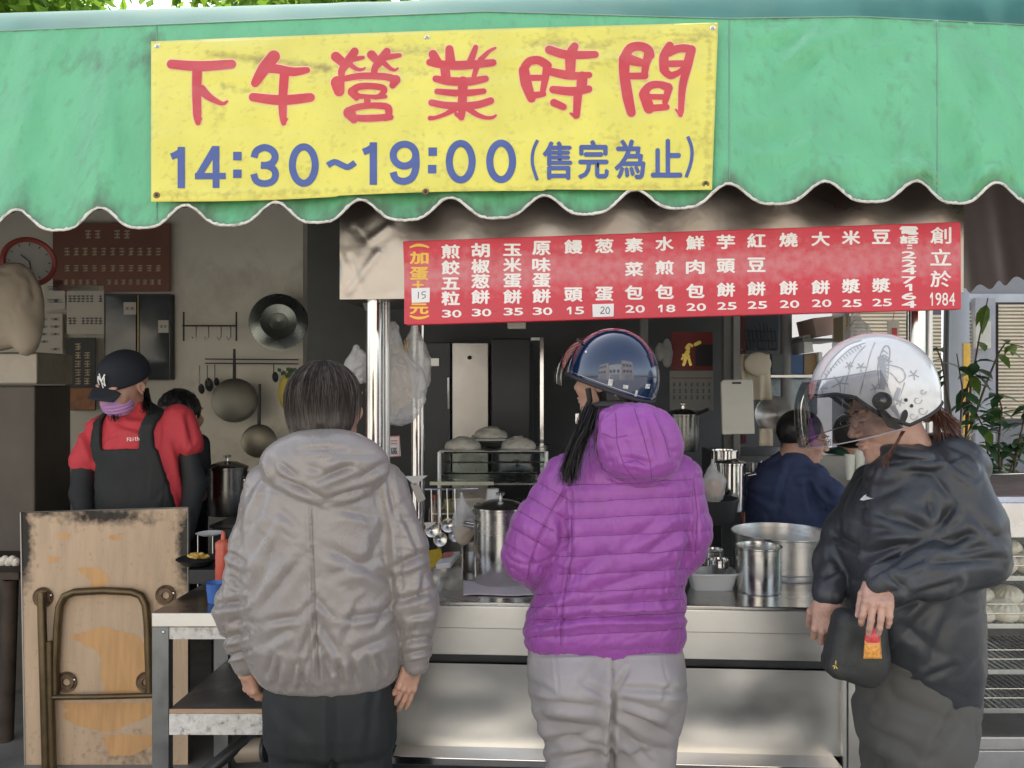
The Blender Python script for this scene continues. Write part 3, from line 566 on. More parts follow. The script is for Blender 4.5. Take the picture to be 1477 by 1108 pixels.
# ------------------------------------------------------------ serving counter
ct = thing('serving_counter', 'long stainless steel serving counter in front of the kitchen', 'counter', ap(900, 868, 2.6).to_2d().to_3d())
CY = 2.58; zt = .763
def cpx(x, z, Y=CY): p = ap(x, 554, Y); return Vector((p.x, p.y, z))
c0, c1 = 470, 1392
def cbox(x0, x1, z0, z1, Y, d): return MB().slab([cpx(x0, z0, Y), cpx(x1, z0, Y), cpx(x1, z1, Y), cpx(x0, z1, Y)], AY * d)
put('worktop', cbox(c0, c1, zt - .012, zt, CY + .003, .74), mat('worktop_steel', (.52, .51, .49), .22, 1, var=.1, vs=5, rvar=.1, bump=.1, bs=6, bdist=.01, dirt=.35, ds=7, dirtcol=(.2, .17, .13), dthr=.52), ct, bevel=.003)
put('front_lip', cbox(c0, c1, zt - .088, zt - .0125, CY, .012), STEEL, ct, bevel=.003)
put('upper_panel', cbox(c0 + 95, 1216, zt - .187, zt - .088, CY + .03, .02), STEEL, ct, bevel=.002)
put('groove', cbox(c0 + 95, 1216, .545, .576, CY + .05, .02), DARKM, ct)
def lp(x0, x1, z0, z1, Y):
    def f(u, v):
        x = x0 + (x1 - x0) * u; z = z0 + (z1 - z0) * v; p = cpx(x, z, Y); e = math.sin(u * math.pi) * math.sin(v * math.pi)
        return p + AY * (.006 * e * (noise(np.array([u * 3.1 + x0, v * 1.7, 2.])) * 2) + .008 * e)
    return MB().grid(f, 60, 30)
put('lower_panel', lp(c0 + 95, 925, .262, .545, CY + .032), STEEL, ct, smooth=180)
put('lower_panel', lp(927, 1216, .262, .545, CY + .032), STEEL, ct, smooth=180)
put('foot_ledge', cbox(c0 + 95, 1216, .235, .262, CY - .05, .16), CHROME, ct, bevel=.003)
put('kick_panel', cbox(c0 + 95, 1216, 0, .235, CY + .04, .02), DARKM, ct)
put('end_panel', MB().slab([cpx(1216, 0, CY + .012), cpx(1221, 0, CY + .012), cpx(1221, zt - .088, CY + .012), cpx(1216, zt - .088, CY + .012)], AY * .7), STEEL, ct)
put('left_panel', cbox(c0, c0 + 94, .1, zt - .088, CY + .07, .02), mat('dark_reflection_steel', (.10, .10, .10), .3, .9), ct)  # dark reflection of the steel put into its base colour
put('back_panel', cbox(c0, c1, .02, zt - .013, CY + .72, .01), DARKM, ct)
put('right_panel', cbox(1224, 1390, .02, zt - .09, CY + .09, .02), STEEL, ct)
# ============================================================ people
SKIN = mat('skin', (.50, .29, .21), .5, var=.08, vs=30, bump=.15, bs=250, bdist=.002, sub=.15)
SKIN2 = mat('skin_ruddy', (.48, .29, .22), .5, var=.12, vs=40, bump=.35, bs=160, bdist=.003, sub=.15)
NYL = mat('taupe_nylon', (.235, .212, .200), .30, spec=.8, var=.05, vs=12, bump=.45, bs=38, bdist=.005, rvar=.06, sheen=.15)
PUR = mat('purple_nylon', (.28, .062, .32), .40, var=.08, vs=10, bump=.3, bs=45, bdist=.004, rvar=.06, sheen=.2, stretch=(2.4, 2.4, 1))
GREYP = mat('grey_twill', (.33, .31, .315), .8, var=.06, vs=7, bump=.3, bs=500, bdist=.001)
BLKP = mat('black_trouser_cloth', (.013, .016, .017), .75, var=.1, bump=.1, bs=300, bdist=.001)
BLKJ = mat('charcoal_windbreaker', (.034, .038, .044), .40, var=.08, vs=8, bump=.35, bs=26, bdist=.006, rvar=.06)
GREYT = mat('dark_grey_trousers', (.085, .085, .08), .8, var=.1, vs=8, bump=.15, bs=300, bdist=.001)
HAIRB = mat('black_hair', (.012, .011, .012), .38, var=.3, vs=60)
HAIRG = mat('grey_brown_hair', (.075, .062, .055), .42, var=.5, vs=90, stretch=(1, 1, .1))
HAIRR = mat('brown_hair', (.13, .06, .04), .4, var=.4, vs=90)
SHOE = mat('shoe_leather', (.03, .03, .03), .5)
def W(px, py, Y): v = at(px, py, Y); return (v.x, v.y, v.z)
def zz(py, Y): return EYE - (py - 554) / FPX * Y
def xx(px, Y): return (px - 738.5) / FPX * Y
def head_sdf(M, c, jaw=1.0):
    def f(P):
        Q = (P - np.array(c)) @ np.array(M)              # world -> local (face towards -y)
        d = ell(Q, (0, .015, .035), (.075, .093, .085)); d = smin(d, ell(Q, (0, -.03, -.03), (.060, .062, .082)), .03)
        d = smin(d, ell(Q, (0, -.045, -.082), (.043 * jaw, .045, .032)), .025); d = smin(d, ell(Q, (0, -.078, -.1), (.018, .014, .014)), .015)
        d = smin(d, rcone(Q, (0, -.086, .018), (0, -.110, -.022), .007, .011), .012)
        for s in (-1, 1):
            d = smin(d, ell(Q, (s * .012, -.100, -.027), (.009, .011, .008)), .006); d = smin(d, ell(Q, (s * .030, -.080, .033), (.026, .012, .008)), .015)
            d = smin(d, ell(Q, (s * .040, -.066, -.022), (.024, .020, .024)), .02); d = smax(d, -ell(Q, (s * .031, -.104, .012), (.019, .016, .010)), .008)
            e = ell(Q, (s * .077, .012, -.005), (.010, .019, .031)); e = smax(e, -ell(Q, (s * .088, .006, -.003), (.009, .011, .020)), .004); d = smin(d, e, .005)
        d = smin(d, ell(Q, (0, -.094, -.053), (.024, .011, .0055)), .006); d = smin(d, ell(Q, (0, -.092, -.064), (.019, .011, .0065)), .006)
        d = smax(d, -rcone(Q, (-.024, -.100, -.0583), (.024, -.100, -.0583), .0022, .0022), .003)
        d = smin(d, rcone(Q, (0, .025, -.07), (0, .045, -.19), .052, .060), .03); return d
    return f
def local_pts(M, c, pts): return [Vector(np.array(c) + np.array(M) @ np.array(p)) for p in pts]
LIPM = mat('lips', (.38, .14, .12), .45)
def eyes(M, c, par, rad=.0105, closed=False):
    for s in (-1, 1):
        o = Vector(local_pts(M, c, [(s * .031, -.081, .011)])[0]); fr = Vector(np.array(M) @ np.array([0, -1, -.55])).normalized()
        if closed:
            put('eyelid', MB().lathe(o, [(0, rad), (rad * .45, rad * .9), (rad * .8, rad * .6), (rad, 0), (0, -rad)], 16, axis=fr), SKIN2, par, smooth=60)
            put('eyelashes', MB().tube([Vector(q) for q in local_pts(M, c, [(s * .021, -.090, .006), (s * .031, -.0925, .003), (s * .041, -.089, .006)])], .0011, 5), HAIRB, par)
        if not closed:
            e = put('eye', MB().lathe(o, [(0, rad), (rad * .45, rad * .9), (rad * .8, rad * .6), (rad, 0), (0, -rad)], 16, axis=fr), mat('eye_white', (.6, .57, .53), .2), par, smooth=60)
            put('iris', MB().lathe(o + fr * (rad * .9), [(0, .0016), (.004, .0012), (.0055, -.001)], 14, axis=fr), mat('iris_brown', (.02, .012, .01), .1), e, smooth=60)
    bm_ = MB()
    for s in (-1, 1): bm_.tube(local_pts(M, c, [(s * .014, -.096, .030), (s * .030, -.097, .036), (s * .048, -.084, .032)]), [.0018, .003, .001], 6)
    put('eyebrows', bm_, HAIRB, par, smooth=60)
def hand(name, wrist, fdir, back, side, curls, par, M_=None, h=.0022, spread=1, thumb=(.75, .6, -.35), thcurl=.5, sc=1.0, skin=None, label=None):
    y = Vector(fdir).normalized(); z = Vector(back); z = (z - y * z.dot(y)).normalized(); x = y.cross(z) * side
    Mw = np.array([x, y, z]).T; o = np.array(wrist)
    fb = [(.029, .088, .072), (.010, .092, .080), (-.010, .088, .074), (-.028, .080, .058)]
    ch = []
    for i, (bx, by, ln) in enumerate(fb):
        sp = (bx * 2.2) * spread; p = np.array([bx, by, 0.]); pts = [np.array([bx * .75, by - .045, -.002]), p]; a = 0; cu = curls[i]
        for k, fr in enumerate((.46, .30, .24)):
            a += cu * (.9, 1.1, .8)[k]; dv = np.array([math.sin(sp) * math.cos(a), math.cos(a) * math.cos(sp), -math.sin(a)]); p = p + dv * ln * fr; pts.append(p)
        ch.append((pts, [.010, .0092, .0085, .0078, .0066]))
    t = np.array(thumb); t = t / np.linalg.norm(t); p0 = np.array([.020, .020, -.004]); p1 = p0 + t * .040; t2 = t * .8 + np.array([-.5, .35, -.45]) * thcurl; t2 /= np.linalg.norm(t2); p2 = p1 + t2 * .032; p3 = p2 + t2 * .024
    ch.append(([p0, p1, p2, p3], [.015, .0118, .0098, .0078]))
    def f(P):
        Q = ((P - o) @ Mw) / sc
        d = boxd(Q, (0.001, .052, -.001), (.037, .040, .0125), .012); d = smin(d, rcone(Q, (0, -.004, 0), (0, .02, 0), .024, .024), .02)
        d = smin(d, ell(Q, (.022, .035, -.010), (.016, .030, .013)), .01)
        for j, (pts, rs) in enumerate(ch): d = smin(d, chain(Q, pts, rs, .003), .005 if j < 4 else .008)
        for k in range(4): d = smin(d, ell(Q, (fb[k][0], fb[k][1] - .002, .008), (.0075, .009, .006)), .006)
        return d * sc
    allp = np.concatenate([np.array(p) for p, _ in ch] + [np.array([[0, -.06, 0]])]) * sc @ Mw.T + o
    lo = allp.min(0) - .035 * sc; hi = allp.max(0) + .035 * sc
    hnd = put(name, sculpt(f, lo, hi, h, lambda P, N: .0006 * noise(P * 160)), skin or SKIN, par, smooth=180, label=label)
    for pts, rs in ch:
        nm = MB(); a, b = pts[-2], pts[-1]; dv = (b - a) / np.linalg.norm(b - a); nb = np.array([0, 0, 1.]) if pts is not ch[-1][0] else np.array([.2, -.2, 1.]); nb = nb - dv * nb.dot(dv); nb /= np.linalg.norm(nb); sx = np.cross(dv, nb)
        c = b + nb * rs[-1] * .93; q = [c + sx * .0042 - dv * .006, c + sx * .0046 + dv * .001, c + sx * .003 + dv * .005 - nb * .0012, c - sx * .003 + dv * .005 - nb * .0012, c - sx * .0046 + dv * .001, c - sx * .0042 - dv * .006]
        nm.add([Vector(o + Mw @ (k * sc)) for k in q], [(0, 1, 2, 3, 4, 5)])
        put('fingernail', nm, mat('nail', (.60, .38, .32), .3), hnd, smooth=60)
    return hnd
def strands(seqs, wd=.0011, nseg=None):
    mb = MB()
    for pts in seqs:
        pts = [Vector(p) for p in pts]; m = len(pts); vs = []
        a = random.random() * 6.28; rv = Vector((math.cos(a), math.sin(a) * .4 - .3, math.sin(a * 2) * .3)).normalized()
        for i, p in enumerate(pts):
            t = (pts[min(i + 1, m - 1)] - pts[max(i - 1, 0)]).normalized(); s = t.cross(rv); s = s.normalized() if s.length > 1e-6 else Vector((1, 0, 0)); w_ = wd * (1 - .75 * i / (m - 1)); vs += [p + s * w_, p - s * w_]
        mb.add(vs, [(2 * i, 2 * i + 1, 2 * i + 3, 2 * i + 2) for i in range(m - 1)])
    return mb
def shoes(par, pts, Y):
    for x, y in pts:
        put('shoe', sculpt(lambda P: smin(ell(P, (x, y + .05, .045), (.048, .13, .045)), ell(P, (x, y - .03, .06), (.042, .06, .06)), .02), (x - .07, y - .12, -.01), (x + .07, y + .21, .14), .008), SHOE, par, smooth=180)
# ---------------------------------------------------------------- woman in the taupe jacket
Y = 2.15; u = pm(Y)
G = thing('person', 'person with short greying hair in taupe hooded jacket, back turned, facing the counter', 'person', (xx(472, Y), Y, 0))
pys = [990, 975, 955, 920, 860, 800, 740, 705, 680, 660, 645, 632]; ac = [478, 475, 472, 468, 463, 460, 460, 462, 465, 468, 469, 470]; aa = [84, 99, 108, 115, 114, 111, 108, 102, 90, 66, 48, 34]
bb = [.105, .130, .148, .160, .162, .158, .150, .135, .115, .095, .08, .065]
def gj(P):
    t = loft(P, [zz(p, Y) for p in pys], [xx(c, Y) for c in ac], Y, [a * u for a in aa], bb, 2.3, .03)
    for s, pts in ((-1, [(387, 702, 2.14), (366, 790, 2.13), (342, 878, 2.13), (354, 956, 2.14)]), (1, [(554, 702, 2.14), (582, 790, 2.13), (601, 878, 2.12), (600, 956, 2.13)])):
        t = smin(t, chain(P, [W(*p) for p in pts], [34 * u, 32 * u, 30 * u, 19 * u], .03), .010)
    hd = ell(P, W(468, 672, 2.075), (90 * u, .085, 52 * u)); hd = smin(hd, ell(P, W(470, 700, 2.06), (60 * u, .07, 30 * u)), .02)
    hd = smin(hd, ell(P, W(470, 642, 2.10), (52 * u, .085, 20 * u)), .02); return smin(t, hd, .006)
gf = [(448, 728, 450, 800, 2, 5), (450, 790, 452, 880, 2, 5), (452, 870, 460, 984, 2.5, 7), (456, 890, 432, 955, 5, 4), (458, 895, 492, 950, 5, 4), (458, 920, 440, 965, 4, 4), (460, 925, 480, 968, 4, 4), (456, 860, 436, 885, 4, 3), (455, 862, 480, 890, 4, 3),
      (440, 800, 375, 880, 7, 4), (470, 790, 562, 835, 8, 5), (475, 830, 560, 800, 7, 3), (400, 770, 368, 860, 8, 4), (385, 897, 430, 890, 5, 5), (500, 893, 562, 882, 5, 5), (540, 905, 572, 862, 5, 5), (520, 870, 495, 930, 6, 3), (380, 930, 420, 905, 6, 4), (500, 945, 560, 920, 6, 4), (365, 800, 400, 740, 7, 3), (560, 750, 530, 820, 8, 3),
      (398, 988, 402, 952, 4, 6), (418, 990, 424, 958, 4, 6), (436, 990, 434, 955, 4, 6), (474, 990, 468, 950, 4, 5), (494, 988, 488, 955, 4, 6), (515, 985, 506, 948, 4, 6), (538, 980, 528, 945, 4, 5), (556, 972, 545, 945, 4, 5), (384, 975, 392, 945, 4, 5),
      (308, 874, 352, 868, 5, 8), (325, 795, 352, 812, 4, 6), (312, 925, 356, 914, 4, 6), (322, 950, 362, 938, 3, 6), (318, 840, 324, 930, 3, 3), (330, 830, 352, 850, 4, 4), (345, 765, 335, 820, 4, 3), (330, 900, 352, 893, 4, 4),
      (572, 816, 615, 799, 5, 9), (578, 867, 618, 854, 5, 9), (582, 926, 628, 920, 4, 7), (586, 944, 622, 938, 3, 6), (590, 760, 606, 800, 4, 4), (612, 830, 606, 870, 4, 4), (590, 890, 620, 884, 4, 5), (600, 900, 590, 925, 4, 4), (575, 735, 596, 770, 5, 4),
      (402, 688, 440, 706, 5, 6), (425, 700, 470, 722, 4, 6), (462, 690, 505, 672, 5, 9), (470, 722, 535, 702, 4, 6), (388, 655, 400, 692, 5, 4), (480, 655, 545, 655, 5, 4), (430, 650, 500, 646, 4, 4), (405, 668, 428, 688, 4, 6), (520, 690, 556, 668, 5, 5), (440, 672, 470, 680, 5, 3),
      (385, 700, 360, 760, 5, 4), (560, 690, 572, 760, 4, 5), (572, 760, 580, 850, 3, 4), (400, 735, 430, 760, 6, 3), (490, 735, 540, 745, 6, 3)]
def gd(P, N):
    s = np.clip((zz(980, Y) - P[:, 2]) / -.1, 0, 1)
    sl = (P[:, 0] < xx(362, Y)) | (P[:, 0] > xx(576, Y))
    return folds(P, N, gf) + cloth(P, (5, 5, 8), .0026, rotm(0, 35, 0), 3) * np.where(sl, .4, .9) + cloth(P, (5, 5, 16), .0034, rotm(0, 8, 0), 11) * sl
put('jacket', sculpt(gj, (xx(295, Y), 1.84, zz(1000, Y)), (xx(650, Y), 2.36, zz(612, Y)), .0047, gd), NYL, G, smooth=180)
put('centre_seam', MB().tube([W(448 + (p - 728) * .045, p, 1.9865 + .00002 * abs(p - 850)) for p in range(736, 976, 12)], .0012, 6), mat('seam_dark', (.10, .085, .08), .7), G) if 0 else None
def gt(P):
    d = loft(P, [zz(p, Y) for p in (1075, 1040, 1000, 960)], [xx(c, Y) for c in (478, 477, 476, 476)], Y, [92 * u, 94 * u, 93 * u, 88 * u], [.12, .135, .13, .115], 2.5, .03)
    for x0 in (431, 524): d = smin(d, chain(P, [(xx(x0, Y), Y, zz(1050, Y)), (xx(x0 + (4 if x0 < 470 else -4), Y), Y, zz(1180, Y)), (xx(x0, Y), Y + .01, .06)], [45 * u, 41 * u, .075], .02), .02)
    return d
put('trousers', sculpt(gt, (xx(370, Y), 1.98, 0.02), (xx(590, Y), 2.32, zz(955, Y)), .009, lambda P, N: folds(P, N, [(478, 1000, 480, 1108, 5, 8), (420, 1000, 425, 1108, 7, 3), (540, 990, 530, 1100, 7, 3), (400, 1020, 440, 1060, 8, 3)]) + cloth(P, (9, 9, 4), .003, None, 5)), BLKP, G, smooth=180)
shoes(G, [(xx(431, Y), Y + .01), (xx(524, Y), Y + .01)], Y)
gm = rotm(0, 0, 152); gc = W(474, 584, 2.17)
gh = put('head', sculpt(head_sdf(gm, gc), np.array(gc) - .21, np.array(gc) + .15, .006), SKIN, G, smooth=180)
def cap_sdf(P):
    Q = (P - np.array(gc)) @ gm
    d = ell(Q, (0, .022, .022), (.094, .110, .098)); d = smin(d, ell(Q, (0, .030, -.045), (.092, .085, .055)), .03)
    d = smax(d, -(Q[..., 1] + .035 + .0 * Q[..., 2]), .02); return smax(d, -.098 - Q[..., 2], .015)
hc = put('hair', sculpt(cap_sdf, np.array(gc) - .16, np.array(gc) + .15, .005, lambda P, N: .002 * noise((P - np.array(gc)) * np.array([110, 110, 14])) - .006 * np.exp(-((P[:, 0] - gc[0] + .0) / .01) ** 2) * (P[:, 2] < gc[2] - .05)), HAIRG, G, smooth=180)
ss = []
for k in range(4600):
    az = random.uniform(-2.3, 2.3); th0 = abs(random.gauss(0, .5)) + .03; l = random.uniform(.6, 1.7); pts = []; jit = random.gauss(0, .05); ro = random.uniform(1.0, 1.045)
    for i in range(9):
        th = min(th0 + l * i / 8, 2.75); az2 = az + jit * i / 8; fx = .095 * math.sin(th) * math.sin(az2) * ro; fy = .020 + .111 * math.sin(th) * math.cos(az2) * ro; fz = .022 + .100 * math.cos(th) * ro
        if th > 1.5: q = (th - 1.5) / 1.25; fx = .096 * math.sin(az2) * (1 - .10 * q * q) * ro; fy = .022 + .111 * math.cos(az2) * ro * (1 - .2 * q * q); fz = .022 + .1 * math.cos(1.5) - .115 * q
        pts.append(np.array(gc) + gm @ np.array([fx, fy, fz]))
    ss.append(pts)
put('hair_strands', strands(ss, .0008), HAIRG, hc, smooth=180)
hand('hand', W(352, 962, 2.155), (.22, .25, -1), (-.6, -.7, 0), 1, (.35, .4, .45, .5), G, thumb=(.5, .8, -.4), sc=.9)
hand('hand', W(597, 955, 2.14), (-.32, .02, -1), (.55, -.8, -.1), -1, (.12, .15, .22, .35), G, thumb=(.4, .85, -.5), sc=.9)
G_J = [c for c in G.children if c.name.startswith('jacket')][0]
# ---------------------------------------------------------------- person in the purple jacket
Y = 2.18; u = pm(Y)
Pp = thing('person', 'person in purple quilted hooded jacket and grey trousers seen from behind', 'person', (xx(880, Y), Y, 0))
pys2 = [938, 925, 905, 885, 860, 800, 740, 700, 675, 655, 638, 620, 605]; ac2 = [872, 872, 871, 874, 879, 890, 897, 899, 898, 896, 896, 896, 896]; aa2 = [112, 115, 116, 113, 106, 101, 103, 100, 92, 75, 55, 42, 36]
bb2 = [.125, .135, .145, .145, .148, .155, .158, .150, .135, .115, .095, .08, .07]
def pj(P):
    t = loft(P, [zz(p, Y) for p in pys2], [xx(c, Y) for c in ac2], Y, [a * u for a in aa2], bb2, 2.3, .02)
    t = smin(t, chain(P, [W(820, 692, 2.17), W(778, 765, 2.16), W(764, 800, 2.17), W(800, 842, 2.33), W(845, 830, 2.44)], [38 * u, 39 * u, 37 * u, 31 * u, 22 * u], .03), .012)
    t = smin(t, chain(P, [W(976, 692, 2.17), W(987, 765, 2.16), W(980, 792, 2.18), W(950, 815, 2.34), W(905, 810, 2.44)], [37 * u, 36 * u, 34 * u, 30 * u, 22 * u], .03), .012)
    h_ = ell(P, W(922, 640, 2.06), (60 * u, .085, 56 * u), rotm(0, 12, 0)); h_ = smin(h_, ell(P, W(893, 615, 2.10), (44 * u, .08, 34 * u)), .03); h_ = smin(h_, ell(P, W(925, 665, 2.04), (48 * u, .07, 30 * u)), .02)
    return smin(t, h_, .005)
seam_b = [640, 668, 697, 721, 745, 771, 799, 825, 851, 870, 889, 912, 936]
def pd(P, N):
    px = P[:, 0] / P[:, 1] * FPX + 738.5; py = 554 - (P[:, 2] - EYE) / P[:, 1] * FPX
    wob = 2.2 * noise(np.stack([px / 40, py / 60, px * 0], -1))
    sb = np.interp(py + .05 * (px - 900) + wob, seam_b, np.arange(len(seam_b)))
    arm = (px < 815 - np.clip((py - 760) * .35, -20, 30)) & (py < 845); rar = (px > 998) & (py < 845)
    sl = ((px - 812) * (-.50) + (py - 690) * .86) / 25 + .1 * wob; sr = ((px - 1000) * .15 + (py - 690) * .98) / 26
    dh = ((px - 922) / 62) ** 2 + ((py - 638) / 56) ** 2 < 1.0; hood = (P[:, 1] < 2.055) & (py < 700) & (px > 845) & dh
    sh = (px - 865 + (py - 620) * -.35) / 31
    s = np.where(arm, sl, np.where(rar, sr, sb)); s = np.where(hood, sh, s)
    q = np.abs(np.sin(np.pi * s)); puff = .0050 * (q ** .45 - .6) * np.where(hood, .75, 1)
    near = np.exp(-(q / .35) ** 2)
    puck = np.where(hood, noise(P * np.array([30, 30, 75])), noise(P * np.array([95, 95, 22]))) * .0016 * (1 + near)
    wr = cloth(P, (6, 6, 13), .0042, rotm(0, -28, 0), 21) * np.clip((py - 740) / 80, .15, 1) * np.where(hood, .6, 1)
    return puff + puck + wr + folds(P, N, pf)
pf = [(822, 695, 826, 740, 2, 4), (826, 740, 825, 800, 2, 4), (825, 800, 813, 860, 2, 4), (813, 860, 808, 932, 2, 4), (822, 700, 793, 742, 2.5, 4), (793, 742, 772, 790, 2.5, 4), (772, 790, 762, 836, 2.5, 4), (812, 750, 818, 800, 7, 10), (800, 800, 822, 770, 6, 6),
      (757, 903, 850, 889, 5, 8), (840, 890, 992, 889, 4, 8), (770, 872, 830, 850, 6, 5), (790, 860, 870, 800, 8, 5), (860, 850, 960, 820, 7, 4), (930, 800, 990, 760, 7, 5), (960, 870, 992, 850, 5, 5), (772, 915, 800, 880, 5, 5), (765, 890, 790, 862, 5, 5), (890, 870, 960, 865, 6, 3),
      (900, 790, 960, 740, 8, 4), (900, 660, 935, 668, 4, 6), (935, 600, 950, 660, 4, 5), (880, 690, 960, 696, 4, 4), (858, 640, 862, 600, 4, 4), (1000, 700, 1004, 800, 3, 5), (1000, 760, 980, 830, 6, 6)]
put('jacket', sculpt(pj, (xx(705, Y), 1.92, zz(945, Y)), (xx(1040, Y), 2.52, zz(575, Y)), .0043, pd), PUR, Pp, smooth=180)
STL = mat('purple_thread', (.15, .033, .18), .7)
def stitch(body, par, lines, m, r=.0009):
    me = body.data; off = Vector(body['_o']); bt = BVHTree.FromPolygons([v.co + off for v in me.vertices], [tuple(p.vertices) for p in me.polygons]); mb = MB()
    for L_ in lines:
        run = []
        for x, y in L_:
            d = (at(x, y, 1.0) - Vector((0, 0, EYE))).normalized(); h_ = bt.ray_cast(Vector((0, 0, EYE)), d)
            if h_[0] is None or (run and (h_[0] - run[-1]).length > .02):
                if len(run) > 2: mb.tube(run, r, 5)
                run = []
                if h_[0] is None: continue
            run.append(h_[0] - d * .0004)
        if len(run) > 2: mb.tube(run, r, 5)
    put('stitching', mb, m, par, smooth=60)
from mathutils.bvhtree import BVHTree
def dens(pts, st=3.0):
    out = []
    for (a, b), (c, d) in zip(pts, pts[1:]):
        n = max(1, int(math.hypot(c - a, d - b) / st)); out += [(a + (c - a) * k / n, b + (d - b) * k / n) for k in range(n)]
    return out + [pts[-1]]
pj_o = [c for c in Pp.children if c.name.startswith('jacket')][0]
sl_ = []
for yb in seam_b[2:-1]: sl_.append([(x, yb - .05 * (x - 900) - 2.2 * float(noise(np.array([x / 40., (yb) / 60., 0.])))) for x in np.arange(766 if yb > 848 else (815 if yb < 770 else 806), 1000, 3)])
for k in range(1, 6): t0 = 25 * k - 2; sl_.append([(812 - .5 * t0 + .86 * q, 690 + .86 * t0 + .5 * q) for q in np.arange(-48, 30, 3)])
for q in ([(866, 606), (858, 640), (868, 676), (900, 694)], [(888, 596), (890, 640), (900, 672), (918, 694)], [(915, 590), (928, 630), (938, 668), (940, 690)], [(943, 596), (958, 630), (966, 660)], [(868, 625), (885, 632), (905, 628)], [(900, 668), (918, 664), (930, 672)]): sl_.append(dens(q))
for q in ([(824, 742), (825, 800), (815, 850), (808, 905), (809, 931)], [(815, 700), (793, 742), (776, 780), (763, 815), (761, 836)], [(884, 696), (880, 690)], [(1000, 690), (1006, 740), (1003, 800)]): sl_.append(dens(q))
stitch(pj_o, Pp, sl_, STL)
def pt(P):
    d = loft(P, [zz(p, Y) for p in (1060, 1030, 1000, 960, 920)], [xx(c, Y) for c in (878, 877, 876, 874, 872)], Y, [98 * u, 107 * u, 112 * u, 114 * u, 108 * u], [.12, .14, .152, .145, .125], 2.5, .03)
    for s in (-1, 1): d = smin(d, ell(P, W(880 + s * 50, 990, 2.085), (50 * u, .10, 52 * u)), .03)
    for x0, x1, x2 in ((832, 836, 836), (926, 926, 926)): d = smin(d, chain(P, [(xx(x0, Y), Y, zz(1040, Y)), (xx(x1, Y), Y - .01, zz(1180, Y)), (xx(x2, Y), Y + .01, .06)], [51 * u, 43 * u, .07], .02), .012)
    return d
ptf = [(884, 935, 884, 1000, 2, 4), (884, 985, 881, 1108, 4, 12), (905, 965, 886, 1002, 4, 6), (895, 992, 985, 998, 5, 7), (888, 1008, 965, 1032, 6, 6), (886, 1022, 970, 1062, 6, 6), (884, 1042, 940, 1100, 6, 6), (770, 1012, 868, 1022, 6, 6), (772, 1042, 865, 1050, 6, 6), (778, 1075, 872, 1052, 6, 6), (782, 1102, 868, 1082, 6, 6),
       (840, 985, 875, 1002, 5, 5), (765, 985, 800, 1002, 5, 4), (800, 945, 806, 1000, 2, 2), (870, 950, 830, 1000, 7, 3), (955, 945, 962, 985, 2, 2), (970, 985, 955, 1010, 4, 4), (800, 1060, 860, 1075, 6, 4), (900, 1065, 960, 1085, 6, 4), (760, 945, 985, 940, 3, 3)]
put('trousers', sculpt(pt, (xx(745, Y), 1.9, .02), (xx(1005, Y), 2.4, zz(915, Y)), .0055, lambda P, N: folds(P, N, ptf) + cloth(P, (5, 5, 9), .0020, rotm(0, 15, 0), 8)), GREYP, Pp, smooth=180)
shoes(Pp, [(xx(836, Y), Y + .01), (xx(926, Y), Y + .01)], Y)
phm = rotm(0, 0, -128); phc = W(880, 548, 2.19)            # face turned away to the left
put('head', sculpt(head_sdf(phm, phc), np.array(phc) - .21, np.array(phc) + .15, .006), SKIN, Pp, smooth=180)
put('hair_cap', sculpt(lambda P: (lambda Q: smax(smin(ell(Q, (0, .022, .022), (.088, .104, .095)), ell(Q, (0, .045, -.07), (.072, .065, .06)), .03), -Q[..., 1] - .01, .01))((P - np.array(phc)) @ phm), np.array(phc) - .19, np.array(phc) + .15, .006, lambda P, N: .002 * noise(P * np.array([120, 120, 15]))), HAIRB, Pp, smooth=180)
# helmets: a shell given by azimuth (0 = forward) and polar angle
VIS = bpy.data.materials.new('smoky_visor'); VIS.use_nodes = True
def visor_mat(m, tint, gl=.12):
    t = m.node_tree; t.nodes.clear(); o = t.nodes.new('ShaderNodeOutputMaterial'); a = t.nodes.new('ShaderNodeBsdfTransparent'); a.inputs[0].default_value = tint; g = t.nodes.new('ShaderNodeBsdfGlossy'); g.inputs['Roughness'].default_value = .04; g.inputs[0].default_value = (.9, .9, .9, 1)
    lw = t.nodes.new('ShaderNodeFresnel'); lw.inputs[0].default_value = 1.45; ad = t.nodes.new('ShaderNodeMath'); ad.operation = 'MULTIPLY_ADD'; ad.inputs[1].default_value = .3; ad.inputs[2].default_value = gl; mx = t.nodes.new('ShaderNodeMixShader')
    t.links.new(lw.outputs[0], ad.inputs[0]); t.links.new(ad.outputs[0], mx.inputs[0]); t.links.new(a.outputs[0], mx.inputs[1]); t.links.new(g.outputs[0], mx.inputs[2]); t.links.new(mx.outputs[0], o.inputs[0])
visor_mat(VIS, (.58, .58, .60, 1), .0)
def shell(c, M, rad, thmax):
    c = np.array(c); M = np.array(M)
    def q(az, th, ex=0):
        r = np.array(rad) + ex; return Vector(c + M @ np.array([r[0] * math.sin(th) * math.cos(az), r[1] * math.sin(th) * math.sin(az), r[2] * math.cos(th)]))
    return q
hp_ = thing('helmet', 'glossy navy scooter helmet with worn stickers and a lifted smoky visor', 'helmet', W(882, 585, 2.17))
NAVY = mat('navy_gloss', (.006, .020, .060), .10, var=.1, coat=1, rvar=.03)
hM = rotm(0, 0, 150) @ rotm(0, -13, 0) @ rotm(-3, 0, 0)                            # local x forward: to the left and away
tm = lambda a: 1.72 - .10 * math.cos(a) + .04 * math.cos(2 * a)
q_ = shell(W(883, 545, 2.17), hM, (.132, .116, .138), None)
put('shell', MB().grid(lambda a, b: q_(a * 2 * math.pi, .001 + tm(a * 2 * math.pi) * b), 65, 28), NAVY, hp_, smooth=180, thick=.004)
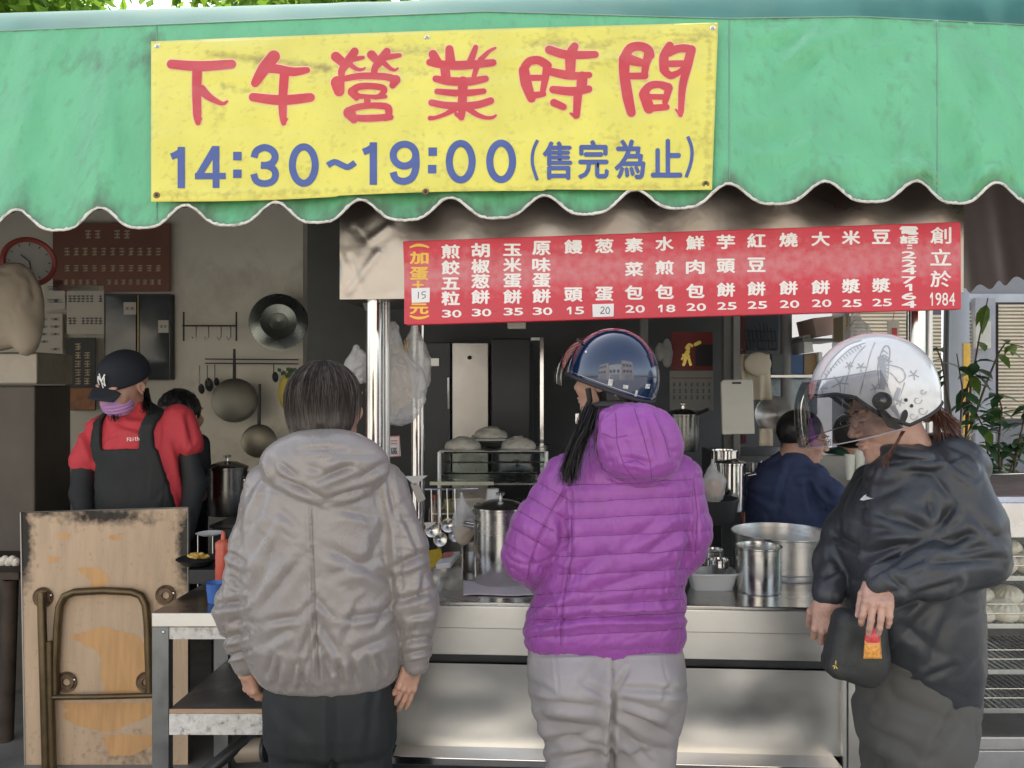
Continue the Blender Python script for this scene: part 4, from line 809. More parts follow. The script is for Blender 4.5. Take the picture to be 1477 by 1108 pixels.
put('rim', MB().tube([q_(a, tm(a), .001) for a in np.linspace(0, 2 * math.pi, 60)], .006, 8, cap=False), RUBBER, hp_, smooth=60)
put('liner', MB().grid(lambda a, b: q_(a * 2 * math.pi, .001 + (tm(a * 2 * math.pi) + .06) * b, -.012), 49, 20), RUBBER, hp_, smooth=180)
put('edge_piping', MB().tube([q_(a, tm(a) - .09, .0012) for a in np.linspace(0, 2 * math.pi, 60)], .0014, 6, cap=False), mat('silver_piping', (.4, .4, .42), .3, .8), hp_, smooth=60)
vs2 = MB().grid(lambda a, b: q_((a - .5) * 1.9, .95 + .85 * b, .012 + .022 * math.sin(b * 1.6)), 30, 16)
put('visor', vs2, VIS, hp_, smooth=180)
put('visor_edge', MB().tube([q_((a - .5) * 1.9, .95, .013) for a in np.linspace(0, 1, 24)], .003, 6), BLACKM, hp_, smooth=60)
STK = mat('worn_sticker', (.5, .5, .5), .5, var=.3, vs=200, dirt=.8, ds=120, dthr=.5, dirtcol=(.03, .05, .1))
def decal(q, az, th, w_, h_, m, par, nm='sticker', ex=.0032, n=6, jag=0):
    g = MB().grid(lambda a, b: q(az + (a - .5) * w_, th + (b - .5) * h_, ex), n, n); return put(nm, g, m, par, smooth=180)
def find_az(q, px, py):                                    # which shell direction meets this picture point
    best = None
    for a in np.linspace(0, 2 * math.pi, 120):
        for t_ in np.linspace(.05, 1.9, 60):
            p = q(a, t_)
            e = ((p.x / p.y * FPX + 738.5 - px) ** 2 + (554 - (p.z - EYE) / p.y * FPX - py) ** 2)
            if (best is None or e < best[0]) and p.y < 2.17 if px < 1000 else (best is None or e < best[0]) and p.y < 2.06: best = (e, a, t_)
    return best[1], best[2]
for px, py, w_, h_ in ((903, 559, .11, .07), (933, 558, .14, .09), (917, 568, .06, .12), (880, 552, .09, .12)):
    a, t_ = find_az(q_, px, py); decal(q_, a, t_, w_, h_, STK, hp_)
for px, py in ((888, 569), (845, 508)):
    a, t_ = find_az(q_, px, py); p = q_(a, t_, .002); put('snap_button', MB().lathe(p, [(0, .003), (.003, .0025), (.0045, 0)], 12, axis=(p - q_(a, t_, -.05)).normalized()), CHROME, hp_, smooth=60)
st_ = MB(); st_.tube([W(848, 560, 2.12), W(851, 578, 2.12), W(842, 596, 2.18), W(832, 606, 2.24)], .008, 8); st_.tube([W(900, 583, 2.07), W(868, 584, 2.08), W(846, 590, 2.15)], .011, 8)
put('chin_strap', st_, RUBBER, hp_, smooth=60)
put('buckle', MB().box(W(833, 604, 2.15), (.012, .01, .03)), CHROME, hp_, bevel=.002)
ss = []
for k in range(1500):
    r1 = random.random(); r2 = random.gauss(0, 1); a = random.random()
    p0 = np.array(W(872 - 18 * r1 + 3 * r2, 584 + 8 * a, 2.10 - .02 * a)); p1 = np.array(W(852 - 12 * r1 + 3 * r2, 612, 2.055 - .01 * a)); p2 = np.array(W(832 - 12 * r1 + 4 * r2, 650, 2.035 - .012 * a)); ln = 676 + 26 * random.random()
    p3 = np.array(W(820 + 6 * r1 + 7 * r2 - 3, ln, 2.03 - .012 * a)); ts = np.linspace(0, 1, 9)
    ss.append([(1 - t) ** 3 * p0 + 3 * t * (1 - t) ** 2 * p1 + 3 * t * t * (1 - t) * p2 + t ** 3 * p3 for t in ts])
for k in range(90):
    x = random.uniform(838, 878); x3 = x - random.uniform(0, 45); p0 = np.array(W(x, 586, 2.07)); p1 = np.array(W(x - 12, 620, 2.04)); p3 = np.array(W(x3, 650 + random.random() * 50, 2.03)); ts = np.linspace(0, 1, 8)
    ss.append([(1 - t) ** 2 * p0 + 2 * t * (1 - t) * p1 + t * t * p3 for t in ts])
put('hair', strands(ss, .0009), HAIRB, Pp, smooth=180)
TSL = mat('taupe_thread', (.12, .10, .092), .7)
stitch(G_J, G, [[(449 + (p - 728) * .045 + .8 * float(noise(np.array([p / 9., 1., 1.]))), p) for p in range(734, 982, 3)]], TSL, .0005)
# ---------------------------------------------------------------- person in the black jacket and white helmet
Y = 2.05; u = pm(Y)
K = thing('person', 'person in charcoal windbreaker and white helmet facing left, hands at a waist bag', 'person', (xx(1320, Y), Y, 0))
pys3 = [1010, 985, 950, 900, 860, 800, 750, 710, 680, 660, 640]; ac3 = [1345, 1342, 1330, 1314, 1308, 1306, 1313, 1326, 1334, 1338, 1336]; aa3 = [44, 55, 72, 88, 92, 94, 92, 84, 72, 56, 38]
bb3 = [.13, .15, .165, .175, .18, .185, .18, .17, .15, .12, .09]
def kj(P):
    t = loft(P, [zz(p, Y) for p in pys3], [xx(c, Y) for c in ac3], Y, [a * u for a in aa3], bb3, 2.3, .025)
    t = smin(t, chain(P, [W(1372, 700, 1.95), W(1398, 760, 1.91), W(1412, 803, 1.90), W(1345, 826, 1.85), W(1272, 840, 1.82)], [46 * u, 43 * u, 37 * u, 31 * u, 23 * u], .03), .014)
    t = smin(t, chain(P, [W(1262, 700, 2.16), W(1222, 770, 2.14), W(1205, 812, 2.10), W(1194, 856, 2.02)], [34 * u, 32 * u, 29 * u, 22 * u], .03), .014)
    h_ = ell(P, W(1368, 664, 2.06), (50 * u, .13, 38 * u), rotm(0, 25, 0)); h_ = smin(h_, ell(P, W(1325, 668, 2.0), (58 * u, .10, 18 * u), rotm(0, 22, 0)), .02)
    t = smin(t, h_, .008); t = smin(t, ell(P, W(1290, 672, 2.03), (42 * u, .09, 24 * u), rotm(0, -30, 0)), .02)
    return t
kf = [(1345, 770, 1300, 745, 8, 7), (1342, 775, 1250, 800, 7, 6), (1340, 780, 1240, 840, 6, 5), (1350, 765, 1375, 730, 6, 8), (1345, 760, 1340, 720, 6, 6), (1262, 740, 1330, 762, 7, 5), (1250, 760, 1335, 772, 6, 5), (1245, 700, 1235, 790, 8, 5),
      (1400, 770, 1360, 790, 6, 7), (1420, 790, 1370, 800, 6, 6), (1440, 805, 1330, 812, 6, 6), (1300, 820, 1340, 800, 5, 6), (1280, 825, 1310, 852, 5, 5), (1380, 840, 1310, 860, 5, 5), (1400, 740, 1440, 780, 7, 4), (1350, 870, 1300, 920, 8, 5), (1370, 880, 1340, 960, 9, 5), (1330, 865, 1290, 880, 6, 5), (1300, 900, 1350, 940, 8, 4),
      (1270, 668, 1385, 660, 4, 5), (1335, 640, 1405, 690, 5, 6), (1345, 685, 1372, 720, 5, 4), (1205, 770, 1235, 790, 6, 6), (1190, 830, 1215, 820, 5, 5), (1200, 800, 1225, 830, 6, 5), (1250, 720, 1262, 670, 3, 4), (1300, 700, 1260, 720, 8, 4), (1375, 960, 1320, 985, 5, 4), (1260, 865, 1300, 850, 5, 5)]
put('jacket', sculpt(kj, (xx(1145, Y) - .02, 1.68, zz(1020, Y)), (xx(1470, Y), 2.34, zz(615, Y)), .0048, lambda P, N: folds(P, N, kf) + cloth(P, (5, 5, 8), .0030, rotm(0, -30, 0), 31) * np.clip((P[:, 2] - zz(1000, 2.05)) / .08, .1, 1)), BLKJ, K, smooth=180)
def kt(P):
    d = loft(P, [zz(p, Y) for p in (1080, 1030, 985, 930)], [xx(c, Y) for c in (1318, 1318, 1322, 1318)], Y, [72 * u, 78 * u, 76 * u, 74 * u], [.15, .155, .15, .14], 2.4, .03)
    for y0 in (-.075, .075): d = smin(d, chain(P, [(xx(1318, Y), Y + y0, zz(1050, Y)), (xx(1305, Y), Y + y0 - .01, zz(1180, Y)), (xx(1325, Y), Y + y0, .06)], [.10, .085, .07], .02), .02)
    return d
put('trousers', sculpt(kt, (xx(1220, Y), 1.80, .02), (xx(1420, Y), 2.3, zz(925, Y)), .009, lambda P, N: cloth(P, (8, 8, 8), .006, None, 9) + folds(P, N, [(1260, 1000, 1370, 1040, 8, 5), (1390, 1000, 1340, 1108, 8, 6), (1250, 1050, 1330, 1090, 8, 5)])), GREYT, K, smooth=180)
for yy in (-.075, .075): put('shoe', sculpt(lambda P: smin(ell(P, (xx(1295, Y), Y + yy, .045), (.13, .048, .045)), ell(P, (xx(1330, Y), Y + yy, .06), (.06, .042, .06)), .02), (xx(1210, Y), Y + yy - .07, -.01), (xx(1380, Y), Y + yy + .07, .14), .009), SHOE, K, smooth=180)
kM = rotm(0, 0, -88) @ rotm(16, 0, 0) @ rotm(0, -5, 0); kc = W(1281, 599, 2.06)
kh = put('head', sculpt(head_sdf(kM, kc, 1.05), np.array(kc) - .21, np.array(kc) + .16, .0028, lambda P, N: .0009 * noise(P * np.array([50, 50, 110])) + .0006 * noise(P * 140)), SKIN2, K, smooth=180)
eyes(kM, kc, K, closed=True)
gl = MB()
for s in (-1, 1): gl.tube(local_pts(kM, kc, [(s * .031 + .021 * math.cos(a), -.108 + abs(math.cos(a)) * .004 * 0, .010 + .017 * math.sin(a)) for a in np.linspace(0, 2 * math.pi, 20)]), .0009, 6, cap=False)
for s in (-1, 1): gl.tube(local_pts(kM, kc, [(s * .052, -.106, .014), (s * .074, -.06, .012), (s * .078, .0, .006)]), .0011, 6)
gl.tube(local_pts(kM, kc, [(-.010, -.108, .014), (0, -.112, .016), (.010, -.108, .014)]), .0009, 6)
tg = thing('glasses', 'thin metal spectacles on the face under the white helmet visor', 'glasses', Vector(local_pts(kM, kc, [(0, -.105, 0)])[0])); put('frame', gl, mat('glasses_metal', (.3, .28, .28), .3, 1), tg, smooth=60)
put('lips', MB().grid(lambda a, b: local_pts(kM, kc, [((a - .5) * .044, -.1045 - .0015 * math.sin(b * 3.1) + 9 * ((a - .5) * .044) ** 2, -.050 - .006 * b)])[0], 8, 3), LIPM, K, smooth=180) if 0 else None
hw = thing('helmet', 'white open-face helmet with grey doodle print and a tinted bubble visor', 'helmet', W(1262, 620, 2.06))
WHG = mat('white_gloss', (.66, .67, .67), .16, var=.03, coat=.7, dirt=.25, ds=18, dthr=.52, dirtcol=(.36, .38, .42), rvar=.05)
kHM = rotm(0, 0, 172) @ rotm(0, 17, 0)                      # local x forward = left, tipped down
hk = shell(W(1260, 565, 2.06), kHM, (.160, .126, .155), None)
def tk(a):                                                 # lower edge: high over the face, deep over the ears and neck
    a = abs((a + math.pi) % (2 * math.pi) - math.pi); return float(np.interp(a, [0, .75, 1.05, 1.35, 1.75, 2.2, 2.7, 3.15], [1.33, 1.38, 1.50, 1.95, 2.28, 2.22, 2.12, 2.10]))
def hk2(a, th, ex=0):
    p = hk(a, min(th, 1.57), ex)
    if th > 1.57: p = hk(a, 1.57, ex) + Vector(kHM @ np.array([0, 0, -.135 * (th - 1.57)])) * 1.0 + (Vector(hk(a, 1.57, 0)) - Vector(hk(a, 1.57, .1))) * (.9 * (th - 1.57) ** 2 * .45)
    return p
put('shell', MB().grid(lambda a, b: hk2(a * 2 * math.pi, .001 + tk(a * 2 * math.pi) * b), 97, 44), WHG, hw, smooth=180, thick=.004)
put('rim', MB().tube([hk2(a, tk(a), .001) for a in np.linspace(0, 2 * math.pi, 90)], .0055, 8, cap=False), RUBBER, hw, smooth=60)
put('liner', MB().grid(lambda a, b: hk2(a * 2 * math.pi, .001 + (tk(a * 2 * math.pi) + .02) * b, -.016 - .012 * b), 65, 30), RUBBER, hw, smooth=180)
LN = mat('grey_print_line', (.33, .34, .37), .4); LG = mat('grey_print_fill', (.34, .36, .40), .35)
def find_k(px, py):
    best = (1e9, 0, 0)
    for a in np.linspace(0, 2 * math.pi, 90):
        for t_ in np.linspace(.05, 2.3, 50):
            p = hk2(a, t_)
            if p.y > 2.07: continue
            e = (p.x / p.y * FPX + 738.5 - px) ** 2 + (554 - (p.z - EYE) / p.y * FPX - py) ** 2
            if e < best[0]: best = (e, a, t_)
    return best[1:]
_A = [(a, t_, hk2(a, t_)) for a in np.linspace(0, 2 * math.pi, 200) for t_ in np.linspace(.05, 2.3, 110)]
_Apx = np.array([(p.x / p.y * FPX + 738.5, 554 - (p.z - EYE) / p.y * FPX, p.y) for a, t_, p in _A]); _Aat = np.array([(a, t_) for a, t_, p in _A])
def surf_k(px, py, off):
    d = (_Apx[:, 0] - px) ** 2 + (_Apx[:, 1] - py) ** 2 + np.where(_Apx[:, 2] > 2.075, 1e6, 0); i = np.argsort(d)[:4]; w_ = 1 / (d[i] + .3); at_ = (_Aat[i] * w_[:, None]).sum(0) / w_.sum(); return hk2(at_[0], at_[1], .0028 + off)
ml_ = MB(); kk = 0
def kl(pts, w_=1.1, mb=None):
    global kk
    a, b = ribbon(pts, [w_] * len(pts), lambda x, y, h: surf_k(x, y, h), .0001 + kk * 2e-6, cap=False, sub=5); (mb or ml_).add(a, b); kk += 1
random.seed(3)
# thin drawn lines: long arcs front to back, little star flowers, curls at the nape
kl([(1185, 545), (1200, 520), (1222, 500), (1243, 492)], 1.0); kl([(1190, 549), (1206, 524), (1228, 504), (1248, 496)], 1.0); kl([(1215, 590), (1220, 555), (1232, 520), (1248, 500)]); kl([(1240, 570), (1248, 540), (1256, 510), (1262, 495)], 1.0)
for cx, cy, s in ((1212, 553, 13), (1186, 560, 9), (1317, 541, 8), (1242, 530, 7), (1280, 521, 6), (1262, 560, 7), (1225, 528, 6), (1298, 580, 6)):
    for k in range(5):
        a = k * 1.257 + random.random() * .4; kl([(cx, cy), (cx + s * .5 * math.cos(a), cy + s * .5 * math.sin(a)), (cx + s * math.cos(a), cy + s * math.sin(a))], 1.5)
for k in range(14): cx = 1192 + k * 3.8; cy = 541 - k * 3.9 + k * k * .06; kl([(cx - 1.5, cy - 2), (cx + 1.5, cy + 2)], 1.3)
kl([(1268, 560), (1266, 530), (1272, 507), (1278, 500), (1283, 507), (1281, 535), (1279, 560)], 1.4); kl([(1268, 530), (1284, 528), (1300, 533), (1305, 545), (1296, 552), (1288, 542), (1276, 535)], 1.3); kl([(1304, 552), (1298, 570), (1290, 590), (1296, 600)], 1.2)
for k in range(9): cy = 510 + k * 5.5; kl([(1270, cy), (1275, cy - 2.5), (1280, cy + 1.5)], 1.2)
for cx, cy, r_ in ((1322, 577, 7), (1329, 592, 8), (1316, 600, 7), (1322, 612, 8), (1330, 565, 5), (1305, 612, 5)): kl([(cx + r_ * (1 - t * .13) * math.cos(t * .9), cy + r_ * (1 - t * .13) * math.sin(t * .9)) for t in range(7)], 1.3)
put('printed_lines', ml_, LN, hw, smooth=180, label='fine grey doodle lines printed on the helmet')
mg_ = MB(); kk = 0
kl([(1286, 586), (1296, 600), (1305, 612)], 7, mg_); kl([(1270, 515), (1274, 545), (1271, 562)], 9, mg_); kl([(1296, 560), (1290, 578)], 6, mg_)
put('printed_fill', mg_, LG, hw, smooth=180, label='pale grey filled shapes of the helmet print')
for px, py in ((1309, 578), (1312, 585)): a, t_ = find_k(px, py); p = hk2(a, t_, .002); put('vent_hole', MB().lathe(p, [(0, .002), (.0048, .0015)], 14, axis=(p - hk2(a, t_, -.06)).normalized()), BLACKM, hw)
mo = MB(); mo.add([surf_k(1303 + 5 * math.cos(t) * 1 + 4 * math.sin(t) * .5, 601 - 10 * math.sin(t) + 0, .0016) for t in np.linspace(0, 6.28, 16)[:-1]], [tuple(range(15))]); put('vent_hole', mo, BLACKM, hw)
# bubble visor
piv = surf_k(1270, 577, .026)
def vz(a, b):
    az = (a - .5) * 3.05; th = 1.22 + .92 * b - .10 * math.cos(az) * (1 - b); k = math.cos(az / 1.25) ** .5 if abs(az) < 1.55 else 0
    p = hk(az, min(th, 1.57), .016 + .050 * k * math.sin(b * 1.4 + .15)); 
    if th > 1.57: p = p + Vector(kHM @ np.array([0, 0, -.158 * (th - 1.57)]))
    return p
put('visor', MB().grid(vz, 48, 20), VIS, hw, smooth=180)
put('visor_edge', MB().tube([vz(a, 1) for a in np.linspace(0, 1, 50)], .0016, 6), mat('visor_edge', (.25, .25, .27), .2), hw, smooth=60)
put('visor_seal', MB().tube([vz(a, 0) for a in np.linspace(.02, .98, 50)], .0018, 6), mat('visor_edge', (0, 0, 0)), hw, smooth=60)
ax_ = (piv - Vector(W(1262, 577, 2.12))).normalized()
pv = put('visor_pivot', MB().lathe(piv, [(0, .010), (.010, .010), (.012, .008), (.019, .007), (.022, .003), (.023, -.006)], 28, axis=ax_), BLACKM, hw, smooth=50)
put('screw', MB().lathe(piv, [(0, .0125), (.006, .0122), (.008, .0105)], 20, axis=ax_), mat('dark_chrome', (.1, .1, .1), .2, 1), pv, smooth=60)
arm_ = MB(); arm_.slab([surf_k(1262, 586, .004), surf_k(1276, 592, .004), surf_k(1302, 622, .004), surf_k(1296, 634, .004), surf_k(1280, 616, .004)], Vector((0, -.004, 0))); put('ear_pad', arm_, RUBBER, hw, bevel=.001)
ss = []
for k in range(900):
    r1 = random.random(); p0 = np.array(W(1330 + 10 * random.random(), 560 + 50 * random.random(), 2.02 + .1 * random.random())); p1 = np.array(W(1352 + 12 * r1, 590 + 10 * random.random(), 2.02)); p3 = np.array(W(1345 + 45 * r1, 606 + 32 * random.random(), 1.985 + .06 * random.random())); ts = np.linspace(0, 1, 7)
    ss.append([(1 - t) ** 2 * p0 + 2 * t * (1 - t) * p1 + t * t * p3 for t in ts])
for k in range(70):
    p0 = np.array(W(1300 + 6 * random.random(), 622, 1.97)); p1 = np.array(W(1290, 640 + 8 * random.random(), 1.94)); p3 = np.array(W(1268 + 14 * random.random(), 660 + 20 * random.random(), 1.93)); ts = np.linspace(0, 1, 7)
    ss.append([(1 - t) ** 2 * p0 + 2 * t * (1 - t) * p1 + t * t * p3 for t in ts])
put('hair', strands(ss, .0010), HAIRR, K, smooth=180)
hand('hand', W(1195, 862, 2.01), (-.10, -.10, -1), (-.35, -.92, .1), 1, (.85, .7, .6, .5), K, thumb=(.55, .75, -.55), thcurl=.7, skin=SKIN2, sc=.98)
hand('hand', W(1270, 832, 1.83), (-.38, -.62, -.68), (-.2, -.66, .72), 1, (.62, .5, .45, .5), K, thumb=(.42, .85, -.35), thcurl=.5, skin=SKIN2, sc=.90, spread=1.2)
def jp(px, py): return px, py
lg = MB(); lg_z = 1.868
from mathutils.bvhtree import BVHTree
def project(o, pts, off=.002, drop=True):
    me = o.data; bt = BVHTree.FromPolygons([v.co + o.matrix_world.translation if False else v.co + Vector(o['_o']) for v in me.vertices], [tuple(p.vertices) for p in me.polygons]); res = []
    for px, py in pts:
        d = at(px, py, 1.0) - Vector((0, 0, EYE)); d.normalize(); h_ = bt.ray_cast(Vector((0, 0, EYE)), d); res.append((h_[0] - d * off) if h_[0] else at(px, py, 2.0))
    return res
kjo = [c for c in K.children if c.name.startswith('jacket')][0]
a_ = [(1240, 721), (1243, 718), (1246, 715), (1250, 713), (1249, 716), (1252, 716.5), (1256, 718.5), (1260, 719), (1252, 720.5), (1245, 722)]
lg.add(project(kjo, a_, .003), [(0, 1, 2, 3, 4, 5, 6, 7, 8, 9)]); put('chest_logo', lg, mat('white_print_logo', (.8, .8, .8), .5), K)
zp = MB().tube(project(kjo, [(1243, 690), (1238, 702), (1230, 722)], .001), .0015, 6); put('zip', zp, BLACKM, K)
# waist bag with a small sachet hanging
wb = thing('waist_bag', 'black waist bag with a small gold emblem worn in front of the charcoal windbreaker', 'bag', W(1235, 985, 1.93))
def wbs(P): return smin(boxd(P, W(1232, 932, 1.93), (.065, .045, .085), .03, rotm(0, 12, 0)), ell(P, W(1250, 950, 1.92), (.05, .06, .06)), .03)
put('pouch', sculpt(wbs, (xx(1180, 1.93), 1.83, zz(1000, 1.93)), (xx(1300, 1.93), 2.03, zz(865, 1.93)), .006, lambda P, N: cloth(P, (10, 10, 10), .004)), mat('black_bag_nylon', (.028, .031, .03), .6, bump=.2, bs=200), wb, smooth=180)
em = MB(); 
for q in ([(1206, 953), (1205, 960), (1208, 965)], [(1205, 960), (1201, 961)], [(1206, 957), (1203, 965)]): a, b = ribbon(q, [1.3] * len(q), lambda x, y, h: Vector(W(x, y, 1.855 - h)), .001, cap=False); em.add(a, b)
put('emblem', em, mat('gold_print', (.65, .5, .12), .35, .3), wb)
sa = thing('sachet', 'small clear sachet with red top and orange contents hanging from the waist bag', 'sachet', W(1258, 950, 1.84))
def sac(x0, x1, y0, y1, d): return MB().grid(lambda a, b: Vector(W(x0 + (x1 - x0) * a + (b * 2 - 1) * 1.2 * (a * 2 - 1), y0 + (y1 - y0) * b, 1.835 - d * math.sin(a * math.pi) * math.sin(b * math.pi))), 10, 12)
put('packet', sac(1246.5, 1270.5, 918, 950, .012), mat('orange_contents', (.75, .35, .08), .35, var=.3, vs=150), sa, smooth=180, thick=.002)
put('packet_top', sac(1248, 1269, 906, 934, .014), mat('red_plastic_film', (.65, .08, .09), .25, var=.25, vs=60, bump=.5, bs=60), sa, smooth=180, thick=.002)
put('cord', MB().tube([W(1258, 906, 1.832), W(1259, 900, 1.84), W(1257, 894, 1.85)], .0009, 6), BLACKM, sa)
# ============================================================ left foreground
PLY = attr_mat('worn_plywood', (.50, .37, .25), (.03, .025, .02), var=.10, stretch=(3, 3, .35), vs=9)
YT = 2.96
YPL = lambda y: 1 / (1 / 2.96 + (1 / 2.90 - 1 / 2.96) * (y - 736) / 390)
ft = thing('folded_table', 'folded plywood table with bronze tube legs leaning upright at the left', 'table', at(150, 1116, 2.9))
def ply(u, v): y = 740 - 7 * u + v * (376 + 7 * u); return at(30 + 241 * u + 7 * v * (1 - u), y, YPL(y))
pl_ = put('tabletop', MB().grid(ply, 60, 100), PLY, ft, smooth=180)
def burn(p):
    x, y = to_px(p); d = 0
    for cx, cy, rx, ry, a in ((32, 780, 13, 60, 1.1), (270, 790, 14, 55, 1.0), (150, 744, 60, 12, .8), (215, 752, 14, 6, .5), (190, 1090, 60, 40, .25), (60, 741, 40, 5, .6), (100, 1200, 90, 60, .4)):
        d = max(d, a * math.exp(-(((x - cx) / rx) ** 2 + ((y - cy) / ry) ** 2)))
    return d
wear_shade(pl_, burn)
put('table_edge', MB().slab([at(30, 740, YPL(740) + .002), at(271, 733, YPL(733) + .002), at(271, 1116, YPL(1116) + .002), at(37, 1116, YPL(1116) + .002)][::-1], (0, .022, 0)), mat('table_edge_laminate', (.10, .09, .08), .5), ft)
put('edge_strip', MB().tube([at(36, 1110, YPL(1110) - .002), at(29.5, 739, YPL(739) - .002), at(271, 732, YPL(732) - .002), at(271.5, 900, YPL(900) - .002)], .003, 6), mat('aluminium_edge', (.45, .44, .42), .4, .9), ft)
random.seed(11)
VEN = mat('torn_veneer', (.55, .32, .14), .7, var=.12, stretch=(3, 3, .4), vs=14)
def ragged(x0, x1, y0, y1, lo, hi):
    L = []; n = int((y1 - y0) / 3.2)
    for i in range(n + 1):
        t = i / n; y = y0 + (y1 - y0) * t; c0 = np.interp(t, np.linspace(0, 1, len(lo)), lo); c1 = np.interp(t, np.linspace(0, 1, len(hi)), hi); L.append((c0 - random.uniform(0, 7), c1 + random.uniform(0, 7), y))
    mb = MB(); vs = []
    for a, b, y in L: vs += [Vector(at(a, y, YPL(y) - .0012)), Vector(at(b, y, YPL(y) - .0012))]
    return mb.add(vs, [(2 * i, 2 * i + 1, 2 * i + 3, 2 * i + 2) for i in range(len(L) - 1)])
for a in ((0, 0, 819, 848, [116, 122, 134, 138], [140, 150, 154, 142]), (0, 0, 904, 1000, [150, 100, 130, 150, 150, 148, 152, 150], [150, 195, 205, 208, 206, 208, 205, 202]), (0, 0, 1014, 1055, [90, 100, 90, 110, 150], [222, 222, 210, 180, 160]), (0, 0, 803, 811, [72, 74], [84, 80]), (0, 0, 772, 779, [160, 164], [172, 170]), (0, 0, 770, 778, [84, 88], [96, 92]), (0, 0, 1060, 1090, [150, 155, 160], [215, 220, 190])):
    put('torn_patch', ragged(*a), VEN, ft)
BRZ = mat('bronze_tube', (.13, .095, .05), .38, .75, var=.25, vs=14, dirt=.4, ds=20)
def tb(pts, r=.0128): 
    return MB().tube([at(x, y, YPL(y) - dz) for x, y, dz in pts], r, 12)
put('leg', tb([(60, 855, .022), (61, 900, .034), (64, 1000, .034), (67, 1112, .034)], .0155), BRZ, ft, smooth=60)
put('leg', tb([(72, 925, .03), (73, 1000, .03), (76, 1112, .03)], .014), BRZ, ft, smooth=60)
c_ = [(80, 1003, .02), (80, 960, .02), (83, 900, .02), (86, 875, .02), (93, 860, .02), (108, 854, .02), (150, 852, .02), (190, 854, .02), (203, 859, .02), (210, 872, .02), (213, 900, .02), (216, 1000, .02)]
put('leg_frame', tb(c_, .0145), BRZ, ft, smooth=60); put('crossbar', tb([(70, 1006, .03), (150, 1005, .03), (222, 1003, .03)], .010), BRZ, ft, smooth=60)
for x, y in ((62, 862), (239, 859), (96, 984), (211, 984)):
    rg = put('bracket', MB().lathe(at(x, y, YPL(y) - .004), [(.013, 0), (.015, .005), (.029, .0042), (.031, .0), (.039, .003), (.040, 0)], 28, axis=(0, -1, 0)), mat('rusty_steel', (.16, .11, .07), .6, .6, var=.4, vs=60), ft, smooth=50)
    put('screw', MB().lathe(at(x + 11, y - 3, YPL(y) - .006), [(0, .002), (.004, .001)], 10, axis=(0, -1, 0)), CHROME, rg)
# prep table with peeling white edge
PEEL = mat('peeling_white_paint', (.62, .61, .58), .6, var=.15, vs=30, dirt=.95, ds=38, dthr=.52, dirtcol=(.05, .05, .05), stretch=(1, 1, 1), bump=.5, bs=60)
pt_ = thing('prep_table', 'steel prep table with peeling white shelf edge beside the plywood table', 'table', at(340, 1200, 2.4))
def pbx(x0, y0, x1, y1, Y, d, dx=0): return MB().slab([ap(x0, y1, Y), ap(x1, y1, Y), ap(x1, y0, Y), ap(x0, y0, Y)], AY * d)
GREYSTEEL = mat('grey_steel_angle', (.26, .27, .27), .4, .85, var=.2, vs=12, dirt=.3, ds=12)
put('worktop', MB().slab([ap(219, 884, 2.33), ap(470, 884, 2.33), ap(470, 884, 2.33) + AY * .5, ap(219, 884, 2.33) + AY * .5], (0, 0, -.006)), mat('worktop_steel_dark', (.30, .29, .27), .25, 1, var=.2, dirt=.5, ds=8), pt_)
put('edge_band', pbx(219, 885, 470, 904, 2.325, .004), STEEL, pt_, bevel=.001); put('apron', pbx(243, 905, 470, 922, 2.335, .004), PEEL, pt_)
put('leg', pbx(219, 905, 243, 1240, 2.33, .03), GREYSTEEL, pt_, bevel=.002); put('leg', MB().slab([ap(219, 905, 2.35) + AY * .44, ap(243, 905, 2.35) + AY * .44, ap(243, 905, 2.35) + AY * .44 - AZ * .7, ap(219, 905, 2.35) + AY * .44 - AZ * .7], AY * .03), GREYSTEEL, pt_)
put('leg', pbx(452, 905, 470, 1240, 2.34, .03), GREYSTEEL, pt_, bevel=.002)
put('shelf', MB().slab([ap(244, 1023, 2.335), ap(451, 1023, 2.335), ap(451, 1023, 2.335) + AY * .47, ap(244, 1023, 2.335) + AY * .47], (0, 0, -.012)), mat('dark_shelf_board', (.07, .065, .06), .4, var=.4, vs=5, dirt=.5, ds=6, dirtcol=(.25, .23, .21)), pt_)
put('shelf_edge', pbx(244, 1023, 452, 1029, 2.330, .004), mat('wood_edge', (.42, .28, .18), .7), pt_); put('shelf_band', pbx(244, 1030, 452, 1060, 2.328, .005), PEEL, pt_)
put('rivet', MB().lathe(ap(236, 912, 2.33), [(0, .004), (.004, .003), (.0055, 0)], 12, axis=-AY), CHROME, pt_, smooth=60)
put('bar', MB().tube([at(285, 1125, 2.55), at(350, 1070, 2.6), at(470, 990, 3.0)], .022, 10), DARKM, label='dark metal bar lying slanted on the floor under the prep table', cat='bar', smooth=60)
cn = thing('tin', 'grey-lidded tin lying on its side under the prep table', 'tin', at(362, 1092, 2.6))
put('body', MB().lathe(at(345, 1082, 2.62), [(0, 0), (.04, 0), (.04, .10)], 24, axis=(1, -.1, .1)), mat('tin_beige', (.35, .30, .24), .5, .3), cn, smooth=50); put('lid', MB().lathe(at(345, 1082, 2.62) + Vector((.10, -.01, .01)), [(.042, -.012), (.043, .0), (.036, .002), (0, .001)], 24, axis=(1, -.1, .1)), DARKM, cn, smooth=50)
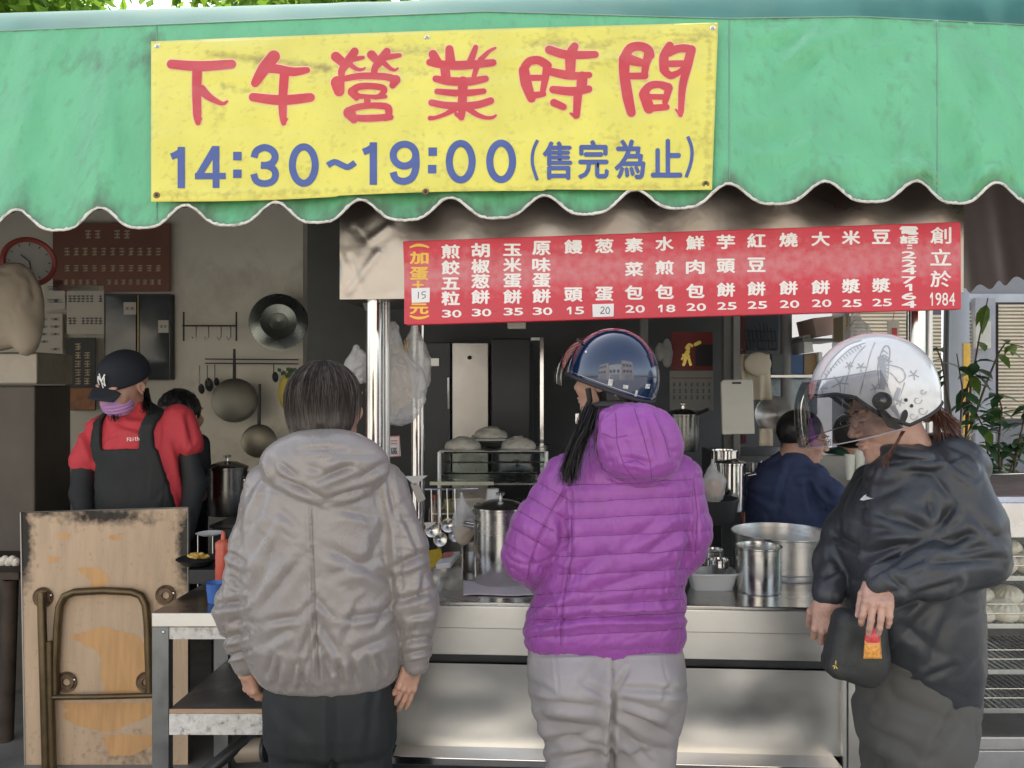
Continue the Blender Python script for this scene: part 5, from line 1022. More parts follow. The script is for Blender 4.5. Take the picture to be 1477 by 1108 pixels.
# sauce bottle, blue cup, trays on the prep table and stove
ZP = ap(300, 884, 2.33).z
def on(px, Y, z=0): p = at(px, 554, Y); return Vector((p.x, p.y, z))
sb_ = thing('sauce_bottle', 'red plastic squeeze bottle with pointed nozzle beside the taupe jacket sleeve', 'bottle', on(322, 2.62, ZP)); b0 = on(322, 2.62, ZP)
put('bottle', MB().lathe(b0, [(0, 0), (.024, 0), (.026, .004), (.026, .130), (.0235, .150)], 28), mat('red_squeeze_plastic', (.55, .09, .05), .35, coat=.2), sb_, smooth=50)
put('cap', MB().lathe(b0, [(.0262, .148), (.0265, .168), (.018, .176), (.008, .18), (.0065, .205), (.003, .208), (0, .208)], 24), mat('red_squeeze_cap', (.55, .12, .07), .4), sb_, smooth=50)
cu_ = put('cup', MB().lathe(on(311, 2.50, ZP), [(0, 0), (.024, 0), (.030, .062), (.031, .064), (.029, .062), (.023, .004), (0, .004)], 24), mat('blue_plastic', (.06, .16, .50), .4), label='small blue plastic cup in front of the red sauce bottle', cat='cup', smooth=50, origin=on(311, 2.5, ZP))
st = thing('stove', 'dark steel stove behind the plywood table with pots on top', 'stove', on(300, 3.35, .06))
put('body', MB().slab([ap(305, 900, 3.1), ap(450, 900, 3.1), ap(450, 762, 3.1), ap(305, 762, 3.1)], AY * .75), DARKM, st, bevel=.006)
put('stove_top', MB().slab([ap(302, 762, 3.08), ap(455, 762, 3.08), ap(455, 762, 3.08) + AY * .8, ap(302, 762, 3.08) + AY * .8], (0, 0, .012)), mat('blackened_steel', (.05, .05, .05), .35, .8, var=.3), st)
put('base', MB().slab([ap(305, 1060, 3.12), ap(450, 1060, 3.12), ap(450, 901, 3.12), ap(305, 901, 3.12)], AY * .7), mat('soot_black', (.015, .015, .015), .7), st)
put('knob', MB().lathe(ap(330, 812, 3.095), [(.02, 0), (.02, .02), (0, .022)], 16, axis=-AY), CHROME, st, smooth=50)
ZS = ap(302, 762, 3.08).z + .012
def pot(nm, lab, px, Y, z, r, h, m=None, lid=True, par=None, handles=True, rim=.004, cat='pot', grp=None, n=40, squ=1, knob=True):
    t_ = thing(nm, lab, cat, on(px, Y, z), grp); c = on(px, Y, z); m = m or POT
    put('body', MB().lathe(c, [(0, 0), (r * .96, 0), (r, .006), (r, h * .5), (r, h), (r + rim, h + .001), (r + rim, h + .004), (r - .001, h + .004), (r - .002, h - .004), (r - .002, .006), (0, .005)], n, sy=squ), m, t_, smooth=50)
    if handles:
        for s in (-1, 1):
            b = c + Vector((s * r, 0, h * .78)); put('handle', MB().tube([b + Vector((0, -.035, 0)), b + Vector((s * .035, -.032, .006)), b + Vector((s * .042, 0, .008)), b + Vector((s * .035, .032, .006)), b + Vector((0, .035, 0))], .005, 8), CHROME, t_, smooth=60)
    if lid:
        l_ = put('lid', MB().lathe(c, [(r + .004, h + .005), (r + .004, h + .012), (r * .9, h + .018), (r * .5, h + .032), (.0, h + .038)], n), m, t_, smooth=50)
        if knob: put('knob', MB().lathe(c + Vector((0, 0, h + .036)), [(.008, 0), (.007, .014), (.016, .018), (.017, .026), (0, .030)], 16), CHROME, l_, smooth=50)
    return t_
DPOT = mat('dull_dark_pot', (.22, .22, .21), .3, 1, var=.2, dirt=.5, ds=9)
pot('stockpot', 'large dull stockpot with knobbed lid on the stove behind the cap woman', 328, 3.42, ZS, .085, .20, DPOT)
pot('stockpot', 'low lidded pot half hidden behind the taupe jacket on the stove', 385, 3.5, ZS, .10, .16, DPOT)
brn = put('burner', MB().slab([ap(272, 843, 2.72), ap(312, 843, 2.72), ap(312, 822, 2.72), ap(272, 822, 2.72)], AY * .12), BLACKM, label='small black burner under the tray of fried pieces', cat='burner', bevel=.004)
tr_ = thing('tray', 'black tray of yellow fried pieces between plywood table and sauce bottle', 'tray', ap(285, 815, 2.75))
put('pan', MB().lathe(ap(286, 813, 2.78), [(0, 0), (.055, 0), (.075, .02), (.078, .021), (.07, .014), (0, .004)], 28), BLACKM, tr_, smooth=50)
for k in range(5): c = ap(278 + k * 4.4, 803 - (k % 2) * 3, 2.76 + .01 * (k % 3)); put('fried_piece', sculpt(lambda P: ell(P, tuple(c), (.022, .012, .007), rotm(10 * k, 15, 40 * k)), np.array(c) - .03, np.array(c) + .03, .004, lambda P, N: .002 * noise(P * 120)), mat('fried_batter', (.60, .40, .10), .6, var=.3, vs=80), tr_, smooth=180)
sd_ = thing('stand', 'round metal-topped stand holding a white dish left of the sauce bottle', 'stand', ap(303, 835, 2.85))
put('dish', MB().lathe(ap(303, 772, 2.85), [(0, 0), (.03, 0), (.05, .008), (.052, .009), (.03, .003), (0, .003)], 28), WHITEP, sd_, smooth=50)
for dx in (-.045, .045, 0): put('rod', MB().tube([ap(303, 772, 2.85) + Vector((dx, .03 * (dx == 0), 0)), ap(303, 772, 2.85) + Vector((dx, .03 * (dx == 0), -.2))], .003, 6), CHROME, sd_)
lt = thing('side_bench', 'blackened wooden bench at the far left edge behind the plywood table', 'bench', at(0, 1100, 2.9))
put('bench_top', MB().slab([at(-140, 826, 3.02), at(27, 826, 3.02), at(27, 826, 3.02) + Vector((0, .4, 0)), at(-140, 826, 3.02) + Vector((0, .4, 0))], (0, 0, -.03)), mat('charred_wood', (.05, .035, .025), .8, var=.4, vs=20), lt, bevel=.004)
for x in (-110, 16): put('leg', MB().tube([at(x, 836, 3.1), at(x - 8, 1085, 3.1)], .028, 8), mat('charred_wood', (0, 0, 0)), lt, smooth=60)
pd_ = thing('plate', 'plate of white dumplings at the left edge behind the plywood table', 'plate', at(20, 826, 2.85))
put('dish', MB().lathe(at(13, 822, 3.14), [(0, 0), (.04, 0), (.075, .014), (.077, .016), (.04, .006), (0, .005)], 28), BLACKM, pd_, smooth=50)
DOUGH = mat('steamed_dough', (.74, .70, .61), .55, var=.05, vs=12, sub=.15, bump=.1, bs=30)
dm_ = None
for k in range(5):
    c = at(2 + k * 5.2, 811 - (k % 2) * 3, 3.14)
    put('dumpling', sculpt(lambda P: ell(P, tuple(c), (.016, .014, .02)), np.array(c) - .03, np.array(c) + .03, .004, lambda P, N: .0015 * noise(P * 90)), DOUGH, pd_, smooth=180)
# ============================================================ left back of the kitchen
sc_ = thing('steel_column', 'soot-stained steel column at the far left of the kitchen', 'column', at(20, 1000, 3.7))
put('upper_duct', MB().slab([at(-60, 555, 3.6), at(53, 555, 3.6), at(53, 508, 3.6), at(-60, 508, 3.6)], (0, .3, 0)), mat('smoky_steel', (.30, .27, .23), .45, .7, var=.3, vs=6, dirt=.5, ds=6), sc_, bevel=.01)
put('lower_duct', MB().slab([at(-60, 1000, 3.62), at(50, 1000, 3.62), at(50, 556, 3.62), at(-60, 556, 3.62)], (0, .3, 0)), mat('dark_duct', (.09, .08, .07), .5, .6, var=.4, vs=3), sc_, bevel=.01)
put('storage_bag', sculpt(lambda P: smin(smin(ell(P, W(20, 440, 3.62), (.13, .10, .20)), ell(P, W(38, 478, 3.6), (.07, .07, .12)), .03), ell(P, W(-5, 470, 3.62), (.12, .1, .12)), .03), W(-60, 330, 3.5)[:1] + (3.45,) + (zz(530, 3.6),), (xx(75, 3.6), 3.8, zz(330, 3.6)), .01, lambda P, N: cloth(P, (5, 5, 3), .011)), mat('beige_cloth_bag', (.40, .34, .26), .8, var=.1), label='bulging beige cloth bag hanging above the steel column at the far left', cat='bag', smooth=180)
YB = 4.34
ck = thing('wall_clock', 'round white clock with a red rim high on the left wall', 'clock', at(42, 405, 3.95)); cc = at(42, 378, 3.95); cax = (.62, -.78, 0)
put('rim', MB().lathe(cc, [(.100, 0), (.105, .02), (.115, .026), (.125, .02), (.128, 0)], 40, axis=cax), mat('red_plastic', (.30, .06, .045), .5), ck, smooth=50)
put('face', MB().lathe(cc, [(.101, .008), (0, .009)], 40, axis=cax), mat('clock_face', (.40, .39, .36), .4), ck)
cxa = Vector((0, 0, 1)).cross(Vector(cax).normalized()); 
for a, l in ((-50, .05), (172, .075)): d = cxa * math.sin(R(a)) + Vector((0, 0, 1)) * math.cos(R(a)); put('hand', MB().tube([cc + Vector(cax) * .014, cc + Vector(cax) * .014 + d * l], .0025, 6), BLACKM, ck)
for k in range(12): d = cxa * math.sin(k * math.pi / 6) + Vector((0, 0, 1)) * math.cos(k * math.pi / 6); put('hour_mark', MB().tube([cc + Vector(cax) * .012 + d * .083, cc + Vector(cax) * .012 + d * .095], .002, 5), BLACKM, ck)
def board(nm, lab, cat, x0, y0, x1, y1, Y, m, d=.01, grp=None): 
    return put(nm, MB().slab([ap(x0, y1, Y), ap(x1, y1, Y), ap(x1, y0, Y), ap(x0, y0, Y)], AY * d), m, label=lab, cat=cat, group=grp, bevel=.001)
def marks(par, x0, y0, x1, y1, Y, rows, cols, m, ww=.6, hh=.5, jit=.3, nm='print_marks', vert=False, skip=.1):
    mb = MB()
    for j in range(rows):
        for i in range(cols):
            if random.random() < skip: continue
            cx = x0 + (i + .5) * (x1 - x0) / cols; cy = y0 + (j + .5) * (y1 - y0) / rows; w_ = (x1 - x0) / cols * ww / 2; h_ = (y1 - y0) / rows * hh / 2
            for q in range(3):
                yy = cy + (q - 1) * h_ * .8; mb.add([ap(cx - w_, yy + h_ * .18, Y - .0015 - q * 1e-4), ap(cx + w_ * random.uniform(.3, 1), yy + h_ * .18, Y - .0015 - q * 1e-4), ap(cx + w_, yy - h_ * .18, Y - .0015 - q * 1e-4), ap(cx - w_ * random.uniform(.3, 1), yy - h_ * .18, Y - .0015 - q * 1e-4)], [(0, 1, 2, 3)])
            mb.add([ap(cx + w_ * random.uniform(-.5, .2), cy + h_, Y - .0019), ap(cx + w_ * random.uniform(.2, .5), cy + h_, Y - .0019), ap(cx + w_ * .3, cy - h_, Y - .0019), ap(cx + w_ * 0, cy - h_, Y - .0019)], [(0, 1, 2, 3)])
    return put(nm, mb, m, par, kind='stuff')
RB = mat('old_red_board', (.20, .085, .06), .5, var=.15, vs=6, dirt=.3)
CREAMP = mat('cream_print', (.45, .38, .26), .6); INKP = mat('faded_ink', (.10, .10, .10), .7); PAPER = mat('old_paper', (.55, .52, .45), .7, var=.06)
b_ = board('old_signboard', 'old dark red signboard with rows of pale characters high on the left wall', 'sign', 76, 322, 244, 420, YB, RB, .02); b_['_o'] = tuple(b_.location)
for y0, y1, x0, x1, rc in ((326, 350, 120, 190, 5), (352, 374, 90, 235, 11), (378, 396, 90, 235, 11), (400, 414, 90, 235, 14)): marks(b_, x0, y0, x1, y1, YB - .001, 1, rc, CREAMP)
for lab, x0, y0, x1, y1, r_, c_2 in (('white notice with two rows of print under the red signboard', 96, 412, 150, 482, 2, 8), ('narrow paper slip with brown band left of the notices', 64, 404, 94, 446, 2, 1), ('white list of dark lines at far left beside the hanging bag', 52, 452, 90, 512, 5, 2), ('square white note on the dark cabinet door', 178, 436, 196, 454, 1, 2), ('small white tag low on the dark cabinet', 228, 462, 243, 480, 1, 2)):
    p_ = board('notice', lab, 'notice', x0, y0, x1, y1, YB - (.022 if x0 > 160 else 0), PAPER, .002); p_['_o'] = tuple(p_.location); marks(p_, x0 + 2, y0 + 3, x1 - 2, y1 - 3, YB - (.0222 if x0 > 160 else 0), r_, c_2, INKP, .9, .3)
cb = thing('wall_cabinet', 'dark glass-fronted wall cabinet behind the woman in the black cap', 'cabinet', ap(197, 548, YB)); put('carcass', MB().slab([ap(150, 548, YB - .0), ap(246, 548, YB), ap(246, 424, YB), ap(150, 424, YB)], AY * .05), DARKM, cb, bevel=.003)
for x in (152, 201): put('door', MB().slab([ap(x, 546, YB - .015), ap(x + 44, 546, YB - .015), ap(x + 44, 427, YB - .015), ap(x, 427, YB - .015)], AY * .014), mat('smoked_glass', (.05, .06, .065), .12), cb, bevel=.002); 
put('door_trim', MB().tube([ap(199, 548, YB - .02), ap(199, 426, YB - .02)], .005, 6), mat('brass_dull', (.35, .27, .13), .4, .7), cb)
ps = board('poster', 'dark vertical poster with pale brush characters and an orange foot', 'poster', 94, 487, 138, 592, YB, mat('poster_black', (.035, .035, .035), .5), .004); ps['_o'] = tuple(ps.location)
put('lower_print', MB().slab([ap(95, 591, YB - .003), ap(137, 591, YB - .003), ap(137, 560, YB - .003), ap(95, 560, YB - .003)], AY * .002), mat('poster_orange', (.32, .13, .05), .5, var=.4, vs=20), ps); marks(ps, 106, 494, 132, 556, YB - .001, 5, 2, CREAMP, .7, .75)
# rack of hooks, rails, utensils
rk = thing('hook_rack', 'wall rack with four hooks on the pale wall left of the big lid', 'rack', ap(305, 492, YB))
put('rail', MB().tube([ap(263, 470, YB - .03), ap(342, 470, YB - .03)], .005, 6), DARKM, rk)
for x in (265, 341): put('upright', MB().tube([ap(x, 450, YB - .02), ap(x, 492, YB - .03)], .005, 6), DARKM, rk)
for x in (283, 301, 319, 333): put('hook', MB().tube([ap(x, 470, YB - .035), ap(x, 486, YB - .04), ap(x - 3, 491, YB - .05), ap(x - 6, 486, YB - .05)], .003, 6), CHROME, rk, smooth=60)
rl = thing('wall_rail', 'double utensil rail on the pale wall above the round pan', 'rail', ap(365, 526, YB))
for y in (518, 524): put('rail', MB().tube([ap(296, y, YB - .03), ap(430, y + 1, YB - .03)], .004, 6), DARKM, rl)
def pan(nm, lab, px, py, rp, Y, m, hdir, hl, cat='pan', rings=True, ax=None):
    c = ap(px, py, Y); r = rp * pm(Y); t_ = thing(nm, lab, cat, c - Vector((0, 0, r))); ax = ax or (.25, -.95, .1)
    prof = [(0, .0), (r * .3, .004), (r * .32, .0), (r * .62, .012), (r * .64, .008), (r * .85, .002), (r, -.012), (r + .005, -.012), (r + .004, -.018)] if rings else [(0, .004), (r * .8, .004), (r * .97, -.004), (r, -.03), (r - .003, -.03)]
    put('bowl', MB().lathe(c, prof, 44, axis=ax), m, t_, smooth=50)
    if hdir is not None: d = Vector(hdir); put('handle', MB().tube([c + d * r * .95, c + d * (r + hl)], [.010, .007], 8), BLACKM, t_, smooth=60)
    return t_
WOK = mat('green_grey_lid', (.20, .22, .20), .3, .9, var=.15)
pan('pot_lid', 'large grey pot lid with raised rings hanging high on the wall', 402, 464, 41, 4.2, WOK, None, 0, 'lid')
pan('frying_pan', 'round dark frying pan hanging on the pale wall left of the taupe hood', 338, 577, 33, 4.2, mat('old_pan', (.13, .13, .11), .4, .7), (0.0, 0, 1), .16, 'pan', False)
pan('frying_pan', 'smaller frying pan hanging lowest on the wall by its long handle', 373, 636, 25, 4.15, mat('old_pan2', (.16, .15, .12), .35, .7), (0.02, 0, 1), .22, 'pan', False)
for k, (x, y0, y1, r_) in enumerate(((288, 527, 562, .012), (299, 527, 556, .016), (310, 526, 552, .010), (395, 526, 545, .012))):
    ut = thing('ladle', ['dark narrow spatula hanging first on the utensil rail', 'dark ladle hanging second on the utensil rail', 'short skimmer hanging third on the utensil rail', 'small steel ladle hanging at the right of the utensil rail'][k], 'ladle', ap(x, y1, 4.28), 'utensils on the wall rail')
    put('handle', MB().tube([ap(x, y0, 4.29), ap(x, y1 - 6, 4.28)], .003, 6), CHROME, ut); put('bowl', MB().lathe(ap(x, y1, 4.28), [(0, .0), (r_, .006), (r_ * 1.6, .02), (r_ * 1.5, .02), (0, .006)], 16, axis=(.1, .98, .2), sy=1.6), DARKM, ut, smooth=60)
yb_ = thing('hanging_bag', 'yellow shopping bag of green leaves hanging behind the taupe hood', 'bag', ap(420, 592, 4.1)); put('bag', sculpt(lambda P: smax(ell(P, tuple(ap(422, 566, 4.1)), (.075, .04, .115)), P[..., 2] - ap(0, 538, 4.1).z, .01), np.array(ap(422, 566, 4.1)) - .14, np.array(ap(422, 566, 4.1)) + .14, .008, lambda P, N: cloth(P, (10, 10, 4), .008)), mat('yellow_bag', (.50, .40, .07), .5), yb_, smooth=180)
lf = MB()
for k in range(26): c = ap(405 + random.random() * 34, 534 + random.random() * 10, 4.07); a = random.random() * 6.28; d = Vector((math.cos(a), -.3, math.sin(a))) * .03; s = Vector((-math.sin(a), 0, math.cos(a))) * .012; lf.add([c, c + d * .5 + s, c + d, c + d * .5 - s], [(0, 1, 2, 3)])
put('leaves', lf, mat('herb_green', (.03, .08, .03), .6), yb_)
# ---------------------------------------------------------------- worker in red shirt
Y = 3.15; u = pm(Y)
Wk = thing('person', 'kitchen worker in red T-shirt, black apron and cap, lavender face mask, looking down', 'person', (xx(205, Y), Y, 0.06))
def wshirt(P):
    t = loft(P, [zz(p, Y) for p in (760, 720, 680, 640, 610, 590, 578)], [xx(c, Y) for c in (212, 211, 209, 206, 204, 200, 196)], Y, [a * u for a in (62, 60, 62, 66, 60, 34, 20)], [.13, .13, .135, .135, .11, .085, .07], 2.3, .02)
    t = smin(t, chain(P, [W(150, 622, Y), W(124, 664, Y - .03)], [25 * u, 22 * u], .02), .02); t = smin(t, chain(P, [W(256, 608, Y), W(272, 640, Y - .02)], [25 * u, 21 * u], .02), .02); return smax(t, -ell(P, W(190, 588, Y - .11), (.075, .05, .055)), .01)
put('tshirt', sculpt(wshirt, (xx(95, Y), 2.93, zz(760, Y)), (xx(300, Y), 3.35, zz(565, Y)), .007, lambda P, N: cloth(P, (8, 8, 8), .006) + folds(P, N, [(120, 620, 140, 665, 4, 8), (270, 600, 278, 640, 4, 8), (165, 610, 210, 622, 4, 6), (255, 640, 268, 700, 5, 8)])), mat('red_cotton', (.52, .045, .06), .8, var=.06), Wk, smooth=180)
for wsk in (lambda P: chain(P, [W(124, 660, Y - .03), W(118, 712, Y - .06), W(128, 780, Y - .14)], [18 * u, 15 * u, 11 * u], .02), lambda P: chain(P, [W(272, 652, Y - .02), W(281, 700, Y - .02), W(268, 772, Y - .12)], [15 * u, 16 * u, 11 * u], .02)): put('arm_sleeve', sculpt(wsk, (xx(90, Y), 2.85, zz(800, Y)), (xx(305, Y), 3.30, zz(610, Y)), .008), mat('black_sleeve', (.012, .014, .016), .7), Wk, smooth=180)
def seg2(X, Z, pts, ws):
    d = None
    for (a, b), (c, e), w0, w1 in zip(pts, pts[1:], ws, ws[1:]):
        ax, az, bx2, bz = xx(a, Y), zz(b, Y), xx(c, Y), zz(e, Y); t = np.clip(((X - ax) * (bx2 - ax) + (Z - az) * (bz - az)) / ((bx2 - ax) ** 2 + (bz - az) ** 2), 0, 1); q = np.hypot(X - ax - t * (bx2 - ax), Z - az - t * (bz - az)) - (w0 + (w1 - w0) * t) * u; d = q if d is None else np.minimum(d, q)
    return d
def wbody(P): return loft(P, [zz(p, Y) for p in (910, 760, 720, 680, 640, 610, 590, 578)], [xx(c, Y) for c in (212, 212, 211, 209, 206, 204, 200, 196)], Y, [a * u for a in (64, 62, 60, 62, 66, 60, 34, 20)], [.13, .13, .13, .135, .135, .11, .085, .07], 2.3, .02)
def wap(P):
    X, Z = P[..., 0], P[..., 2]; hw_ = np.interp(Z, [zz(900, Y), zz(740, Y), zz(690, Y), zz(643, Y)], [62 * u, 60 * u, 52 * u, 40 * u]); cxx = xx(206, Y)
    m = smin(np.maximum(np.abs(X - cxx) - hw_, Z - zz(643, Y) + .06 * np.abs(X - cxx)), np.minimum(seg2(X, Z, [(163, 655), (156, 620), (154, 600), (166, 584)], (9, 8.5, 9, 8)), seg2(X, Z, [(238, 660), (230, 620), (236, 592), (228, 578)], (9, 8.5, 9, 8))), .012)
    return smax(smax(wbody(P) - .016, m, .004), P[..., 1] - Y + .02, .01)
put('apron', sculpt(wap, (xx(120, Y), 2.90, zz(905, Y)), (xx(290, Y), 3.15, zz(570, Y)), .0075, lambda P, N: cloth(P, (8, 8, 4), .004)), mat('black_apron', (.014, .017, .017), .75), Wk, smooth=180)
wl = chain
put('legs', sculpt(lambda P: smin(chain(P, [W(190, 850, Y), W(185, 1000, Y), (xx(188, Y), Y, .1)], [.10, .08, .06]), chain(P, [W(230, 850, Y), W(232, 1000, Y), (xx(232, Y), Y, .1)], [.10, .08, .06]), .03), (xx(140, Y), 3.0, .06), (xx(280, Y), 3.3, zz(800, Y)), .014), BLKP, Wk, smooth=180)
wM = rotm(0, 0, -24) @ rotm(26, 0, 0) @ rotm(0, 8, 0); wc = W(180, 556, Y - .06)
put('head', sculpt(head_sdf(wM, wc), np.array(wc) - .22, np.array(wc) + .17, .0055), SKIN, Wk, smooth=180)
LAV = mat('lavender_mask', (.46, .25, .50), .7, var=.06)
mk = put('face_mask', sculpt(lambda P: (lambda Q: smax(smin(ell(Q, (0, -.052, -.052), (.063, .062, .056)), ell(Q, (0, -.092, -.028), (.028, .028, .028)), .02), np.maximum(Q[..., 2] - .004 - .0, Q[..., 1] + .025), .008))((P - np.array(wc)) @ wM), np.array(wc) - .17, np.array(wc) + .14, .0045, lambda P, N: .0022 * np.sin(((P - np.array(wc)) @ wM)[:, 2] * 420)), LAV, Wk, smooth=180)
cp = thing('cap', 'black baseball cap with a white interlocked letter emblem on the red-shirted worker', 'cap', Vector(wc)); CAPM = mat('cap_cotton', (.013, .016, .024), .8)
cq = lambda P: (P - np.array(wc)) @ wM
put('crown', sculpt(lambda P: smax(ell(cq(P), (0, .012, .045), (.090, .108, .098)), .022 - cq(P)[..., 2] - .0, .008), np.array(wc) - .17, np.array(wc) + .19, .0055), CAPM, cp, smooth=180)
put('brim', MB().grid(lambda a, b: local_pts(wM, wc, [((a - .5) * .15 * (1 - .15 * b * b), -.085 - b * .068 * math.sin(.35 + a * 2.44) ** .6, .036 - .022 * b - .5 * ((a - .5) * .14) ** 2 * 8)])[0], 18, 8), CAPM, cp, smooth=180, thick=.004)
emb = MB(); ez = wc; ec = lambda x, y, h: local_pts(wM, wc, [(x * .0036 + .012, -.1035 - h + .004 * abs(x * .09) ** 2 + (y * -.0009 if y < 0 else 0) * 0 + max(0, -y) * .0011, .070 - y * .0036)])[0]
for kq, q in enumerate(([(-5, 5), (-4.5, -5)], [(-4.5, -5), (0, 0), (4, 5)], [(4, 5), (4.5, -5)], [(-2.5, -8), (0, -1)], [(5.5, -8), (.5, -.5)], [(.3, -1), (0, 8)])): a, b = ribbon(q, [1.7] * len(q), ec, .0008 + kq * 5e-5, cap=False); emb.add(a, b)
put('emblem', emb, mat('white_thread', (.75, .75, .73), .6), cp)
ss = []
for k in range(420):
    s = random.random() < .5; r1 = random.random(); x0 = (158 + 10 * r1) if s else (204 + 8 * r1); p0 = np.array(W(x0 + 2, 560, Y - .07 + .05 * random.random())); p1 = np.array(W(x0 + (-4 if s else 6), 580, Y - .09)); p3 = np.array(W(x0 + random.uniform(-8, 6) + (4 if s else 4), 592 + 18 * random.random() - (0 if s else 10), Y - .13 + .05 * random.random())); ts = np.linspace(0, 1, 6)
    ss.append([(1 - t) ** 2 * p0 + 2 * t * (1 - t) * p1 + t * t * p3 for t in ts])
put('hair', strands(ss, .0022), HAIRB, Wk, smooth=180)
fb_ = MB()
for i, c in enumerate('Faith'): lettering(fb_, c, 184.5 + i * 3.7, 634 - .3 * i, 3.0 if c != 'i' else 1.1, 5.5, lambda x, y, h: Vector(W(x, y, Y - .152 - h)), .0, .001)
put('lettering', fb_, WL, Wk)
# second worker mostly hidden behind
Y = 3.55; u = pm(Y); W2 = thing('person', 'dark-haired person in black standing half hidden behind the red-shirted worker', 'person', (xx(270, Y), Y, .06))
put('jumper', sculpt(lambda P: smin(loft(P, [zz(p, Y) for p in (900, 760, 700, 650, 625, 612)], [xx(c, Y) for c in (262, 262, 264, 264, 262, 260)], Y, [a * u for a in (34, 34, 34, 32, 24, 12)], [.12, .12, .12, .11, .09, .06], 2.3, .02), chain(P, [W(288, 640, Y), W(294, 690, Y - .03)], [14 * u, 11 * u]), .02), (xx(215, Y), 3.35, zz(905, Y)), (xx(315, Y), 3.75, zz(600, Y)), .012), mat('black_sleeve', (0, 0, 0)), W2, smooth=180)
w2M = rotm(0, 0, 170); w2c = W(263, 600, Y); put('head', sculpt(head_sdf(w2M, w2c), np.array(w2c) - .2, np.array(w2c) + .16, .008), SKIN, W2, smooth=180)
put('hair', sculpt(lambda P: smax(ell((P - np.array(w2c)) @ w2M, (0, .025, .03), (.088, .105, .098)), -((P - np.array(w2c)) @ w2M)[..., 1] - .065, .02), np.array(w2c) - .16, np.array(w2c) + .16, .007, lambda P, N: .005 * noise(P * np.array([70, 70, 20]))), HAIRB, W2, smooth=180)
put('forearm', sculpt(lambda P: chain(P, [W(294, 690, Y - .03), W(291, 716, Y - .06)], [9 * u, 7 * u]), W(270, 740, 3.4)[:1] + (3.35, zz(740, Y)), (xx(310, Y), 3.65, zz(670, Y)), .008), SKIN, W2, smooth=180)
# ============================================================ middle of the kitchen
XV = Vector((1, 0, 0)); YV = Vector((0, 1, 0))
def fb(x0, y0, x1, y1, Y, d): return MB().slab([ap(x0, y1, Y), ap(x1, y1, Y), ap(x1, y0, Y), ap(x0, y0, Y)], AY * d)
fr_ = thing('steel_cabinet', 'tall steel cabinet with a soft vertical highlight in the dark middle recess', 'cabinet', ap(680, 760, 4.6))
put('body', fb(652, 494, 705, 800, 4.5, .5), mat('cabinet_steel', (.42, .40, .38), .33, 1, var=.15, vs=3, bump=.3, bs=3, bdist=.02), fr_, bevel=.006); put('latch', MB().lathe(ap(677, 516, 4.49), [(.012, 0), (.012, .006), (0, .008)], 12, axis=-AY), BLACKM, fr_)
dk = thing('dark_cupboard', 'dark cupboard with a bright upright handle left of the steel cabinet', 'cupboard', ap(630, 760, 4.62)); put('body', fb(612, 494, 650, 800, 4.6, .5), DARKM, dk, bevel=.005); put('handle', MB().tube([ap(647, 545, 4.55), ap(647, 590, 4.55)], .008, 8), CHROME, dk)
put('label_plate', fb(613, 517, 633, 528, 4.59, .005), ALU, dk)
bp_ = thing('fridge', 'matte black fridge door standing behind the trays of dough', 'fridge', ap(738, 760, 4.2)); put('door', fb(709, 488, 765, 800, 4.2, .5), mat('matte_navy_black', (.018, .022, .028), .4, var=.2, vs=2), bp_, bevel=.008); put('door_seal', fb(765.5, 494, 767, 800, 4.22, .4), RUBBER, bp_)
fm = thing('door_frame', 'thin bright steel frame standing right of the black fridge', 'frame', ap(775, 760, 4.1)); put('upright', fb(779, 487, 784, 800, 4.1, .03), CHROME, fm); put('header', fb(766, 487, 778.5, 491, 4.1, .03), ALU, fm)
put('bracket', fb(732, 462, 758, 474, 2.62, .03), mat('old_cream_plastic', (.48, .47, .40), .5), label='small cream bracket under the middle of the price board', cat='bracket', bevel=.002)
put('column', fb(924, 452, 935, 900, 4.0, .06), mat('grey_paint2', (.18, .18, .175), .55), label='thin grey upright just right of the navy helmet', cat='post', bevel=.003)
put('column', fb(1044, 452, 1056, 900, 3.9, .06), mat('grey_paint2', (0, 0, 0)), label='grey upright left of the hanging cutting board', cat='post', bevel=.003)
put('column', fb(1058, 452, 1068, 900, 3.88, .05), mat('worn_grey', (.30, .30, .29), .5), label='paler grey upright behind the hanging cutting board', cat='post', bevel=.003)
# rack with trays of dough
rk = thing('tray_rack', 'glass and steel rack with dough trays between the jackets', 'rack', ap(690, 900, 3.6)); GL = bpy.data.materials.new('rack_glass'); GL.use_nodes = True; visor_mat(GL, (.75, .82, .80, 1), .03)
for y, d in ((651, .45), (697, .45), (740, .45)): put('shelf', MB().slab([ap(622 if y > 660 else 632, y, 3.5), ap(790, y, 3.5), ap(790, y, 3.5) + AY * d, ap(622 if y > 660 else 632, y, 3.5) + AY * d], (0, 0, -.008)), mat('shelf_steel', (.45, .46, .44), .3, 1), rk)
for x in (634, 788): put('upright', MB().tube([ap(x, 652, 3.5), ap(x, 1000, 3.5)], .010, 8), ALU, rk)
for y in (653, 667, 683): put('rail', MB().tube([ap(640, y, 3.48), ap(785, y, 3.48)], .004, 6), CHROME, rk)
put('front_strip', fb(620, 695, 712, 700, 3.44, .006), mat('label_strip', (.50, .50, .38), .5), rk); put('glass', fb(642, 655, 783, 695, 3.49, .004), GL, rk)
TRAY = mat('grey_tray', (.35, .36, .34), .4, .5); CLOTHW = mat('dough_cloth', (.50, .49, .43), .8, var=.15)
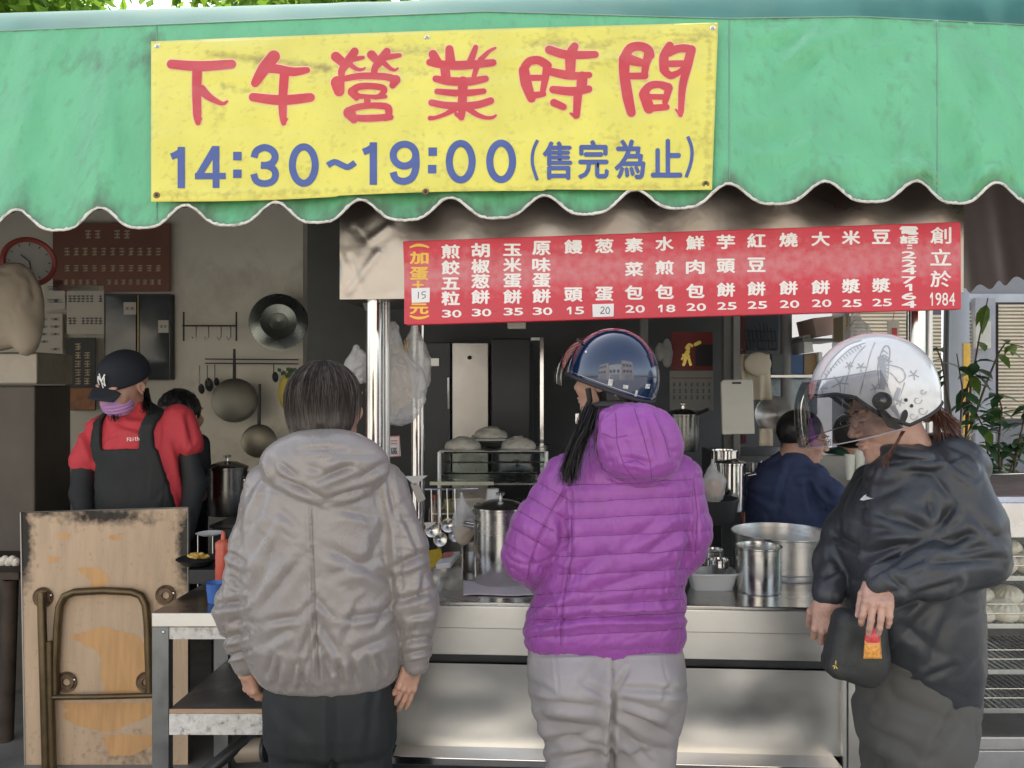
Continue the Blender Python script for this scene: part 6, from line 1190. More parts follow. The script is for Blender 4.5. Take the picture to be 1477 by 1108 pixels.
for lab, cx, cy, w_, Yd in (('flat tray of pale dough on the rack, front left', 668, 650, 66, 3.62), ('flat tray of pale dough on the rack, front right beside the purple sleeve', 748, 650, 62, 3.62), ('raised tray of cloth-covered dough stacked above the other two', 708, 634, 60, 3.75)):
    t_ = thing('dough_tray', lab, 'tray', ap(cx, cy, Yd), 'dough trays on the rack'); c = ap(cx, cy, Yd); hw = w_ * pm(Yd) / 2 * .95
    put('tray', MB().slab([c + Vector((-hw, -.12, 0)), c + Vector((hw, -.12, 0)), c + Vector((hw * 1.04, .14, 0)), c + Vector((-hw * 1.04, .14, 0))], (0, 0, .012)), TRAY, t_, bevel=.003)
    put('dough', sculpt(lambda P: smin(smin(ell(P, (c.x - hw * .3, c.y, c.z + .02), (hw * .55, .09, .035)), ell(P, (c.x + hw * .35, c.y - .01, c.z + .02), (hw * .5, .09, .032)), .02), ell(P, (c.x, c.y, c.z + .035), (hw * .5, .07, .032)), .02), (c.x - hw * 1.2, c.y - .15, c.z - .03), (c.x + hw * 1.2, c.y + .15, c.z + .10), .008, lambda P, N: cloth(P, (10, 10, 10), .006)), CLOTHW, t_, smooth=180)
put('tray_box', MB().slab([ap(690, 629, 3.8), ap(730, 629, 3.8), ap(730, 650, 3.8), ap(690, 650, 3.8)][::-1], AY * .1), DARKM, rk)
# counter clutter
ZC = zt
def onc(px, py, Yg):                                         # a spot on the serving counter under this picture point
    Y = FPX * (EYE - ZC) / (py - 554); p = at(px, py, Y); return Y
Yp = 2.80
pot('stockpot', 'large lidless-looking steel stockpot beside the purple sleeve on the counter', 722, 2.86, ZC, .098, .27, POT, True, knob=True)
pot('stockpot', 'second steel pot hidden behind the large stockpot on the counter', 693, 3.06, ZC, .075, .20, mat('pot_warm', (.5, .48, .44), .3, 1, dirt=.3), True)
MILK = mat('milky_plastic', (.66, .67, .64), .35, var=.03, alpha=.93)
cl = thing('cloth', 'pinkish white cloth lying on the counter under the large stockpot', 'cloth', on(715, 2.75, ZC))
def clf(u, v):
    x = 668 + 104 * u; Yc_ = 2.665 + .20 * v + .006 * math.sin(u * 7) * (1 - v); p = at(x, 554, Yc_); return Vector((p.x, Yc_, ZC + .003 + .002 * abs(noise(np.array([u * 4, v * 4, 3.]))) + .004 * abs(noise(np.array([u * 3, v * 2, 9.])))))
put('fabric', MB().grid(clf, 24, 14), mat('pink_white_cloth', (.62, .54, .56), .85), cl, smooth=180, thick=.003)
pk = thing('food_packet', 'flat yellow packet leaning beside the taupe sleeve on the counter', 'packet', on(630, 2.92, ZC)); put('wrapper', MB().slab([at(619, 818, 2.85), at(640, 806, 2.9), at(636, 790, 2.98), at(615, 794, 2.98)], (0, 0, -.015)), mat('yellow_wrapper', (.62, .42, .05), .3), pk, bevel=.004)
pk = thing('food_packet', 'white packet with red print lying beside the yellow packet', 'packet', on(648, 2.87, ZC)); put('wrapper', MB().slab([at(628, 814, 2.84), at(650, 812, 2.84), at(664, 795, 2.98), at(640, 797, 2.98)], (0, 0, -.02)), WHITEP, pk, bevel=.004); put('print', MB().add([at(637, 803, 2.92) + Vector((0, -.02, .004)), at(650, 802, 2.92) + Vector((0, -.02, .004)), at(655, 797, 2.95) + Vector((0, 0, .004)), at(643, 798, 2.95) + Vector((0, 0, .004))], [(0, 1, 2, 3)]), mat('pink_print', (.6, .15, .14), .4), pk)
FILM = bpy.data.materials.new('clear_bag_film'); FILM.use_nodes = True
def film(m, a, col):
    t = m.node_tree; t.nodes.clear(); o = t.nodes.new('ShaderNodeOutputMaterial'); tr = t.nodes.new('ShaderNodeBsdfTransparent'); b = t.nodes.new('ShaderNodeBsdfPrincipled'); b.inputs['Base Color'].default_value = col; b.inputs['Roughness'].default_value = .22; mx = t.nodes.new('ShaderNodeMixShader'); mx.inputs[0].default_value = a
    n = t.nodes.new('ShaderNodeTexNoise'); n.inputs['Scale'].default_value = 16; n.inputs['Detail'].default_value = 5; n.inputs['Distortion'].default_value = 2; tc = t.nodes.new('ShaderNodeTexCoord'); t.links.new(tc.outputs['Object'], n.inputs[0]); bp = t.nodes.new('ShaderNodeBump'); bp.inputs['Strength'].default_value = .8; bp.inputs['Distance'].default_value = .02; t.links.new(n.outputs[0], bp.inputs['Height']); t.links.new(bp.outputs[0], b.inputs['Normal'])
    t.links.new(tr.outputs[0], mx.inputs[1]); t.links.new(b.outputs[0], mx.inputs[2]); t.links.new(mx.outputs[0], o.inputs[0])
film(FILM, .42, (.85, .86, .87, 1))
FILM2 = bpy.data.materials.new('white_bag_film'); FILM2.use_nodes = True; film(FILM2, .55, (.66, .66, .66, 1))
def bag(nm, lab, px, py, Y, rx, ry, rz_, m, par=None, seed=0, knot=True, content=None, grp=None):
    c = at(px, py, Y); t_ = thing(nm, lab, 'bag', c - Vector((0, 0, rz_)), grp)
    def f(P): 
        d = smin(ell(P, (c.x, c.y, c.z - rz_ * .25), (rx, ry, rz_ * .75)), rcone(P, (c.x, c.y, c.z), (c.x - rx * .15, c.y, c.z + rz_ * 1.0), rx * .6, rx * .22), .04); return d
    put('film', sculpt(f, (c.x - rx * 1.4, c.y - ry * 1.5, c.z - rz_ * 1.2), (c.x + rx * 1.4, c.y + ry * 1.5, c.z + rz_ * 1.4), .0075, lambda P, N: cloth(P, (12, 12, 4), .011, None, seed) + .004 * noise(P * 40)), m, t_, smooth=180)
    if content: content(t_, c)
    return t_
def noodles(t_, c):
    mb = MB(); random.seed(5)
    for k in range(90):
        a = random.uniform(-1, 1); b = random.uniform(-.5, .5); p = [c + Vector((a * .05 + .01 * math.sin(i * .8 + k), b * .04, -.01 - .12 * (1 - abs(a) * .3) + i * .022 + (.10 if k > 60 else 0) * (i / 8))) for i in range(8)]
        mb.tube(p, .0016, 4)
    put('noodles', mb, mat('pale_noodles', (.62, .48, .25), .5, var=.2, vs=40), t_, smooth=180)
bag('plastic_bag', 'hanging clear bag of noodles beside the thick steel post', 572, 545, 2.80, .110, .07, .175, FILM, seed=1, content=noodles)
bag('plastic_bag', 'empty translucent bag hanging right of the noodle bag', 600, 520, 2.84, .055, .05, .14, FILM2, seed=7)
bag('plastic_bag', 'white plastic bundle tied left of the thick steel post', 517, 528, 2.75, .052, .04, .065, FILM2, seed=3)
bag('plastic_bag', 'small bag of orange snacks standing left of the large stockpot', 668, 750, 2.98, .045, .04, .10, FILM, seed=4, content=lambda t_, c: put('snacks', sculpt(lambda P: ell(P, (c.x, c.y, c.z - .06), (.032, .028, .035)), np.array(c) - .12, np.array(c) + .05, .006, lambda P, N: .005 * noise(P * 90)), mat('orange_snacks', (.62, .38, .14), .6, var=.2, vs=60), t_, smooth=180))
bag('plastic_bag', 'small bag of bread pieces behind the purple shoulder on the right', 1030, 695, 3.2, .045, .04, .09, FILM, seed=6, content=lambda t_, c: put('bread', sculpt(lambda P: ell(P, (c.x, c.y, c.z - .03), (.035, .03, .04)), np.array(c) - .12, np.array(c) + .06, .006, lambda P, N: .006 * noise(P * 70)), mat('toasted_bread', (.5, .28, .12), .6), t_, smooth=180))
# small sign for sauces
sg = thing('small_sign', 'small white sign with pink border, 料 over 味區, behind the steel post', 'sign', at(560, 662, 2.72)); YS = 2.72
put('board', MB().slab([at(524, 662, YS), at(578, 658, YS), at(576, 629, YS), at(522, 632, YS)], (0, .006, 0)), WHITEP, sg, bevel=.002)
put('border', MB().tube([at(524, 662, YS - .002), at(577, 658, YS - .002), at(576, 629, YS - .002), at(522, 632, YS - .002), at(524, 662, YS - .002)], .002, 6), mat('salmon_print', (.65, .22, .18), .5), sg)
sl = MB()
for c, x, y, s in (('料', 557, 639, 9), ('味', 557, 651, 9), ('區', 569, 650.5, 9), ('醬', 545, 639, 9), ('調', 545, 651, 9)): lettering(sl, c, x, y, s, s, lambda a, b, h: at(a, b, YS - .003 - h), .02)
put('lettering', sl, mat('ink', (0, 0, 0)), sg)
sl = MB()
for y in (637, 641): sl.add([at(564, y, YS - .003), at(573, y - .3, YS - .003), at(573, y - 2, YS - .003), at(564, y - 1.7, YS - .003)], [(0, 1, 2, 3)])
put('red_print', sl, mat('salmon_print', (0, 0, 0)), sg)
for lab, q in (('white folded paper corner above the taupe sleeve', [(583, 687), (617, 686), (598, 700)]), ('printed paper strip hanging below the folded paper', [(592, 698), (603, 697), (614, 720), (603, 726)]), ('white paper corner near the counter behind the taupe sleeve', [(611, 754), (630, 753), (616, 763)])):
    n_ = len(q); put('paper', MB().slab([at(x, y, 2.76) for x, y in q][::-1], (0, .002, 0)), PAPER if 'strip' in lab else WHITEP, label=lab, cat='paper')
pc = thing('paper_cup', 'upturned white paper cup behind the large stockpot', 'cup', at(711, 730, 3.2)); put('cup', MB().lathe(at(711, 731, 3.2), [(.033, 0), (.024, .075), (.022, .076), (0, .076)], 24), WHITEP, pc, smooth=50)
put('back_shelf', MB().box(at(760, 800, 3.75), (1.5, .7, .03)), mat('dark_worktop', (.08, .08, .08), .4, .5), label='dark rear worktop behind the counter and the purple jacket', cat='worktop')
# ============================================================ right side of the kitchen
cal = thing('calendar', 'wall calendar with dark red cover picture above a grid of dates', 'calendar', ap(998, 592, 4.1)); YC2 = 4.1
put('cover', fb(968, 479, 1028, 534, YC2, .008), mat('calendar_red', (.20, .02, .02), .5, var=.1), cal); put('sheet', fb(966, 535, 1029, 592, YC2, .006), mat('calendar_paper', (.30, .30, .28), .7), cal); put('black_print', fb(1003, 497, 1028, 528, YC2 - .003, .002), mat('print_black', (.012, .012, .015), .5), cal)
gm_ = MB()
for kq, (q, w_) in enumerate((([(990, 502), (994, 497), (998, 499)], 4), ([(1003, 497), (1009, 494)], 5), ([(994, 502), (988, 512), (984, 518)], 4), ([(993, 507), (990, 516), (986, 526)], 4.5), ([(993, 515), (996, 526)], 4), ([(985, 512), (994, 514)], 3))): a, b = ribbon(q, [w_] * len(q), lambda x, y, h: ap(x, y, YC2 - .003 - h), .001 + kq * 1e-4); gm_.add(a, b)
put('gold_print', gm_, mat('gold_leaf', (.75, .58, .12), .3, .5), cal)
marks(cal, 968, 550, 1027, 578, YC2 - .001, 3, 7, INKP, .5, .6, skip=.02, nm='dates'); put('rule', fb(968, 545, 1027, 546, YC2 - .003, .002), mat('calendar_red', (0, 0, 0)), cal)
for x, y0, y1, lab in ((952, 494, 522, 'white rag hanging left of the red calendar'), (962, 488, 530, 'second white rag hanging against the calendar edge')):
    c = at(x, (y0 + y1) / 2, 4.0); hz = (y1 - y0) * pm(4) / 2
    put('rag', sculpt(lambda P: ell(P, tuple(c), (.03, .02, hz)), np.array(c) - .12, np.array(c) + .12, .007, lambda P, N: cloth(P, (18, 18, 5), .01)), mat('grey_white_rag', (.32, .32, .31), .9), label=lab, cat='rag', smooth=180)
pn = pot('saucepan', 'dark saucepan with side handle behind the purple hood', 985, 3.6, at(0, 650, 3.6).z, .075, .16, DPOT, True, handles=False); put('handle', MB().tube([at(1003, 598, 3.55), at(1022, 590, 3.5)], .008, 8), BLACKM, pn)
cbd = thing('cutting_board', 'white plastic cutting board hanging by its slot', 'cutting board', ap(1065, 627, 3.4)); YCB = 3.4
bmx = bmesh.new(); o_ = [ap(x, y, YCB) for x, y in ((1042, 627), (1089, 626), (1086, 550), (1083, 547), (1043, 548), (1040, 552))]; vv = [bmx.verts.new(p) for p in o_]; bmx.faces.new(vv); r_ = bmesh.ops.extrude_face_region(bmx, geom=bmx.faces[:]); bmesh.ops.translate(bmx, verts=[g for g in r_['geom'] if isinstance(g, bmesh.types.BMVert)], vec=AY * .018)
bmx.verts.index_update(); mbx = MB().add([v.co for v in bmx.verts], [tuple(v.index for v in f.verts) for f in bmx.faces]); bmx.free(); put('board', mbx, mat('stained_white_board', (.56, .56, .50), .5, var=.1, vs=5, dirt=.25, ds=6, dirtcol=(.4, .38, .3)), cbd, bevel=.004); put('slot', fb(1056, 551, 1069, 554, YCB - .002, .004), BLACKM, cbd)
ac_ = thing('apron_cloth', 'cream cloth with a rounded patch hanging behind the cutting board', 'cloth', ap(1090, 577, 3.6))
def acf(u, v): x = 1067 + 44 * u + (3 * v if u > .5 else 0); y = 511 + 66 * v; p = ap(x, y, 3.6); return p - AY * (.012 * math.sin(u * 11 + v * 2) + .006 * math.sin(u * 23))
CRM = mat('cream_cotton', (.50, .45, .35), .85, var=.08); put('fabric', MB().grid(acf, 26, 14), CRM, ac_, smooth=180, thick=.004)
put('patch', sculpt(lambda P: ell(P, tuple(ap(1093, 525, 3.56)), (.062, .02, .055)), np.array(ap(1093, 525, 3.56)) - .08, np.array(ap(1093, 525, 3.56)) + .08, .007), CRM, ac_, smooth=180)
tw = thing('towel', 'small folded cream towel hanging under the steel colander', 'towel', ap(1105, 645, 3.5)); put('fabric', MB().grid(lambda u, v: ap(1095 + 19 * u, 618 + 25 * v, 3.5) - AY * (.006 * math.sin(u * 9)), 12, 6), CRM, tw, smooth=180, thick=.008)
co = thing('colander', 'round aluminium basin leaning on its side behind the grey post', 'basin', ap(1115, 622, 3.7)); put('bowl', MB().lathe(ap(1116, 597, 3.66), [(.082, 0), (.086, .004), (.08, .002), (.06, -.05), (0, -.07)], 32, axis=(-.5, -.8, .1)), ALU, co, smooth=60)
bx = thing('shelf_box', 'open wall shelf holding a blue and a brown box right of the cream cloth', 'shelf', ap(1145, 545, 3.9)); put('shelf', MB().slab([ap(1110, 541, 3.8), ap(1186, 541, 3.8), ap(1186, 541, 3.8) + AY * .3, ap(1110, 541, 3.8) + AY * .3], (0, 0, -.012)), ALU, bx); put('side', fb(1181, 508, 1186, 540, 3.8, .3), WHITEP, bx)
for x0, x1, c, l in ((1141, 1159, (.06, .12, .26), 'blue box standing on the wall shelf'), (1160, 1180, (.30, .22, .12), 'brown cardboard box on the wall shelf'), (1113, 1138, (.08, .10, .10), 'dark green box on the wall shelf')): put('box', fb(x0, 511, x1, 540, 3.83, .2), mat('box_%d' % x0, c, .6), label=l, cat='box', bevel=.003)
put('cardboard_box', MB().slab([ap(1178, 487, 3.7), ap(1212, 481, 3.7), ap(1210, 455, 3.7), ap(1172, 459, 3.7)], AY * .25), mat('pink_carton', (.52, .38, .33), .7, var=.15), label='open pinkish carton stacked high behind the grey post', cat='box', bevel=.003)
put('cardboard_box', MB().slab([ap(1160, 510, 3.75), ap(1174, 508, 3.75), ap(1170, 482, 3.75), ap(1159, 484, 3.75)], AY * .2), WHITEP, label='narrow white carton edge below the pinkish carton', cat='box', bevel=.003)
put('shelf_plank', MB().slab([ap(1158, 488, 3.66), ap(1215, 488, 3.66), ap(1215, 488, 3.66) + AY * .3, ap(1158, 488, 3.66) + AY * .3], (0, 0, -.012)), mat('grey_plank', (.2, .2, .2), .6), label='grey shelf plank under the pinkish carton', cat='shelf')
put('cupboard', fb(1070, 440, 1124, 505, 4.3, .4), mat('dark_teal', (.03, .045, .06), .5), label='dark cupboard high behind the wire basket', cat='cupboard', bevel=.004)
wb_ = thing('wire_basket', 'dark wire dish basket above the cream cloth', 'basket', ap(1095, 505, 3.7))
for k in range(9): x = 1074 + k * 5.4; put('wire', MB().tube([ap(x, 470 + 6 * math.sin(k), 3.7), ap(x + 3, 503, 3.66), ap(x + 3, 503, 3.66) + AY * .15], .0025, 5), CHROME if k % 3 == 0 else DARKM, wb_)
for y in (478, 491, 504): put('wire', MB().tube([ap(1072, y, 3.69), ap(1120, y + 1, 3.69)], .003, 5), CHROME if y == 504 else DARKM, wb_)
put('wall_panel', fb(1069, 455, 1076, 640, 3.95, .05), mat('dark_red_panel', (.12, .03, .03), .6), label='narrow dark red panel behind the cream cloth', cat='panel')
put('rear_counter', MB().slab([ap(1040, 657, 3.85), ap(1300, 657, 3.85), ap(1300, 900, 3.85), ap(1040, 900, 3.85)][::-1], AY * .5), mat('grey_steel_angle', (0, 0, 0)), label='grey steel rear counter behind the navy-jumper man', cat='counter', bevel=.005)
put('glass_tray', MB().slab([at(1108, 600, 3.9), at(1180, 600, 3.9), at(1180, 545, 3.9), at(1108, 545, 3.9)], (0, .2, 0)), mat('pale_blue_pack', (.30, .38, .42), .3, var=.3, vs=12, bump=1, bs=12), label='pale blue plastic-wrapped packs behind the colander', cat='packs', bevel=.01)
bag('plastic_bag', 'clear bag hanging high beside the white helmet top', 1237, 478, 3.3, .06, .05, .08, FILM2, seed=9)
for x0, x1, c in ((1216, 1221, (.45, .38, .25)), (1222, 1227, (.3, .25, .2))): put('book', fb(x0, 456, x1, 492, 3.5, .12), mat('book_%d' % x0, c, .7), label='slim %s booklet upright above the white helmet' % ('cream' if x0 == 1216 else 'brown'), cat='book')
tgx = thing('price_tag', 'white hanging card with a red seal, above the white helmet at right', 'tag', at(1290, 495, 2.9)); put('card', MB().slab([at(1280, 496, 2.9), at(1297, 496, 2.9), at(1297, 462, 2.9), at(1280, 462, 2.9)], (0, .003, 0)), PAPER, tgx); put('seal', MB().slab([at(1287, 485, 2.897), at(1294, 485, 2.897), at(1294, 473, 2.897), at(1287, 473, 2.897)], (0, .001, 0)), mat('red_seal', (.5, .05, .05), .6), tgx); put('string', MB().tube([at(1288, 462, 2.9), at(1290, 448, 2.9)], .0012, 5), mat('red_seal', (0, 0, 0)), tgx)
# stacked steel pots behind the counter
zq = at(0, 722, 3.35).z
pot('steamer_pot', 'tall stack of shiny steel pots with a lid beside the purple shoulder', 1052, 3.4, zq - .05, .070, .20, CHROME, True)
ps_ = pot('steel_pot', 'shorter steel pot on top of the pot stack', 1046, 3.42, zq + .15, .06, .06, CHROME, False, handles=False)
pot('steel_bowl', 'small steel bowl behind the navy-jumper man', 1092, 3.75, at(0, 682, 3.75).z, .045, .05, POT, False, handles=False, cat='bowl')
wk = thing('wok', 'black iron pan on the rear worktop behind the purple jacket', 'pan', on(1022, 3.25, .85)); put('bowl', MB().lathe(at(1022, 752, 3.25), [(0, 0), (.10, 0), (.12, .10), (.125, .10), (.11, .01), (0, .008)], 32), BLACKM, wk, smooth=50)
# big aluminium basin and pots on the counter
def vessel(nm, lab, cat, px, Y, r, h, m, z=ZC, seam=None, taper=1.0, rim=.003):
    t_ = thing(nm, lab, cat, on(px, Y, z)); c = on(px, Y, z)
    pr = [(0, .001), (r * taper * .985, .001), (r * taper, .006)]
    if seam: pr += [(r * (taper + (1 - taper) * .14), h * .14), (r * (taper + (1 - taper) * .15) + .003, h * .16), (r * (taper + (1 - taper) * .17), h * .18)]
    pr += [(r, h - .004), (r + rim, h - .001), (r + rim, h + .003), (r - .001, h + .002), (r - .003, h - .006), (r * taper - .004, .01), (0, .008)]
    put('body', MB().lathe(c, pr, 56), m, t_, smooth=40); return t_
vessel('basin', 'wide shallow aluminium basin at the back of the counter', 'basin', 1128, 3.02, .192, .155, mat('basin_aluminium', (.68, .68, .67), .32, 1, var=.04, rvar=.05, stretch=(1, 1, 8), bump=.1, bs=20), seam=True, taper=.97)
vessel('steel_pot', 'open shiny steel cylinder pot in front of the wide basin', 'pot', 1094, 2.74, .0785, .158, POT)
vessel('steel_cup', 'small steel container standing in the translucent tub', 'cup', 1037, 2.80, .036, .075, CHROME, z=ZC + .02)
vessel('steel_cup', 'steel container behind the translucent tub', 'cup', 1029, 2.95, .038, .10, POT)
tu = thing('tub', 'translucent white plastic tub at the counter edge beside the purple jacket', 'tub', on(1024, 2.76, ZC)); c = on(1026, 2.78, ZC)
def tub(w0, w1, d0, d1, h): 
    pr = []; mb = MB(); vs = []
    for (w_, d_, z) in ((w0, d0, 0), (w1, d1, h), (w1 + .004, d1 + .004, h), (w1 + .004, d1 + .004, h - .006), (w1 - .002, d1 - .002, h), (w0, d0, .003)):
        for k in range(24): a = 2 * math.pi * k / 24; e = .35; vs.append(c + Vector((w_ * math.copysign(abs(math.cos(a)) ** e, math.cos(a)), d_ * math.copysign(abs(math.sin(a)) ** e, math.sin(a)), z)))
    m_ = 6; mb.add(vs, [(i * 24 + k, i * 24 + (k + 1) % 24, (i + 1) * 24 + (k + 1) % 24, (i + 1) * 24 + k) for i in range(m_ - 1) for k in range(24)] + [tuple(range(23, -1, -1)), tuple(range(5 * 24, 6 * 24))]); return mb
put('body', tub(.070, .086, .045, .058, .062), MILK, tu, smooth=40)
# paper cups near the white helmet
for k, (x, y0, y1) in enumerate(((1226, 656, 692), (1240, 650, 690))):
    t_ = thing('paper_cup', ['printed paper cup leaning left of the windbreaker collar', 'taller printed paper cup touching the windbreaker collar'][k], 'cup', at(x, y1, 2.75), 'printed paper cups'); hgt = (y1 - y0) * pm(2.75); put('cup', MB().lathe(at(x, y1, 2.75), [(0, 0), (.012, 0), (.0185, hgt), (.0195, hgt), (.0185, hgt + .001), (.011, .003)], 24), mat('cup_paper', (.62, .64, .56), .5, dirt=.8, ds=70, dthr=.58, dirtcol=(.3, .2, .06)), t_, smooth=50)
# ---------------------------------------------------------------- man in navy jumper
Y = 3.46; u = pm(Y)
Nv = thing('person', 'man in navy jumper with short dark hair and glasses facing right', 'person', (xx(1140, Y), Y, .06))
def nvj(P):
    t = loft(P, [zz(p, Y) for p in (900, 780, 740, 700, 675, 660, 648)], [xx(c, Y) for c in (1140, 1140, 1140, 1138, 1138, 1142, 1148)], Y, [a * u for a in (60, 60, 62, 58, 44, 30, 16)], [.13, .14, .15, .14, .12, .09, .06], 2.3, .02)
    return smin(t, chain(P, [W(1172, 692, Y - .08), W(1196, 716, Y - .10), W(1188, 745, Y - .08), W(1220, 752, Y - .05)], [24 * u, 23 * u, 20 * u, 15 * u], .02), .015)
put('jumper', sculpt(nvj, (xx(1070, Y), 3.15, zz(905, Y)), (xx(1235, Y), 3.7, zz(640, Y)), .008, lambda P, N: cloth(P, (7, 7, 9), .008, rotm(0, 30, 0)) + folds(P, N, [(1140, 670, 1120, 740, 5, 6), (1165, 690, 1175, 740, 5, 8), (1180, 700, 1200, 720, 4, 6)])), mat('navy_knit', (.030, .045, .11), .8, var=.08), Nv, smooth=180)
nM = rotm(0, 0, 78) @ rotm(14, 0, 0); nc = W(1158, 632, Y - .02)
put('head', sculpt(head_sdf(nM, nc), np.array(nc) - .21, np.array(nc) + .16, .005), SKIN2, Nv, smooth=180)
put('hair', sculpt(lambda P: (lambda Q: smax(smax(ell(Q, (0, .022, .030), (.083, .101, .095)), -Q[..., 1] - .062, .01), -(Q[..., 2] + .035 + np.clip(-Q[..., 1] * 1.2, -.02, .09) * .9 - np.clip(Q[..., 1], 0, .1) * -.35), .01))((P - np.array(nc)) @ nM), np.array(nc) - .16, np.array(nc) + .16, .006, lambda P, N: .0015 * noise(P * 150)), HAIRB, Nv, smooth=180)
eyes(nM, nc, Nv)
g2 = MB()
for s in (-1, 1): g2.tube(local_pts(nM, nc, [(s * .031 + .022 * math.cos(a), -.108, .010 + .014 * math.sin(a)) for a in np.linspace(0, 2 * math.pi, 16)]), .0012, 6, cap=False); g2.tube(local_pts(nM, nc, [(s * .053, -.106, .014), (s * .079, -.0, .008)]), .0013, 6)
tg = thing('glasses', 'dark-framed glasses on the man in the navy jumper', 'glasses', Vector(nc)); put('frame', g2, BLACKM, tg, smooth=60)
Y = 3.9; u = pm(Y); Gr = thing('person', 'person in dark green top mostly hidden behind the navy jumper', 'person', (xx(1212, Y), Y, .06))
put('top', sculpt(lambda P: loft(P, [zz(p, Y) for p in (900, 760, 700, 670, 656, 645)], [xx(1208, Y)] * 6, Y, [a * u for a in (44, 44, 42, 34, 22, 12)], [.12, .12, .12, .11, .09, .06], 2.3, .02), (xx(1150, Y), 3.7, zz(905, Y)), (xx(1270, Y), 4.1, zz(640, Y)), .012, lambda P, N: cloth(P, (8, 8, 6), .006)), mat('dark_green_cotton', (.012, .06, .035), .8), Gr, smooth=180)
gM = rotm(0, 0, 165); gc2 = W(1226, 630, Y); put('head', sculpt(head_sdf(gM, gc2), np.array(gc2) - .2, np.array(gc2) + .16, .008), SKIN, Gr, smooth=180)
put('hair', sculpt(lambda P: smax(ell((P - np.array(gc2)) @ gM, (0, .025, .03), (.085, .102, .096)), -((P - np.array(gc2)) @ gM)[..., 1] - .06, .02), np.array(gc2) - .16, np.array(gc2) + .16, .008), HAIRB, Gr, smooth=180)
# ============================================================ bun steamer at the right
bs_ = thing('bun_cabinet', 'steel glass-fronted bun steamer with wire shelves at the right edge', 'cabinet', at(1440, 1250, 2.35)); YG = 2.42
x0_ = 1392; x1_ = 1640
FRM = mat('frame_steel', (.60, .60, .60), .33, 1, var=.1, dirt=.2, ds=10, rvar=.1)
put('top_board', MB().slab([ap(1400, 716, YG), ap(x1_, 712, YG), ap(x1_, 712, YG) + AY * .55, ap(1400, 716, YG) + AY * .55], (0, 0, -.006)), mat('brown_top', (.17, .12, .10), .6, var=.35, vs=9, dirt=.5, ds=7, dirtcol=(.35, .3, .27)), bs_)
put('top_rail', MB().tube([at(1405, 686, 2.85), at(1560, 680, 2.80)], .006, 8), CHROME, bs_, smooth=60)
put('top_edge', fb(1400, 717, x1_, 725, YG - .002, .01), mat('blue_white_edge', (.60, .66, .80), .3), bs_); put('header_panel', fb(1400, 725.5, x1_, 776, YG, .012), FRM, bs_, bevel=.002)
put('side_frame', fb(x0_, 850, 1402, 1080, YG - .01, .05), FRM, bs_, bevel=.002); put('bottom_frame', fb(x0_, 1064, x1_, 1082, YG - .012, .05), FRM, bs_, bevel=.002); put('bottom_panel', fb(x0_, 1083, x1_, 1180, YG, .4), FRM, bs_, bevel=.002)
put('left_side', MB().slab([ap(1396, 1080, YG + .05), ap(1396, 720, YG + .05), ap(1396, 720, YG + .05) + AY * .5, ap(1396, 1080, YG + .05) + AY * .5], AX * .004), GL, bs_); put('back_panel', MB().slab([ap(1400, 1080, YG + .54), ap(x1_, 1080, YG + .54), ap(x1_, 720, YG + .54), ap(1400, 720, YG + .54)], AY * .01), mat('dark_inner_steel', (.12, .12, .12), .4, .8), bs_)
for i, y in enumerate((831, 900, 966, 1022)):
    put('shelf_edge', fb(1398, y, x1_, y + 7, YG + .012, .006), FRM, bs_, bevel=.001)
    if i: pass
    base = ap(1398, y, YG + .02); 
    for k in range(26): put('shelf_bar', MB().tube([base + AX * (.008 + k * .021), base + AX * (.008 + k * .021) + AY * .5], .003, 5), ALU, bs_, smooth=60)
    for dz, in ((.032,), (.060,)): put('guard_wire', MB().tube([ap(1400, y, YG + .006) + AZ * dz, ap(x1_, y, YG + .006) + AZ * dz], .0018, 6), CHROME, bs_, smooth=60)
put('guard_post', MB().tube([ap(1406, 901, YG + .006) + AZ * .0, ap(1406, 901, YG + .006) + AZ * .062], .0018, 6), CHROME, bs_)
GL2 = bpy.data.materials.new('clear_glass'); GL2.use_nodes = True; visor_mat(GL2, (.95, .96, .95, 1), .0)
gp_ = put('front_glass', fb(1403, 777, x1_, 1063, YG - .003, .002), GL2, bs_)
put('shadow_mesh', fb(1404, 900, x1_, 1062, YG + .35, .004), mat('dark_inner_steel', (0, 0, 0)), bs_)
